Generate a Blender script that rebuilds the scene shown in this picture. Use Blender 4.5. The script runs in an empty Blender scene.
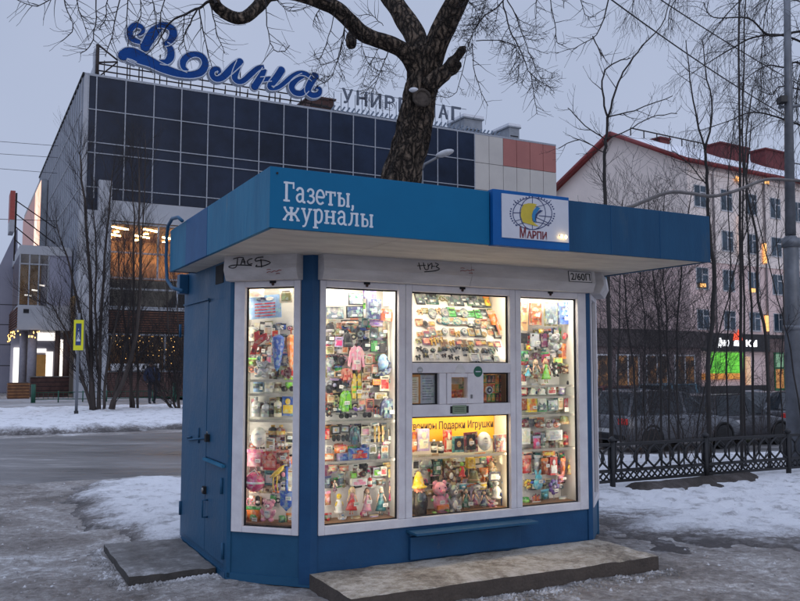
import bpy, bmesh, math, random
import numpy as np
from mathutils import Vector, Matrix, noise
R = random.Random(7)
SC = bpy.context.scene
COL = SC.collection
rad = math.radians
# ------------------------------------------------------------------ camera model
CF, CPITCH, CH = 836.9, 0.0761, 1.6
cp_, sp_ = math.cos(CPITCH), math.sin(CPITCH)
def ray(px, py):
    u = (px-400)/CF; v = (py-300.5)/CF
    return Vector((u, cp_+v*sp_, sp_-v*cp_))
def hit(px, py, P0, n):
    d = ray(px, py); c = Vector((0, 0, CH))
    return c+d*((Vector(P0)-c).dot(n)/d.dot(n))
def at(px, py, Y):                      # point seen at a pixel of the photograph, Y metres away
    d = ray(px, py); return Vector((0, 0, CH))+d*(Y/d.y)
def on_ground(px, py, z=0.0): return hit(px, py, (0, 0, z), Vector((0, 0, 1)))
TH = 0.4784
U = Vector((math.cos(TH), math.sin(TH), 0)); V = Vector((-math.sin(TH), math.cos(TH), 0)); Z = Vector((0, 0, 1))
K = Vector((-.6441, 6.1526, 0))
def k2w(x, y, z=0): return K+U*x+V*y+Z*z
def ab(x, y): return x*U.x+y*U.y, x*V.x+y*V.y
def uv2w(a, b, z=0): return U*a+V*b+Z*z
TS = 0.4827
SU = Vector((math.cos(TS), math.sin(TS), 0)); SV = Vector((-math.sin(TS), math.cos(TS), 0)); S0 = Vector((-15.4445, 40, 0))
def spx(px, py, y=0):                   # photograph pixel -> store facade coordinates
    d = hit(px, py, S0+SV*y, SV)-S0; return d.dot(SU), d.z
# ------------------------------------------------------------------ materials
MATS = {}
def lin(h):
    if isinstance(h, str):
        h = h.lstrip('#'); c = [int(h[i:i+2], 16)/255 for i in (0, 2, 4)]
        return tuple(x/12.92 if x <= .04045 else ((x+.055)/1.055)**2.4 for x in c)
    return h
def mat(name, col, rough=.6, metal=0, var=.12, scale=8, bump=0, bscale=60, bdist=.02, col2=None, emit=0, spec=.5, stretch=(1, 1, 1), det=6, lo=.35, hi=.65, rvar=0):
    if name in MATS: return MATS[name]
    m = bpy.data.materials.new(name); m.use_nodes = True; n = m.node_tree; N = n.nodes; L = n.links
    b = N['Principled BSDF']; c = lin(col)
    b.inputs['Roughness'].default_value = rough; b.inputs['Metallic'].default_value = metal
    b.inputs['Specular IOR Level'].default_value = spec
    tc = N.new('ShaderNodeTexCoord'); mp = N.new('ShaderNodeMapping'); mp.inputs['Scale'].default_value = stretch
    L.new(tc.outputs['Object'], mp.inputs['Vector'])
    if var or col2:
        t = N.new('ShaderNodeTexNoise'); t.inputs['Scale'].default_value = scale; t.inputs['Detail'].default_value = det
        t.inputs['Roughness'].default_value = .65
        L.new(mp.outputs[0], t.inputs['Vector'])
        r = N.new('ShaderNodeValToRGB'); r.color_ramp.elements[0].position = lo; r.color_ramp.elements[1].position = hi
        a = lin(col2) if col2 else tuple(x*(1-var) for x in c); d = c if col2 else tuple(min(1, x*(1+var)) for x in c)
        r.color_ramp.elements[0].color = (*a, 1); r.color_ramp.elements[1].color = (*d, 1)
        L.new(t.outputs['Fac'], r.inputs['Fac']); L.new(r.outputs['Color'], b.inputs['Base Color'])
        if rvar:
            mr = N.new('ShaderNodeMapRange'); mr.inputs['To Min'].default_value = rough-rvar; mr.inputs['To Max'].default_value = rough+rvar
            mr.inputs['From Min'].default_value = .3; mr.inputs['From Max'].default_value = .7
            L.new(t.outputs['Fac'], mr.inputs['Value']); L.new(mr.outputs[0], b.inputs['Roughness'])
    else: b.inputs['Base Color'].default_value = (*c, 1)
    if emit:
        b.inputs['Emission Color'].default_value = (*c, 1); b.inputs['Emission Strength'].default_value = emit
    if bump:
        t2 = N.new('ShaderNodeTexNoise'); t2.inputs['Scale'].default_value = bscale; t2.inputs['Detail'].default_value = 5
        L.new(mp.outputs[0], t2.inputs['Vector'])
        bp = N.new('ShaderNodeBump'); bp.inputs['Strength'].default_value = bump; bp.inputs['Distance'].default_value = bdist
        L.new(t2.outputs['Fac'], bp.inputs['Height']); L.new(bp.outputs['Normal'], b.inputs['Normal'])
    MATS[name] = m; return m
def pm(h, rough=.45):                   # product colour, printed all over with small patches of other colours
    nm = 'goods '+h
    if nm in MATS: return MATS[nm]
    m = mat(nm, h, rough, var=.2, scale=26); n = m.node_tree; N = n.nodes; L = n.links; b = N['Principled BSDF']; src = b.inputs['Base Color'].links[0].from_socket
    oi = N.new('ShaderNodeObjectInfo'); tcx = N.new('ShaderNodeTexCoord'); ad = N.new('ShaderNodeVectorMath'); ad.operation = 'ADD'; sc_ = N.new('ShaderNodeVectorMath'); sc_.operation = 'SCALE'; sc_.inputs['Scale'].default_value = 9
    cb = N.new('ShaderNodeCombineXYZ'); [L.new(oi.outputs['Random'], cb.inputs[k]) for k in range(3)]; L.new(cb.outputs[0], sc_.inputs[0]); L.new(tcx.outputs['Object'], ad.inputs[0]); L.new(sc_.outputs[0], ad.inputs[1])
    vo = N.new('ShaderNodeTexVoronoi'); vo.distance = 'CHEBYCHEV'; vo.inputs['Scale'].default_value = 46; L.new(ad.outputs[0], vo.inputs['Vector'])
    hs = N.new('ShaderNodeHueSaturation'); hs.inputs['Saturation'].default_value = .55; hs.inputs['Value'].default_value = .9; L.new(vo.outputs['Color'], hs.inputs['Color'])
    sp = N.new('ShaderNodeSeparateColor'); L.new(vo.outputs['Color'], sp.inputs[0]); mr = N.new('ShaderNodeMapRange'); mr.inputs['From Min'].default_value = .45; mr.inputs['From Max'].default_value = .75; dk = max(lin(h)) < .08; mr.inputs['To Min'].default_value = .01 if dk else .04; mr.inputs['To Max'].default_value = .06 if dk else .34; L.new(sp.outputs[1], mr.inputs['Value'])
    mxx = N.new('ShaderNodeMix'); mxx.data_type = 'RGBA'; L.new(mr.outputs[0], mxx.inputs['Factor']); L.new(src, mxx.inputs['A']); L.new(hs.outputs[0], mxx.inputs['B']); L.new(mxx.outputs['Result'], b.inputs['Base Color']); return m
def wear(m, col, lo, hi, scale=14, stretch=(1, 1, 1)):      # chips, scratches, splashes of another colour on a painted surface
    n = m.node_tree; N = n.nodes; L = n.links; b = N['Principled BSDF']; src = b.inputs['Base Color'].links[0].from_socket
    tcx = N.new('ShaderNodeTexCoord'); mp = N.new('ShaderNodeMapping'); mp.inputs['Scale'].default_value = stretch; L.new(tcx.outputs['Object'], mp.inputs['Vector'])
    t = N.new('ShaderNodeTexNoise'); t.inputs['Scale'].default_value = scale; t.inputs['Detail'].default_value = 9; t.inputs['Roughness'].default_value = .72; L.new(mp.outputs[0], t.inputs['Vector'])
    mr = N.new('ShaderNodeMapRange'); mr.inputs['From Min'].default_value = lo; mr.inputs['From Max'].default_value = hi; L.new(t.outputs['Fac'], mr.inputs['Value'])
    mxx = N.new('ShaderNodeMix'); mxx.data_type = 'RGBA'; L.new(mr.outputs[0], mxx.inputs['Factor']); L.new(src, mxx.inputs['A']); mxx.inputs['B'].default_value = (*col, 1); L.new(mxx.outputs['Result'], b.inputs['Base Color']); return m
def glass_mat(name, tint=(1, 1, 1), refl=.9):
    if name in MATS: return MATS[name]
    m = bpy.data.materials.new(name); m.use_nodes = True; n = m.node_tree; n.nodes.clear()
    o = n.nodes.new('ShaderNodeOutputMaterial'); t = n.nodes.new('ShaderNodeBsdfTransparent'); t.inputs[0].default_value = (*tint, 1)
    g = n.nodes.new('ShaderNodeBsdfGlossy'); g.inputs['Roughness'].default_value = .02
    f = n.nodes.new('ShaderNodeFresnel'); f.inputs['IOR'].default_value = 1.45
    k = n.nodes.new('ShaderNodeMath'); k.operation = 'MULTIPLY'; k.inputs[1].default_value = refl
    mx = n.nodes.new('ShaderNodeMixShader'); n.links.new(f.outputs[0], k.inputs[0]); n.links.new(k.outputs[0], mx.inputs[0])
    n.links.new(t.outputs[0], mx.inputs[1]); n.links.new(g.outputs[0], mx.inputs[2]); n.links.new(mx.outputs[0], o.inputs['Surface'])
    if name == 'window glass':            # faint smears on the shop glass
        df = n.nodes.new('ShaderNodeBsdfDiffuse'); df.inputs[0].default_value = (.75, .75, .75, 1); tcx = n.nodes.new('ShaderNodeTexCoord'); mp = n.nodes.new('ShaderNodeMapping'); mp.inputs['Scale'].default_value = (1.5, 1.5, .6); tn = n.nodes.new('ShaderNodeTexNoise'); tn.inputs['Scale'].default_value = 5; tn.inputs['Detail'].default_value = 7
        mr = n.nodes.new('ShaderNodeMapRange'); mr.inputs['From Min'].default_value = .5; mr.inputs['From Max'].default_value = .8; mr.inputs['To Min'].default_value = .008; mr.inputs['To Max'].default_value = .10
        m2 = n.nodes.new('ShaderNodeMixShader'); n.links.new(tcx.outputs['Object'], mp.inputs[0]); n.links.new(mp.outputs[0], tn.inputs['Vector']); n.links.new(tn.outputs['Fac'], mr.inputs['Value']); n.links.new(mr.outputs[0], m2.inputs[0]); n.links.new(mx.outputs[0], m2.inputs[1]); n.links.new(df.outputs[0], m2.inputs[2]); n.links.new(m2.outputs[0], o.inputs['Surface'])
    MATS[name] = m; return m
# ------------------------------------------------------------------ mesh builder
class MB:
    def __init__(s, M=None): s.v = []; s.f = []; s.mi = []; s.ms = []; s.M = M; s.sm = []
    def mid(s, m):
        if m not in s.ms: s.ms.append(m)
        return s.ms.index(m)
    def add(s, vs, fs, m, smooth=False):
        o = len(s.v); i = s.mid(m)
        s.v.extend([(s.M @ Vector(p))[:] for p in vs] if s.M is not None else [tuple(p) for p in vs])
        for f in fs: s.f.append([o+k for k in f]); s.mi.append(i); s.sm.append(smooth)
    def box(s, c, d, m, rz=0, M=None):
        x, y, z = d[0]/2, d[1]/2, d[2]/2
        vs = [Vector((a*x, b*y, e*z)) for a in (-1, 1) for b in (-1, 1) for e in (-1, 1)]
        if rz: vs = [Matrix.Rotation(rz, 3, 'Z') @ p for p in vs]
        if M is not None: vs = [M @ p for p in vs]
        s.add([p+Vector(c) for p in vs], [(0, 1, 3, 2), (4, 6, 7, 5), (0, 4, 5, 1), (2, 3, 7, 6), (0, 2, 6, 4), (1, 5, 7, 3)], m)
    def bb(s, x0, x1, y0, y1, z0, z1, m): s.box(((x0+x1)/2, (y0+y1)/2, (z0+z1)/2), (x1-x0, y1-y0, z1-z0), m)
    def tube(s, pts, rs, m, n=6, caps=True, smooth=True):
        pts = [Vector(p) for p in pts]
        if not isinstance(rs, (list, tuple)): rs = [rs]*len(pts)
        vs = []; up = Vector((0, 0, 1)); ref = None
        for i, p in enumerate(pts):
            t = (pts[min(i+1, len(pts)-1)]-pts[max(i-1, 0)])
            if t.length < 1e-9: t = Vector((0, 0, 1))
            t.normalize()
            if ref is None: ref = t.orthogonal().normalized()
            ref = ref-t*ref.dot(t)
            ref = ref.normalized() if ref.length > 1e-6 else t.orthogonal().normalized()
            bt = t.cross(ref)
            for k in range(n):
                a = 2*math.pi*k/n; vs.append(p+(ref*math.cos(a)+bt*math.sin(a))*rs[i])
        fs = []
        for i in range(len(pts)-1):
            for k in range(n): fs.append((i*n+k, i*n+(k+1) % n, (i+1)*n+(k+1) % n, (i+1)*n+k))
        if caps: fs.append(tuple(range(n))[::-1]); fs.append(tuple(range((len(pts)-1)*n, len(pts)*n)))
        s.add(vs, fs, m, smooth)
    def lathe(s, prof, m, n=14, c=(0, 0, 0), M=None, smooth=True):      # prof: (radius, z)
        vs = []; fs = []
        for r, z in prof:
            for k in range(n):
                a = 2*math.pi*k/n; vs.append(Vector((r*math.cos(a), r*math.sin(a), z)))
        for i in range(len(prof)-1):
            for k in range(n): fs.append((i*n+k, i*n+(k+1) % n, (i+1)*n+(k+1) % n, (i+1)*n+k))
        fs.append(tuple(range(n))[::-1]); fs.append(tuple(range((len(prof)-1)*n, len(prof)*n)))
        if M is not None: vs = [M @ p for p in vs]
        s.add([p+Vector(c) for p in vs], fs, m, smooth)
    def disc(s, c, rx, rz, d, m, n=18):       # short cylinder whose face looks to -y
        vs = [(c[0]+rx*math.cos(2*math.pi*k/n), c[1]+e*d/2, c[2]+rz*math.sin(2*math.pi*k/n)) for e in (-1, 1) for k in range(n)]
        fs = [tuple(range(n)), tuple(range(n, 2*n))[::-1]]+[((k+1) % n, k, n+k, n+(k+1) % n) for k in range(n)]
        s.add(vs, fs, m)
    def ell(s, c, r, m, n=10, q=7, M=None):   # ellipsoid
        vs = []; fs = []
        for i in range(q+1):
            t = math.pi*i/q
            for k in range(n):
                a = 2*math.pi*k/n; vs.append(Vector((r[0]*math.sin(t)*math.cos(a), r[1]*math.sin(t)*math.sin(a), r[2]*math.cos(t))))
        for i in range(q):
            for k in range(n): fs.append((i*n+k, (i+1)*n+k, (i+1)*n+(k+1) % n, i*n+(k+1) % n))
        if M is not None: vs = [M @ p for p in vs]
        s.add([p+Vector(c) for p in vs], fs, m, True)
    def prism(s, poly, y0, y1, m):            # polygon in x,z extruded along y (y0 front)
        n = len(poly)
        vs = [(x, y0, z) for x, z in poly]+[(x, y1, z) for x, z in poly]
        ar = sum(poly[i][0]*poly[(i+1) % n][1]-poly[(i+1) % n][0]*poly[i][1] for i in range(n))
        fs = [tuple(range(n)), tuple(range(n, 2*n))[::-1]]+[((k+1) % n, k, n+k, n+(k+1) % n) for k in range(n)]
        if ar < 0: fs = [f[::-1] for f in fs]
        s.add(vs, fs, m)
    def ribbon(s, pts, y0, y1, m, w=None, closed=False, sub=1):      # stroke in x,z: pts (x,z[,w])
        P = [Vector((p[0], p[1], p[2] if len(p) > 2 else w)) for p in pts]
        if sub > 1: P = catmull(P, sub)
        L_ = []; R_ = []
        for i, p in enumerate(P):
            t = (P[min(i+1, len(P)-1)]-P[max(i-1, 0)]); t = Vector((t.x, t.y)); t = t.normalized() if t.length > 1e-9 else Vector((1, 0))
            nn = Vector((-t.y, t.x))*p.z/2
            L_.append((p.x+nn.x, p.y+nn.y)); R_.append((p.x-nn.x, p.y-nn.y))
        n = len(P); vs = []
        for y in (y0, y1): vs += [(a, y, b) for a, b in L_]+[(a, y, b) for a, b in R_]
        fs = []
        for i in range(n-1):
            fs += [(i, n+i, n+i+1, i+1), (2*n+i, 2*n+i+1, 3*n+i+1, 3*n+i), (i, i+1, 2*n+i+1, 2*n+i), (n+i, 3*n+i, 3*n+i+1, n+i+1)]
        fs += [(0, 2*n, 3*n, n), (n-1, 2*n-1, 4*n-1, 3*n-1)]
        s.add(vs, fs, m)
    def build(s, name, parent=None, bevel=0, loc=None, rz=None):
        me = bpy.data.meshes.new(name); me.from_pydata(s.v, [], s.f)
        for m in s.ms: me.materials.append(m)
        me.polygons.foreach_set('material_index', s.mi); me.polygons.foreach_set('use_smooth', s.sm); me.update()
        o = bpy.data.objects.new(name, me); COL.objects.link(o)
        if parent: o.parent = parent
        if loc is not None: o.location = loc
        if rz is not None: o.rotation_euler.z = rz
        if bevel:
            b = o.modifiers.new('Bevel', 'BEVEL'); b.width = bevel; b.segments = 2; b.limit_method = 'ANGLE'; b.angle_limit = rad(40)
        return o
def catmull(P, k):
    out = []
    for i in range(len(P)-1):
        a, b, c, d = P[max(i-1, 0)], P[i], P[i+1], P[min(i+2, len(P)-1)]
        for j in range(k):
            t = j/k
            out.append(.5*((2*b)+(c-a)*t+(2*a-5*b+4*c-d)*t*t+(3*b-a-3*c+d)*t**3))
    out.append(P[-1]); return out
def tag(o, label=None, cat=None, group=None, kind=None):
    if label: o['label'] = label
    if cat: o['category'] = cat
    if group: o['group'] = group
    if kind: o['kind'] = kind
    return o
def empty(name, loc=(0, 0, 0), rz=0, label=None, cat=None, group=None, kind=None):
    o = bpy.data.objects.new(name, None); COL.objects.link(o); o.location = loc; o.rotation_euler.z = rz
    o.empty_display_size = .2
    return tag(o, label, cat, group, kind)
def copy_tree(o, parent=None):
    c = o.copy(); COL.objects.link(c); c.parent = parent
    for ch in o.children: copy_tree(ch, c)
    return c
def text(name, body, size, m, M, parent=None, extrude=.002, fit=None, align='LEFT', offset=0, shear=0):
    cu = bpy.data.curves.new(name, 'FONT'); cu.body = body; cu.size = size; cu.extrude = extrude; cu.align_x = align; cu.offset = offset; cu.shear = shear
    t = bpy.data.objects.new(name+'_tmp', cu); COL.objects.link(t)
    dg = bpy.context.evaluated_depsgraph_get(); me = bpy.data.meshes.new_from_object(t.evaluated_get(dg))
    bpy.data.objects.remove(t); bpy.data.curves.remove(cu)
    if fit:
        xs = [v.co.x for v in me.vertices]
        if xs:
            k = fit/(max(xs)-min(xs)); x0 = min(xs)
            for v in me.vertices: v.co.x = (v.co.x-x0)*k
    me.transform(M @ Matrix.Rotation(math.pi/2, 4, 'X')); me.materials.clear(); me.materials.append(m)
    for p in me.polygons: p.material_index = 0
    me.name = name
    o = bpy.data.objects.new(name, me); COL.objects.link(o); o.parent = parent; return o
def T(x, y, z): return Matrix.Translation((x, y, z))
def sstep(t, a, b):
    t = min(1, max(0, (t-a)/(b-a))); return t*t*(3-2*t)
def gz(x, y):                           # lie of the land: level at the kiosk, falling to the car park on the right
    a, b = ab(x, y); return -.78*sstep(a, 6, 17)*sstep(b, 8.6, 17)
def fbm(x, y, s, o=4):
    return noise.fractal(Vector((x*s, y*s, 3.7)), .9, 2.1, o)

# ------------------------------------------------------------------ render, world, sun, camera
cam = bpy.data.cameras.new('camera'); co = bpy.data.objects.new('camera', cam); COL.objects.link(co)
co.location = (0, 0, CH); co.rotation_euler = (math.pi/2+CPITCH, -.001, 0)
cam.sensor_width = 36; cam.lens = CF/800*36; cam.clip_end = 3000; cam.clip_start = .05
SC.camera = co
SC.view_settings.view_transform = 'Standard'; SC.view_settings.look = 'None'; SC.view_settings.exposure = 0; SC.view_settings.gamma = 1
SC.view_settings.use_curve_mapping = False
cy = SC.cycles; cy.use_denoising = True; cy.max_bounces = 7; cy.transparent_max_bounces = 24; cy.diffuse_bounces = 4; cy.glossy_bounces = 3
cy.sample_clamp_indirect = 6; cy.use_adaptive_sampling = True; cy.adaptive_threshold = .015
w = bpy.data.worlds.new('World'); SC.world = w; w.use_nodes = True; wn = w.node_tree; wn.nodes.clear()
wo = wn.nodes.new('ShaderNodeOutputWorld'); bg = wn.nodes.new('ShaderNodeBackground'); sky = wn.nodes.new('ShaderNodeTexSky')
sky.sky_type = 'NISHITA'; sky.sun_disc = False; sky.sun_elevation = rad(12); sky.sun_rotation = rad(150); sky.dust_density = 2
tc = wn.nodes.new('ShaderNodeTexCoord'); nz = wn.nodes.new('ShaderNodeTexNoise'); nz.inputs['Scale'].default_value = 2.2; nz.inputs['Detail'].default_value = 4
rp = wn.nodes.new('ShaderNodeValToRGB'); rp.color_ramp.elements[0].position = .3; rp.color_ramp.elements[1].position = .72
SKYA = (.41, .478, .645); SKYB = (.465, .527, .695)
bgs = .1
rp.color_ramp.elements[0].color = (*[c/bgs/8 for c in SKYA], 1); rp.color_ramp.elements[1].color = (*[c/bgs/8 for c in SKYB], 1)
mul = wn.nodes.new('ShaderNodeVectorMath'); mul.operation = 'SCALE'; mul.inputs['Scale'].default_value = 8
mx = wn.nodes.new('ShaderNodeMix'); mx.data_type = 'RGBA'; mx.inputs['Factor'].default_value = .985
wn.links.new(tc.outputs['Generated'], nz.inputs['Vector']); wn.links.new(nz.outputs['Fac'], rp.inputs['Fac'])
wn.links.new(rp.outputs['Color'], mul.inputs[0]); wn.links.new(sky.outputs['Color'], mx.inputs['A']); wn.links.new(mul.outputs[0], mx.inputs['B'])
sx = wn.nodes.new('ShaderNodeSeparateXYZ'); wn.links.new(tc.outputs['Generated'], sx.inputs[0])        # overcast sky: brighter overhead than at the horizon
zr = wn.nodes.new('ShaderNodeMapRange'); zr.interpolation_type = 'SMOOTHSTEP'; zr.inputs['From Min'].default_value = .38; zr.inputs['From Max'].default_value = 1; zr.inputs['To Min'].default_value = 1; zr.inputs['To Max'].default_value = 2.1
wn.links.new(sx.outputs['Z'], zr.inputs['Value']); m3 = wn.nodes.new('ShaderNodeVectorMath'); m3.operation = 'SCALE'; wn.links.new(mx.outputs['Result'], m3.inputs[0]); wn.links.new(zr.outputs[0], m3.inputs['Scale'])
wn.links.new(m3.outputs[0], bg.inputs['Color']); bg.inputs['Strength'].default_value = bgs; wn.links.new(bg.outputs[0], wo.inputs['Surface'])
sl = bpy.data.lights.new('sun', 'SUN'); sl.energy = .25; sl.angle = rad(25); sl.color = (1, .93, .88)
so = bpy.data.objects.new('sun', sl); COL.objects.link(so)
az = rad(150); el = rad(12)
so.rotation_euler = Vector((math.sin(az)*math.cos(el), math.cos(az)*math.cos(el), math.sin(el))).to_track_quat('Z', 'Y').to_euler()
def area(name, loc, rot, sx, sy, energy, col=(1, .86, .66), parent=None, spread=None):
    l = bpy.data.lights.new(name, 'AREA'); l.shape = 'RECTANGLE'; l.size = sx; l.size_y = sy; l.energy = energy; l.color = col
    if spread: l.spread = spread
    o = bpy.data.objects.new(name, l); COL.objects.link(o); o.location = loc; o.rotation_euler = rot; o.parent = parent; return o
# ------------------------------------------------------------------ the ground
def layered(name, stops, s1, s2, bump, rough=(.35, .8), stretch=(1, 1, 1), dist=.03, rot=0, cover=0):
    m = bpy.data.materials.new(name); m.use_nodes = True; n = m.node_tree; N = n.nodes; L = n.links; b = N['Principled BSDF']
    tc = N.new('ShaderNodeTexCoord'); mp = N.new('ShaderNodeMapping'); mp.inputs['Scale'].default_value = stretch; mp.inputs['Rotation'].default_value = (0, 0, rot)
    L.new(tc.outputs['Object'], mp.inputs['Vector'])
    def nt(sc, det, dis=0):
        t = N.new('ShaderNodeTexNoise'); t.inputs['Scale'].default_value = sc; t.inputs['Detail'].default_value = det; t.inputs['Roughness'].default_value = .7
        t.inputs['Distortion'].default_value = dis; L.new(mp.outputs[0], t.inputs['Vector']); return t
    a, c, e = nt(s1, 8, .6), nt(s2, 8, .3), nt(s2*5, 6)
    def mth(op, x, y):
        q = N.new('ShaderNodeMath'); q.operation = op
        for i, k in enumerate((x, y)):
            if isinstance(k, (int, float)): q.inputs[i].default_value = k
            else: L.new(k, q.inputs[i])
        return q.outputs[0]
    f = mth('ADD', mth('MULTIPLY', a.outputs['Fac'], .5), mth('ADD', mth('MULTIPLY', c.outputs['Fac'], .33), mth('MULTIPLY', e.outputs['Fac'], .17)))
    if cover:
        at_ = N.new('ShaderNodeAttribute'); at_.attribute_name = 'cover'
        f = mth('ADD', f, mth('MULTIPLY', mth('SUBTRACT', at_.outputs['Fac'], .48), cover))
    r = N.new('ShaderNodeValToRGB'); els = r.color_ramp.elements
    while len(els) < len(stops): els.new(.5)
    for q, (p, col) in zip(els, stops): q.position = p; q.color = (*col, 1)
    L.new(f, r.inputs['Fac']); L.new(r.outputs['Color'], b.inputs['Base Color'])
    mr = N.new('ShaderNodeMapRange'); mr.inputs['From Min'].default_value = .4; mr.inputs['From Max'].default_value = .6
    mr.inputs['To Min'].default_value = rough[0]; mr.inputs['To Max'].default_value = rough[1]; L.new(f, mr.inputs['Value']); L.new(mr.outputs[0], b.inputs['Roughness'])
    b.inputs['Specular IOR Level'].default_value = .35
    h = mth('ADD', mth('MULTIPLY', c.outputs['Fac'], .6), mth('MULTIPLY', e.outputs['Fac'], .4))
    bp = N.new('ShaderNodeBump'); bp.inputs['Strength'].default_value = bump; bp.inputs['Distance'].default_value = dist
    L.new(h, bp.inputs['Height']); L.new(bp.outputs['Normal'], b.inputs['Normal']); MATS[name] = m; return m
M_SLUSH = layered('trodden slush', [(.39, (.085, .072, .065)), (.44, (.19, .168, .155)), (.485, (.295, .268, .252)), (.525, (.41, .383, .37)), (.56, (.58, .565, .56)), (.595, (.78, .78, .79))], .9, 15, 1.0, dist=.05)
M_SNOW = layered('old snow', [(.36, (.07, .06, .058)), (.43, (.19, .175, .17)), (.47, (.42, .41, .42)), (.51, (.62, .62, .645)), (.60, (.84, .84, .865))], 1.3, 13, .9, (.5, .9), dist=.05, cover=.3)
wear(M_SNOW, (.16, .135, .12), .60, .72, 26); wear(M_SNOW, (.40, .39, .40), .52, .66, 3.2)
M_ROAD = layered('wet winter road', [(.40, (.075, .07, .07)), (.48, (.135, .128, .127)), (.54, (.19, .18, .177)), (.62, (.38, .365, .36))], .6, 6, .4, (.25, .7), (.16, 1, 1), rot=-TH)
M_PAVE = layered('swept pavement', [(.4, (.2, .19, .19)), (.5, (.3, .29, .29)), (.6, (.46, .45, .46))], .4, 2.5, .3)
M_SOIL = layered('bare soil', [(.4, (.03, .024, .02)), (.5, (.055, .045, .04)), (.62, (.12, .105, .1))], 1.5, 9, 1, (.7, .95))
def lines(segs):
    out = []
    for a, b, st in segs: out += list(np.arange(a, b-1e-6, st))
    return out+[segs[-1][1]]
def sheet(name, xs, ys, fn, m, keep=None, kind='structure'):
    vs = []; fs = []; nx = len(xs); ok = []; cv = []
    for y in ys:
        for x in xs:
            z = fn(x, y); cv.append(0)
            if isinstance(z, tuple): z, cv[-1] = z
            ok.append(z is not None); vs.append((x, y, z if z is not None else 0))
    for j in range(len(ys)-1):
        for i in range(nx-1):
            q = (j*nx+i, j*nx+i+1, (j+1)*nx+i+1, (j+1)*nx+i)
            if all(ok[k] for k in q): fs.append(q)
    used = sorted({k for f in fs for k in f}); mp = {k: i for i, k in enumerate(used)}
    b = MB(); b.add([vs[k] for k in used], [[mp[k] for k in f] for f in fs], m, True)
    o = b.build(name); tag(o, kind=kind); at_ = o.data.attributes.new('cover', 'FLOAT', 'POINT'); at_.data.foreach_set('value', [cv[k] for k in used]); return o
def lumps(x, y):
    d = math.hypot(x, y)
    if d > 26 or y < 1: return 0
    k = 1-sstep(d, 12, 26)
    a, b = ab(x, y)
    if b > 11.6: k *= .3
    f3 = fbm(x, y, 4.5, 4); return k*(.022*fbm(x, y, 1.1, 3)+.016*f3*abs(f3)*1.3+.006*fbm(x, y, 11, 2)*(d < 15))
xs = lines([(-420, -60, 60), (-60, -14, 4), (-14, -8, .5), (-7, 7, .045), (7, 14, .4), (14, 60, 4), (60, 420, 60)])
ys = lines([(-60, 0, 6), (0, 3.4, .4), (3.6, 12, .045), (12, 13.5, .12), (13.5, 20, .3), (20, 70, 1.5), (70, 460, 30)])
sheet('ground', xs, ys, lambda x, y: gz(x, y)+lumps(x, y)-.012, M_SLUSH)
# road b 12..20, laid along the kiosk front direction
def poly_sd(p, poly):                   # signed distance, positive inside
    x, y = p; d = 1e9; ins = False; n = len(poly)
    for i in range(n):
        x1, y1 = poly[i]; x2, y2 = poly[(i+1) % n]; dx, dy = x2-x1, y2-y1
        t = max(0, min(1, ((x-x1)*dx+(y-y1)*dy)/(dx*dx+dy*dy))); d = min(d, math.hypot(x-x1-t*dx, y-y1-t*dy))
        if (y1 > y) != (y2 > y) and x < (x2-x1)*(y-y1)/(y2-y1)+x1: ins = not ins
    return d if ins else -d
def strip(name, b0, b1, a0, a1, m, dz, st=.5, amp=0):
    vs = []; fs = []; A = list(np.arange(a0, a1+.01, st)); B = list(np.linspace(b0, b1, 18))
    for j, b in enumerate(B):
        for a in A:
            bb = b
            if j == 0 or j == len(B)-1: bb = b+.18*fbm(a, b, .35, 3)
            p = uv2w(a, bb); vs.append((p.x, p.y, gz(p.x, p.y)+dz+amp*fbm(p.x, p.y, 1.2, 3)-(.12 if j in (0, len(B)-1) else 0)))
    n = len(A)
    for j in range(len(B)-1):
        for i in range(n-1): fs.append((j*n+i, j*n+i+1, (j+1)*n+i+1, (j+1)*n+i))
    b = MB(); b.add(vs, fs, m, True); return tag(b.build(name), kind='structure')
strip('road', 12.1, 20.4, -60, 90, M_ROAD, .012)
strip('pavement', 31.5, 42.4, -60, 70, M_PAVE, .03, 1)
RP = random.Random(5); STEPS = {}
def add_step(x, y, a, s=1.0):           # boot prints pressed into the snow
    STEPS.setdefault((int(x*2), int(y*2)), []).append((x, y, math.cos(a), math.sin(a), s))
for k in range(15):
    t = k/14; d = RP.choice((-1, 1)); x0 = RP.uniform(2.0, 4.2); y0 = RP.uniform(8.6, 9.8); a = RP.uniform(-.5, .9)
    for j in range(11):
        x = x0+math.cos(a)*j*.34-math.sin(a)*.09*(1 if j % 2 else -1); y = y0+math.sin(a)*j*.34+math.cos(a)*.09*(1 if j % 2 else -1); add_step(x, y, a+RP.uniform(-.2, .2), RP.uniform(.85, 1.1))
for k in range(70): add_step(RP.uniform(1.6, 7), RP.uniform(8, 11), RP.uniform(0, 6.3), RP.uniform(.7, 1.3))
for k in range(34): add_step(RP.uniform(-4.4, -1.8), RP.uniform(7.8, 11.4), RP.uniform(0, 6.3), RP.uniform(.7, 1.2))
def dent(x, y):
    i, j = int(x*2), int(y*2); m = 0
    for a in (i-1, i, i+1):
        for b in (j-1, j, j+1):
            for px, py, c, s, k in STEPS.get((a, b), ()):
                dx, dy = x-px, y-py; u = (dx*c+dy*s)/(.15*k); v = (-dx*s+dy*c)/(.065*k); q = u*u+v*v
                if q < 2.4: m = max(m, 1-sstep(q, .5, 1.2)) if q < 1.2 else max(m, -.35*(1-abs(q-1.8)/.6))
    return m
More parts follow.
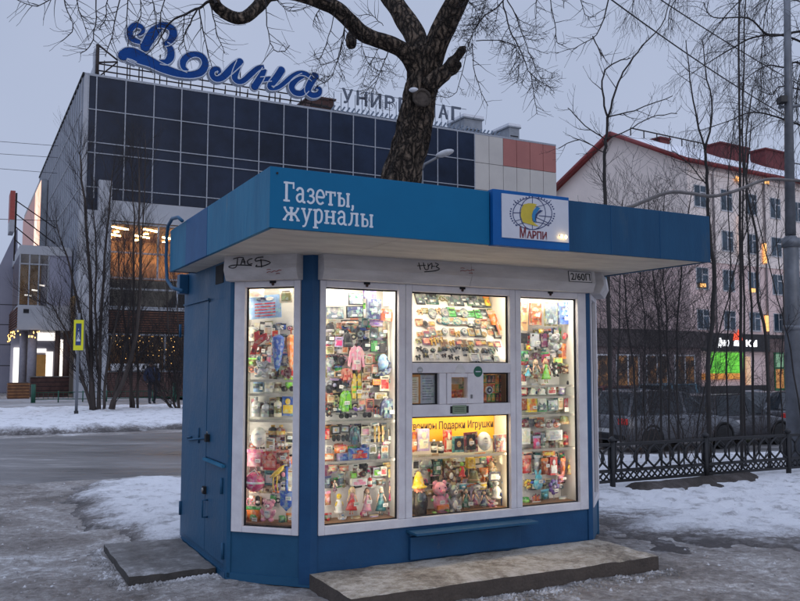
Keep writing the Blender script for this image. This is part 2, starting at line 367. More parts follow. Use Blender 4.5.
def snow(name, poly, h, grow, freq, xs, ys, m=None, amp=.35, base=-.05):
    def fn(x, y):
        sd = poly_sd((x, y), poly)
        if sd < -1.6: return None
        e = sd+amp*fbm(x, y, freq, 4)
        t = min(1, max(-1.2, e/grow))
        if t <= -1.2: return None
        tt = max(0, t)
        return gz(x, y)+base*.3+h*(t if t < 0 else t*(2-t))+(0 if m else .35*h*tt*fbm(x, y, 2.3, 4)*.6+.02*fbm(x, y, 6, 3)*tt-(.034*dent(x, y)*tt if y < 14 else 0)), tt
    return sheet(name, xs, ys, fn, m or M_SNOW)
def G(px, py, z=0): p = on_ground(px, py, z); return (p.x, p.y)
pl = [G(95, 484), G(183, 476), (k2w(.9, 5.3)[:2]), (k2w(.6, 2.4)[:2]), G(190, 553), G(135, 552), G(104, 530), G(72, 503), G(70, 488)]
snow('snow_bank', pl, .09, .5, 1.4, lines([(-5.8, .6, .05)]), lines([(7.0, 13.0, .05)]), amp=.22)
pa = [uv2w(a, b)[:2] for a, b in ((-14, 21.2), (-6, 21.0), (6, 20.9), (30, 20.9), (60, 21), (60, 31), (6, 31.2), (1.5, 31), (-1.5, 30.5), (-4.4, 28.6), (-14, 27))]
snow('snow_verge', pa, .2, .7, .7, lines([(-26, 10, .16), (10, 50, 1)]), lines([(10, 60, .2)]), amp=.5)
pr = [G(594, 526), G(625, 540), G(672, 540), G(745, 548), G(860, 560), uv2w(16, 7.2)[:2], uv2w(16, 13.2)[:2], uv2w(3.4, 12.6)[:2], uv2w(3.0, 6)[:2]]
snow('snow_field', pr, .07, 1.5, 1.5, lines([(1, 9, .05), (9, 14, .2)]), lines([(7.0, 17, .055)]), amp=.5)
# soil laid bare along the fence foot
ps = [G(630, 491), G(700, 484), G(752, 478), G(757, 482), G(700, 490), G(640, 494)]
snow('bare_ground', ps, .05, .12, 2.5, lines([(2.3, 6, .03)]), lines([(10, 12.6, .03)]), M_SOIL, amp=.1, base=.245)

# ------------------------------------------------------------------ concrete steps
M_CONC = mat('weathered concrete', (.38, .33, .27), .85, scale=16, col2=(.12, .10, .085), bump=.8, bscale=45, lo=.36, hi=.60)
M_STEPT = layered('sandy concrete', [(.40, (.10, .085, .07)), (.46, (.24, .205, .165)), (.51, (.38, .335, .275)), (.58, (.58, .54, .48))], 1.6, 16, .8, (.7, .95), dist=.02)
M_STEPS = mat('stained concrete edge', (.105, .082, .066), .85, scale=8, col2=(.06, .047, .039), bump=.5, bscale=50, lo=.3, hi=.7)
M_SLABT = layered('grey slab top', [(.40, (.075, .07, .067)), (.47, (.15, .142, .137)), (.53, (.22, .212, .206)), (.60, (.42, .41, .41))], 1.2, 12, .7, (.6, .9), dist=.02)
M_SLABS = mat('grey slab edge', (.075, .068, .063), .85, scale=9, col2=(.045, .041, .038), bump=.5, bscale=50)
M_CONC2 = mat('grey concrete slab', (.21, .20, .19), .85, scale=6, col2=(.085, .078, .074), bump=.7, bscale=40, lo=.36, hi=.62)
def slab(name, x0, x1, y0, y1, h, m, seed):
    vs = []; fs = []; nx, ny = 60, 24
    for j in range(ny+1):
        for i in range(nx+1):
            x = x0+(x1-x0)*i/nx; y = y0+(y1-y0)*j/ny
            e = min(i, nx-i, j, ny-j); dz = .006*fbm(x+seed, y, 4, 4)-(.012*max(0, fbm(x*3+seed, y*3, 2, 3)) if e == 0 else 0)-(.004 if e == 0 else 0)
            vs.append((x, y, h+dz))
    def idx(i, j): return j*(nx+1)+i
    for j in range(ny):
        for i in range(nx): fs.append((idx(i, j), idx(i+1, j), idx(i+1, j+1), idx(i, j+1)))
    rim = [idx(i, 0) for i in range(nx+1)]+[idx(nx, j) for j in range(1, ny+1)]+[idx(i, ny) for i in range(nx-1, -1, -1)]+[idx(0, j) for j in range(ny-1, 0, -1)]
    o = len(vs); vs += [(vs[k][0]+.003*fbm(vs[k][0]*3, vs[k][1]*3+seed, 2, 2), vs[k][1]+.003*fbm(vs[k][1]*3, vs[k][0]*3, 2, 2), -.06) for k in rim]
    n = len(rim)
    for q in range(n): fs.append((rim[q], o+q, o+(q+1) % n, rim[(q+1) % n]))
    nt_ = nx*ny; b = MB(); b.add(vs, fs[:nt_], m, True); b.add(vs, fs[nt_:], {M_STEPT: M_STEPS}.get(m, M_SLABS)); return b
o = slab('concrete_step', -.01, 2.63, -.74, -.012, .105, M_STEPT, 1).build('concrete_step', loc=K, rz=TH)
tag(o, 'long low concrete step with sandy top in front of the kiosk windows', 'step')
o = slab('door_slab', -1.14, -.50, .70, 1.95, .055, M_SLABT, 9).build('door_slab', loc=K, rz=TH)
tag(o, 'thin square concrete slab lying under the blue kiosk door', 'slab')

# crumbs of ice and grit trodden about
M_CRUMB = mat('dirty ice crumbs', (.62, .62, .64), .7, scale=3, col2=(.16, .15, .145), lo=.4, hi=.6)
b = MB(); RC = random.Random(21)
def crumb(x, y, s):
    z = gz(x, y)+lumps(x, y)-.012; r = [s*RC.uniform(.5, 1.2) for _ in range(6)]; a = RC.uniform(0, 6.28); c, d = math.cos(a), math.sin(a)
    b.add([(x+c*r[0], y+d*r[0], z), (x-d*r[1], y+c*r[1], z), (x-c*r[2], y-d*r[2], z), (x+d*r[3], y-c*r[3], z), (x, y, z+r[4]*.8)], [(0, 1, 4), (1, 2, 4), (2, 3, 4), (3, 0, 4)], M_CRUMB)
for k in range(2600):
    x = RC.uniform(-4.6, 5.2); y = RC.uniform(4.2, 11.5); q = V.dot(Vector((x, y, 0))-K); p_ = U.dot(Vector((x, y, 0))-K)
    if -.8 < q < 2.1 and -.6 < p_ < 3.2: continue
    crumb(x, y, RC.choice((.006, .008, .01, .014, .02)))
for k in range(900):
    t = RC.uniform(-.1, 2.75); p = k2w(t, -.76-abs(RC.gauss(0, .10))); crumb(p.x, p.y, RC.uniform(.006, .022))
for k in range(500):
    t = RC.uniform(.6, 2.0); p = k2w(-1.16-abs(RC.gauss(0, .07)), t) if k % 2 else k2w(RC.uniform(-1.15, -.5), .67-abs(RC.gauss(0, .05))); crumb(p.x, p.y, RC.uniform(.006, .024))
tag(b.build('ice_crumbs'), 'scattered crumbs of dirty ice and grit on the trodden ground round the kiosk', 'ice crumbs', kind='stuff')
# ------------------------------------------------------------------ cast iron fence
M_IRON = mat('black cast iron', (.012, .012, .014), .55, var=.3, scale=20, bump=.2)
fa = uv2w(7.22+.0, 8.2); 
P1 = Vector((*G(613, 491), 0)); P3 = Vector((*G(789, 476), 0)); fd = (P3-P1).normalized(); fl = (P3-P1).length/2
fr = empty('cast_iron_fence', P1, math.atan2(fd.y, fd.x), 'low black cast iron fence of crossed oval loops on the snow', 'fence')
for k in range(-1, 6):
    b = MB(); x = k*fl
    b.tube([(x, 0, -.15), (x, 0, .64)], .036, M_IRON, 8); b.lathe([(.036, .62), (.05, .63), (.05, .655), (.03, .67), (.01, .69)], M_IRON, 8, (x, 0, 0))
    b.build('post', fr)
    if k == 5: break
    p = MB(); x0, x1 = x+.045, x+fl-.045
    for z, h in ((.585, .04), (.255, .04), (.125, .035)): p.bb(x0, x1, -.014, .014, z-h/2, z+h/2, M_IRON)
    L_ = x1-x0; n = 7; st = L_/n
    for q in range(n+1):                  # crossing bows form pointed ovals
        for sgn in (-1, 1):
            pts = []
            for t in range(9):
                zz = .27+.30*t/8; xx = x0+q*st+sgn*st*.62*math.sin(math.pi*t/8)
                if x0-.005 <= xx <= x1+.005: pts.append((xx, .012*sgn, zz))
            if len(pts) > 1: p.tube(pts, .015, M_IRON, 5)
    for q in range(n): p.ell((x0+(q+.5)*st, 0, .42), (.016, .016, .03), M_IRON, 6, 4)
    m2 = 15
    for q in range(m2):
        xa = x0+q*L_/m2; xb = xa+L_/m2
        p.tube([(xa, 0, .14), (xb, 0, .24)], .012, M_IRON, 4); p.tube([(xa, .012, .24), (xb, .012, .14)], .012, M_IRON, 4)
    p.build('panel', fr)
# ------------------------------------------------------------------ the kiosk
def plan(b, poly, z0, z1, m):
    n = len(poly); ar = sum(poly[i][0]*poly[(i+1) % n][1]-poly[(i+1) % n][0]*poly[i][1] for i in range(n))
    if ar < 0: poly = poly[::-1]
    vs = [(x, y, z0) for x, y in poly]+[(x, y, z1) for x, y in poly]
    b.add(vs, [tuple(range(n))[::-1], tuple(range(n, 2*n))]+[(k, (k+1) % n, n+(k+1) % n, n+k) for k in range(n)], m)
M_BLUE = mat('blue wall paint', (.022, .105, .205), .5, scale=2.2, col2=(.015, .076, .155), bump=.15, bscale=24, lo=.3, hi=.7, rvar=.1, spec=.3); wear(M_BLUE, (.10, .11, .13), .64, .76, 7, (1, 1, .5)); wear(M_BLUE, (.05, .022, .014), .69, .73, 21)
M_BLUEC = mat('blue front paint', (.015, .083, .195), .5, scale=2.5, col2=(.011, .06, .15), bump=.12, bscale=30, rvar=.1, spec=.3); wear(M_BLUEC, (.10, .10, .11), .64, .76, 8, (1, 1, .6)); wear(M_BLUEC, (.05, .022, .014), .69, .73, 21)
M_FASF = mat('bright blue sign film', (.004, .135, .285), .5, var=.06, scale=1.5, spec=.15)
M_FASS = mat('faded blue fascia', (.024, .19, .33), .6, scale=4, col2=(.015, .135, .255), bump=.2, bscale=18, stretch=(1, 1, .3), spec=.25); wear(M_FASS, (.10, .17, .22), .58, .76, 6, (1, 1, .2)); wear(M_FASS, (.07, .03, .018), .70, .74, 16)
M_FASP = mat('repainted blue patch', (.014, .10, .25), .55, scale=4, col2=(.010, .078, .205), spec=.25)
M_FASN = mat('navy fascia paint', (.014, .078, .165), .55, scale=3, col2=(.010, .058, .13), stretch=(2.5, 1, .4), bump=.12, spec=.2); wear(M_FASN, (.05, .09, .13), .60, .78, 5, (1, 1, .18)); wear(M_FASN, (.06, .028, .018), .70, .74, 18)
M_LOGOB = mat('blue light box', (.004, .10, .33), .5, var=.08, spec=.2)
M_SOFF = mat('cream soffit board', (.66, .61, .53), .75, scale=3, col2=(.52, .47, .41), stretch=(1, 3, 1))
M_FRAME = mat('grey white window paint', (.78, .76, .78), .5, scale=6, col2=(.64, .61, .64), bump=.05)
M_SHUT = mat('dirty white shutter box', (.64, .61, .60), .6, scale=3.5, col2=(.46, .43, .42), stretch=(.5, 1, 2.5))
M_DARK = mat('dark gap', (.012, .012, .014), .8, var=.1)
M_STEEL = mat('scuffed steel', (.25, .25, .25), .4, .7, scale=15)
M_WHITE = mat('white display board', (.80, .78, .73), .7, var=.04, scale=3)
M_INK = mat('black spray paint', (.012, .012, .014), .5, var=.1)
M_RED = mat('faded red ink', (.32, .06, .05), .6, var=.2, scale=40)
M_LETTER = mat('pale sign lettering', (.62, .66, .72), .5, var=.05)
M_GLASS = glass_mat('window glass')
M_SGLASS = glass_mat('shelf glass', (.93, .97, .95), .6)
kiosk = empty('kiosk', K, TH, 'blue newspaper kiosk with lit shop windows and a broad overhanging roof', 'kiosk')
CM = Matrix.Translation((-.476, .476, 0)) @ Matrix.Rotation(-math.pi/4, 4, 'Z')      # left canted bay: x along it, y inward
CR = Matrix.Translation((2.59, 0, 0)) @ Matrix.Rotation(math.pi/4, 4, 'Z')            # right canted bay
W = .673
def sidept(px, py, x=-.476):
    d = hit(px, py, K+U*x, U)-K; return d.dot(V), d.z
def frontpt(px, py, y=0.):
    d = hit(px, py, K+V*y, V)-K; return d.dot(U), d.z
YB = 1.97
# walls
b = MB(); b.bb(-.476, -.44, .50, YB, .02, 2.42, M_BLUE); b.build('side_wall', kiosk)
b = MB(); b.bb(-.476, 3.06, YB, YB+.04, 0, 2.42, M_BLUE); b.build('rear_wall', kiosk)
b = MB(); b.bb(3.02, 3.06, .50, YB, .02, 2.42, M_BLUE); b.build('side_wall', kiosk)
for nm, MM in (('left', CM), ('right', CR)):
    b = MB(MM); b.bb(.0, W, .0, .035, .05, .362, M_BLUE); b.bb(.03, .64, -.006, .0, .36, .366, M_BLUE); b.build('lower_panel', kiosk, .003); b = MB(MM); b.bb(.03, W-.03, 0, .035, 2.21, 2.42, M_BLUE); b.build('header_panel', kiosk)
b = MB(); b.bb(.0, 2.59, 0, .035, .05, .362, M_BLUEC); b.build('lower_panel', kiosk, .003)
b = MB(); b.bb(0, 2.59, 0, .035, 2.21, 2.42, M_BLUEC); b.build('header_panel', kiosk)
b = MB(); b.bb(-.49, -.47, .49, YB, 0, .055, M_BLUE); b.build('plinth_strip', kiosk)
b = MB(CM); b.bb(-.005, W+.005, -.012, .02, 0, .06, M_BLUE); b.build('plinth_strip', kiosk)
b = MB(); b.bb(.0, 2.595, -.012, .02, 0, .06, M_BLUEC); b.build('plinth_strip', kiosk)
q = .7071
def cpt(x, y): v = CM @ Vector((x, y, 0)); return (v.x, v.y)
def rpt(x, y): v = CR @ Vector((x, y, 0)); return (v.x, v.y)
for poly, m in (([cpt(.585, -.014), cpt(W+.006, -.014), (.048, -.014), (.048, .05), cpt(.60, .05)], M_BLUEC),
             ([cpt(.032, -.012), cpt(0, -.012), (-.488, .53), (-.44, .53), cpt(.034, .05)], M_BLUE),
             ([(2.548, -.012), (2.595, -.012), rpt(.03, -.012), rpt(.03, .05), (2.55, .05)], M_BLUEC),
             ([rpt(.64, -.012), rpt(W, -.012), (3.07, .53), (3.02, .53), rpt(.63, .05)], M_BLUE)):
    b = MB(); plan(b, poly, 0.02, 2.42, m); b.build('corner_post', kiosk, .004)
# roof
X0, X1, Y0, Y1, ZB, ZT = -.703, 2.908, -1.09, 1.615, 2.40, 2.765
roof = MB(); roof.bb(X0+.03, X1-.03, Y0+.03, Y1-.03, ZB+.03, ZT-.02, mat('galvanised roof', (.3, .31, .33), .5, .4))
roof = roof.build('roof_canopy', kiosk)
b = MB()
ns = 4
for i in range(ns):                       # soffit boards with open joints
    xa = X0+.025+(X1-X0-.05)*i/ns; xb = X0+.025+(X1-X0-.05)*(i+1)/ns-.004
    b.bb(xa, xb, Y0+.03, Y1-.03, ZB+.006, ZB+.028, M_SOFF)
b.build('soffit', roof)
b = MB(); b.bb(X0+.001, .837, Y0, Y0+.03, ZB, ZT, M_FASF); b.build('fascia_board', roof, .002)
b = MB(); b.bb(1.492, X1, Y0+.004, Y0+.03, ZB, ZT, M_FASN)
for x in (1.9, 2.38): b.bb(x-.0015, x+.0015, Y0+.001, Y0+.0039, ZB+.002, ZT-.002, M_FASP)
b.build('fascia_board', roof, .002)['label'] = 'dull navy right half of the fascia'
ya, yb = .35, 1.02
b = MB(); b.bb(X0, X0+.028, Y0+.001, ya-.002, ZB, ZT, M_FASS); b.build('fascia_board', roof, .002); b = MB(); b.bb(X0, X0+.028, yb+.002, Y1, ZB, ZT, M_FASS); b.build('fascia_board', roof, .002)
b = MB(); b.bb(X0-.002, X0+.026, ya, yb, ZB, ZT, M_FASP); b.build('fascia_board', roof, .002)['label'] = 'darker repainted patch of the side fascia'
b = MB(); b.bb(X1-.028, X1, Y0+.031, Y1, ZB, ZT, M_FASN); b.build('fascia_board', roof, .002); b = MB(); b.bb(X0+.03, X1-.03, Y1-.028, Y1, ZB, ZT, M_FASN); b.build('fascia_board', roof, .002)
b = MB(); b.bb(-.47, 3.05, 0.03, YB, 2.42, 2.43, M_DARK); b.build('ceiling_board', kiosk)
# logo light box
lb = MB(); lb.bb(.845, 1.488, Y0-.030, Y0+.03, ZB-.004, ZT+.012, M_LOGOB); lb = lb.build('logo_box', roof, .003)
face = MB(); face.bb(.913, 1.478, Y0-.035, Y0-.0302, 2.452, 2.752, mat('white acrylic', (.56, .57, .63), .35, var=.04)); face.build('logo_panel', lb)
M_LB = mat('logo dark blue', (.012, .03, .12), .5, var=.05); M_LY = mat('logo yellow', (.55, .42, .03), .5, var=.1); M_LC = mat('logo cyan', (.01, .19, .42), .5, var=.05); M_LR = mat('logo maroon', (.17, .012, .02), .5, var=.05)
YL = Y0-.035
def lp(X, Y): return frontpt(485+X/8.01, 180+Y/8.01, YL)
def lps(pts): return [lp(*p) for p in pts]
def ellipse(cx, cy, rx, ry, a0=0, a1=360, n=40): return [(cx+rx*math.cos(rad(a0+(a1-a0)*i/n)), cy-ry*math.sin(rad(a0+(a1-a0)*i/n))) for i in range(n+1)]
g = MB(); e = .0012
for pts, w_ in ((ellipse(378, 268, 156, 128), .006), (ellipse(378, 268, 100, 128, 90, 270), .005), (ellipse(378, 268, 105, 128, -90, 90), .005), ([(378, 140), (378, 396)], .004),
              (ellipse(378, 120, 165, 95, 205, 335), .004), ([(222, 262), (300, 262)], .005), ([(430, 285), (534, 295)], .005), ([(235, 330), (330, 300)], .004), ([(410, 300), (520, 350)], .004),
              (ellipse(378, 400, 150, 65, 30, 150), .004)):
    g.ribbon([(*p, w_) for p in lps(pts)], YL-e, YL-.0002, M_LB); e += .0002
for i in range(33):                        # ring of tiny marks round the globe
    a = 222-264*i/32
    p = (378+182*math.cos(rad(a)), 268-140*math.sin(rad(a))); p2 = (378+170*math.cos(rad(a)), 268-131*math.sin(rad(a)))
    if i % 9 != 8: g.ribbon([(*lp(*p), .0095), (*lp(*p2), .0095)], YL-.0009, YL-.0002, M_LB)
g.build('globe_emblem', lb)
g = MB(); g.prism(lps([(305, 195), (345, 186), (385, 188), (412, 196), (385, 235), (372, 280), (376, 330), (400, 352), (430, 372), (395, 366), (345, 352), (300, 338), (282, 290), (286, 235)]), YL-.0042, YL-.0038, M_LY); g.build('yellow_sail', lb)
g = MB(); g.prism(lps([(412, 214), (440, 226), (428, 238), (400, 275), (396, 310), (402, 340), (380, 322), (371, 290), (380, 250)]), YL-.0052, YL-.0046, M_LC)
g.prism(lps([(436, 240), (460, 246), (420, 275), (405, 310), (408, 345), (396, 318), (400, 275)]), YL-.0056, YL-.0053, M_LB); g.build('blue_wing', lb)
x, z = lp(278, 458); x2, _ = lp(490, 466); xm, _ = lp(330, 460)
text('company_lettering', 'М', .098, M_LR, T(x, YL-.0012, z), lb, .001, fit=xm-x-.004, offset=.002)
text('company_lettering', 'АРПИ', .07, M_LR, T(xm+.004, YL-.0012, z), lb, .001, fit=x2-xm, offset=.002)
# slab lettering of the front fascia
def slabfont():
    w_, h_ = .115, .08
    Vv = lambda x, a, c, ww=w_: ([(x, a), (x, c)], ww)
    Hh = lambda a, c, y, ww=h_: ([(a, y), (c, y)], ww)
    return {
     'Г': ([Vv(.17, 0, .72), Hh(.02, .34, .04), Hh(.03, .55, .68), Vv(.52, .48, .72, .07)], .62),
     'а': ([([(.07, .42), (.13, .5), (.24, .53), (.34, .48), (.37, .38), (.37, .1), (.42, .04), (.5, .04)], .1), ([(.37, .31), (.2, .31), (.09, .24), (.07, .15), (.13, .06), (.24, .04), (.37, .13)], .085)], .55),
     'з': ([([(.06, .42), (.12, .5), (.23, .53), (.34, .47), (.34, .36), (.25, .29), (.15, .29)], .09), ([(.25, .29), (.37, .23), (.38, .13), (.3, .05), (.18, .03), (.05, .1)], .09)], .47),
     'е': ([([(.1, .28), (.42, .28), (.41, .4), (.34, .5), (.23, .53), (.12, .47), (.06, .33), (.07, .17), (.15, .06), (.27, .03), (.41, .1)], .09)], .5),
     'т': ([Vv(.28, 0, .53), Hh(.02, .54, .49), Vv(.05, .36, .53, .07), Vv(.51, .36, .53, .07), Hh(.16, .4, .04)], .6),
     'ы': ([Vv(.14, 0, .53), Hh(.02, .26, .49), ([(.14, .31), (.3, .31), (.39, .25), (.39, .1), (.3, .04), (.14, .04)], .085), Vv(.6, 0, .53), Hh(.5, .7, .04), Hh(.5, .7, .49)], .76),
     ',': ([([(.1, .1), (.1, -.03), (.04, -.11)], .1)], .2),
     'ж': ([Vv(.41, 0, .53), Hh(.31, .51, .04), Hh(.31, .51, .49), ([(.09, .47), (.2, .32), (.41, .27)], .09), ([(.73, .47), (.62, .32), (.41, .27)], .09), ([(.07, .05), (.22, .23), (.41, .27)], .09), ([(.75, .05), (.6, .23), (.41, .27)], .09),
             Hh(0, .16, .04), Hh(.66, .82, .04), Hh(.03, .15, .49), Hh(.67, .79, .49)], .88),
     'у': ([([(.11, .49), (.28, .04)], .1), ([(.45, .49), (.28, .04), (.2, -.13), (.08, -.16)], .085), Hh(.01, .22, .5), Hh(.36, .55, .5)], .58),
     'р': ([Vv(.14, -.2, .53), Hh(.02, .14, .49), Hh(.02, .27, -.17), ([(.14, .38), (.23, .5), (.34, .52), (.44, .43), (.46, .27), (.42, .11), (.32, .03), (.22, .05), (.14, .14)], .095)], .56),
     'н': ([Vv(.14, 0, .53), Vv(.48, 0, .53), Hh(.14, .48, .27), Hh(.02, .27, .04), Hh(.02, .27, .49), Hh(.36, .61, .04), Hh(.36, .61, .49)], .67),
     'л': ([Vv(.47, 0, .53), Hh(.14, .56, .49), ([(.22, .49), (.2, .22), (.13, .07), (.02, .04)], .1), Hh(.37, .59, .04)], .64)}
SLAB = slabfont()
def slabtext(body, x, z, em, fit, y, parent):
    adv = sum(SLAB[c][1] for c in body); kx = fit/(adv*em); o = MB(); cur = 0; n = 0
    for c in body:
        for pts, ww in SLAB[c][0]:
            n += 1; o.ribbon([(x+(cur+p[0])*em*kx, z+p[1]*em, ww*em*.84) for p in pts], y-.0012-.00012*(n % 9), y-.0002, M_LETTER, sub=3 if len(pts) > 3 else 1)
        cur += SLAB[c][1]
    o.build('sign_lettering', parent)
slabtext('Газеты,', -.622, 2.562, .168, .465, Y0, roof)
slabtext('журналы', -.622, 2.448, .160, .60, Y0, roof)
b = MB(); b.disc((-.66, Y0-.003, 2.727), .007, .007, .004, M_DARK, 10); b.build('screw_hole', roof)
# little bulbs at the light box corner
for X, Y in ((615, 450), (648, 455)):
    x, z = frontpt(485+X/8.01, 180+Y/8.01, YL-.02); b = MB(); b.ell((x, YL-.018, z), (.010, .010, .013), mat('lit bulb', (1, .72, .3), .4, var=0, emit=9), 8, 6); b.tube([(x, YL-.012, z), (x, YL, z+.01)], .004, M_DARK, 5); b.build('bulb', lb)
# window frames
def frame(name, bars, M, gl, depth=(-.022, .05)):
    b = MB(M)
    for x0, x1, z0, z1 in bars: b.bb(x0, x1, depth[0], depth[1], z0, z1, M_FRAME)
    f = b.build(name, kiosk, .005)
    for x0, x1, z0, z1 in gl:
        g = MB(M); g.add([(x0, .022, z0), (x1, .022, z0), (x1, .022, z1), (x0, .022, z1)], [(0, 1, 2, 3)], M_GLASS); g.build('pane', f)
        s = MB(M)
        for p in ((x0, x1, z0, z0+.006), (x0, x1, z1-.006, z1)): s.bb(p[0]-.002, p[1]+.002, .012, .03, p[2]-.004, p[3], M_DARK)
        for p in ((x0, x0+.006), (x1-.006, x1)): s.bb(p[0]-.003, p[1]+.003, .0125, .0295, z0, z1, M_DARK)
        s.build('gasket', f)
    return f
I = Matrix.Identity(4)
FB = [(.052, .10, .362, 2.222), (.705, .7625, .428, 2.222), (.7655, .823, .428, 2.222), (1.74, 1.795, .428, 2.222), (1.798, 1.853, .428, 2.222), (2.455, 2.545, .362, 2.222),
      (.10, 2.455, .362, .4275), (.10, .705, 2.172, 2.222), (.823, 1.74, 2.168, 2.222), (1.853, 2.455, 2.168, 2.222), (.823, 1.74, 1.532, 1.612), (.823, 1.74, 1.193, 1.286),
      (1.064, 1.128, 1.287, 1.531), (1.381, 1.478, 1.287, 1.531)]
ff = frame('window_frame', FB, I, [(.10, .705, .428, 2.172), (.823, 1.74, 1.613, 2.168), (.823, 1.064, 1.287, 1.531), (1.478, 1.74, 1.287, 1.531), (.823, 1.74, .428, 1.192), (1.853, 2.455, .428, 2.168)])
hb = MB()
for p in ((1.129, 1.168, 1.288, 1.53), (1.318, 1.38, 1.288, 1.53), (1.168, 1.318, 1.288, 1.335), (1.168, 1.318, 1.497, 1.53)): hb.bb(p[0], p[1], -.035, .03, p[2], p[3], M_FRAME)
h_ = hb.build('service_hatch', ff, .004)
g = MB(); g.add([(1.168, 0, 1.335), (1.318, 0, 1.335), (1.318, 0, 1.497), (1.168, 0, 1.497)], [(0, 1, 2, 3)], M_GLASS); g.build('pane', h_)
b = MB(); b.bb(1.345, 1.356, -.05, -.035, 1.33, 1.36, M_STEEL); b.build('latch', h_)
fc = frame('window_frame', [(.038, .128, .362, 2.222), (.53, .582, .362, 2.222), (.128, .53, .362, .405), (.128, .53, 2.178, 2.222)], CM, [(.128, .53, .405, 2.178)])
frame('window_frame', [(.038, .10, .362, 2.222), (.57, .635, .362, 2.222), (.1, .57, .362, .42), (.1, .57, 2.178, 2.222)], CR, [(.1, .57, .42, 2.178)])
for M_, xs_ in ((I, (.43, 1.28, 2.16)), (CM, (.36,))):     # shutter keyholes over each window
    for x in xs_:
        b = MB(M_); b.tube([(x, -.03, 2.205), (x, -.02, 2.19)], .011, mat('rusty lock', (.05, .02, .015), .7), 8); b.box((x, -.024, 2.212), (.05, .01, .018), M_DARK); b.build('shutter_lock', kiosk)
# roller shutter boxes
prof = [(0, 2.408), (-.122, 2.408), (-.138, 2.30), (-.10, 2.222), (0, 2.222)]
def shutter(M, x0, x1):
    b = MB(M); n = len(prof)
    seg = max(1, int((x1-x0)/.85)); 
    for i in range(seg):
        xa = x0+(x1-x0)*i/seg+(.0008 if i else 0); xb = x0+(x1-x0)*(i+1)/seg-.0008
        vs = [(x, y, z) for x in (xa, xb) for y, z in prof]
        b.add(vs, [tuple(range(n)), tuple(range(n, 2*n))[::-1]]+[(k, n+k, n+(k+1) % n, (k+1) % n) for k in range(n)], M_SHUT)
    o = b.build('shutter_box', kiosk, .004)
    e = MB(M); e.bb(x0+.003, x1-.003, -.121, -.105, 2.4085, 2.42, mat('cyan strip', (.03, .22, .33), .5)); e.build('top_strip', o)
    return o
sh1 = shutter(I, .035, 2.565); sh2 = shutter(CM, .005, .60); sh3 = shutter(CR, .02, .66)
def graffiti(M, par, strokes, x0, z0, sx, sz, m, w_):
    b = MB(M)
    for k, s in enumerate(strokes):       # the box face leans: y follows z
        P = catmull([Vector((p[0], p[1], 0)) for p in s], 3) if len(s) > 2 else [Vector((p[0], p[1], 0)) for p in s]
        pts = []
        for p in P:
            z = z0+p.y*sz; y = -.122-(2.408-z)/.108*.016 if z > 2.30 else -.138+(2.30-z)/.078*.038
            pts.append((x0+p.x*sx, y-.0016-.0002*k, z))
        b.tube(pts, w_, m, 4)
    b.build('graffiti', par)
tagA = [[(.6, 3), (2, 3.4), (3, 3.2)], [(1.6, 3.1), (1.5, .8), (.6, .3), (-.3, .8), (1.2, 1.2), (5, .9)], [(2.5, 1.3), (2.9, 3), (3.4, 1.3)], [(2.6, 2), (3.5, 2)], [(5, 2.9), (4, 2.4), (4.2, 1.3), (5.1, 1.4)], [(7.5, 3.2), (6, 3), (5.8, 2.1), (7.5, 2.3), (9.2, 1.5), (7.6, .6), (6, .5), (6.2, 1)], [(7, 2.6), (7.3, .2)]]
graffiti(CM, sh2, tagA, .06, 2.305, .036, .026, M_INK, .0042)
tagB = [[(0, 1.6), (2.5, 1.9)], [(.5, 2.6), (.9, .4)], [(1.9, 2.7), (2.2, .8), (3.2, .8), (3.2, 2.5)], [(3.2, 1.6), (4.4, 2.7), (4.2, .9)], [(4.3, 1.7), (5.3, 1.8)], [(5.4, 2.8), (6.4, 2.4), (5.6, 1.7), (6.6, 1.1), (5.2, .4), (2, -.1)]]
x, _ = frontpt(417, 268, -.13)
graffiti(I, sh1, tagB, x, 2.315, .030, .026, M_INK, .0038)
tagC = [[(0, 0), (1, .3), (2, .1), (3, .5), (4, .3), (5, .7), (6, .6)], [(.2, 1), (1.2, 1.1), (1.8, 1)], [(3.6, -.5), (4.6, -.4), (5.2, -.5)]]
graffiti(CM, sh2, tagC, .36, 2.272, .02, .02, M_RED, .003)
x, _ = frontpt(460, 272, -.13); graffiti(I, sh1, tagC, x, 2.335, .022, .025, M_RED, .003)
xa, za = frontpt(559, 284, -.14); xb, zb = frontpt(588, 272, -.14); 
xa, xb = 2.27, 2.52
pl_ = MB(); LEAN = Matrix.Translation((0, -.1225, 2.392)) @ Matrix.Rotation(-math.atan2(.016, .108), 4, 'X')
pl_.M = LEAN; pl_.bb(xa, xb, -.006, -.0015, -.092, .002, mat('plate black', (.05, .05, .052), .5)); pl_.bb(xa+.006, xb-.006, -.008, -.0061, -.087, -.003, mat('plate white', (.66, .63, .62), .5)); pl_ = pl_.build('number_plate', sh1)
text('plate_number', '2/60П', .085, M_INK, LEAN @ T(xa+.02, -.0095, -.075), pl_, .001, fit=xb-xa-.04, offset=.0006)
# counter ledge and cabinet under the middle window
b = MB(); b.bb(.78, 1.90, -.17, -.0005, .318, .338, M_BLUE); b.bb(.80, 1.88, -.03, -.001, .295, .3175, M_BLUE); b.build('counter_ledge', kiosk, .003)
b = MB(); b.bb(.80, 1.82, -.035, -.0005, .115, .285, M_BLUEC); b.build('cabinet_door', kiosk, .004)
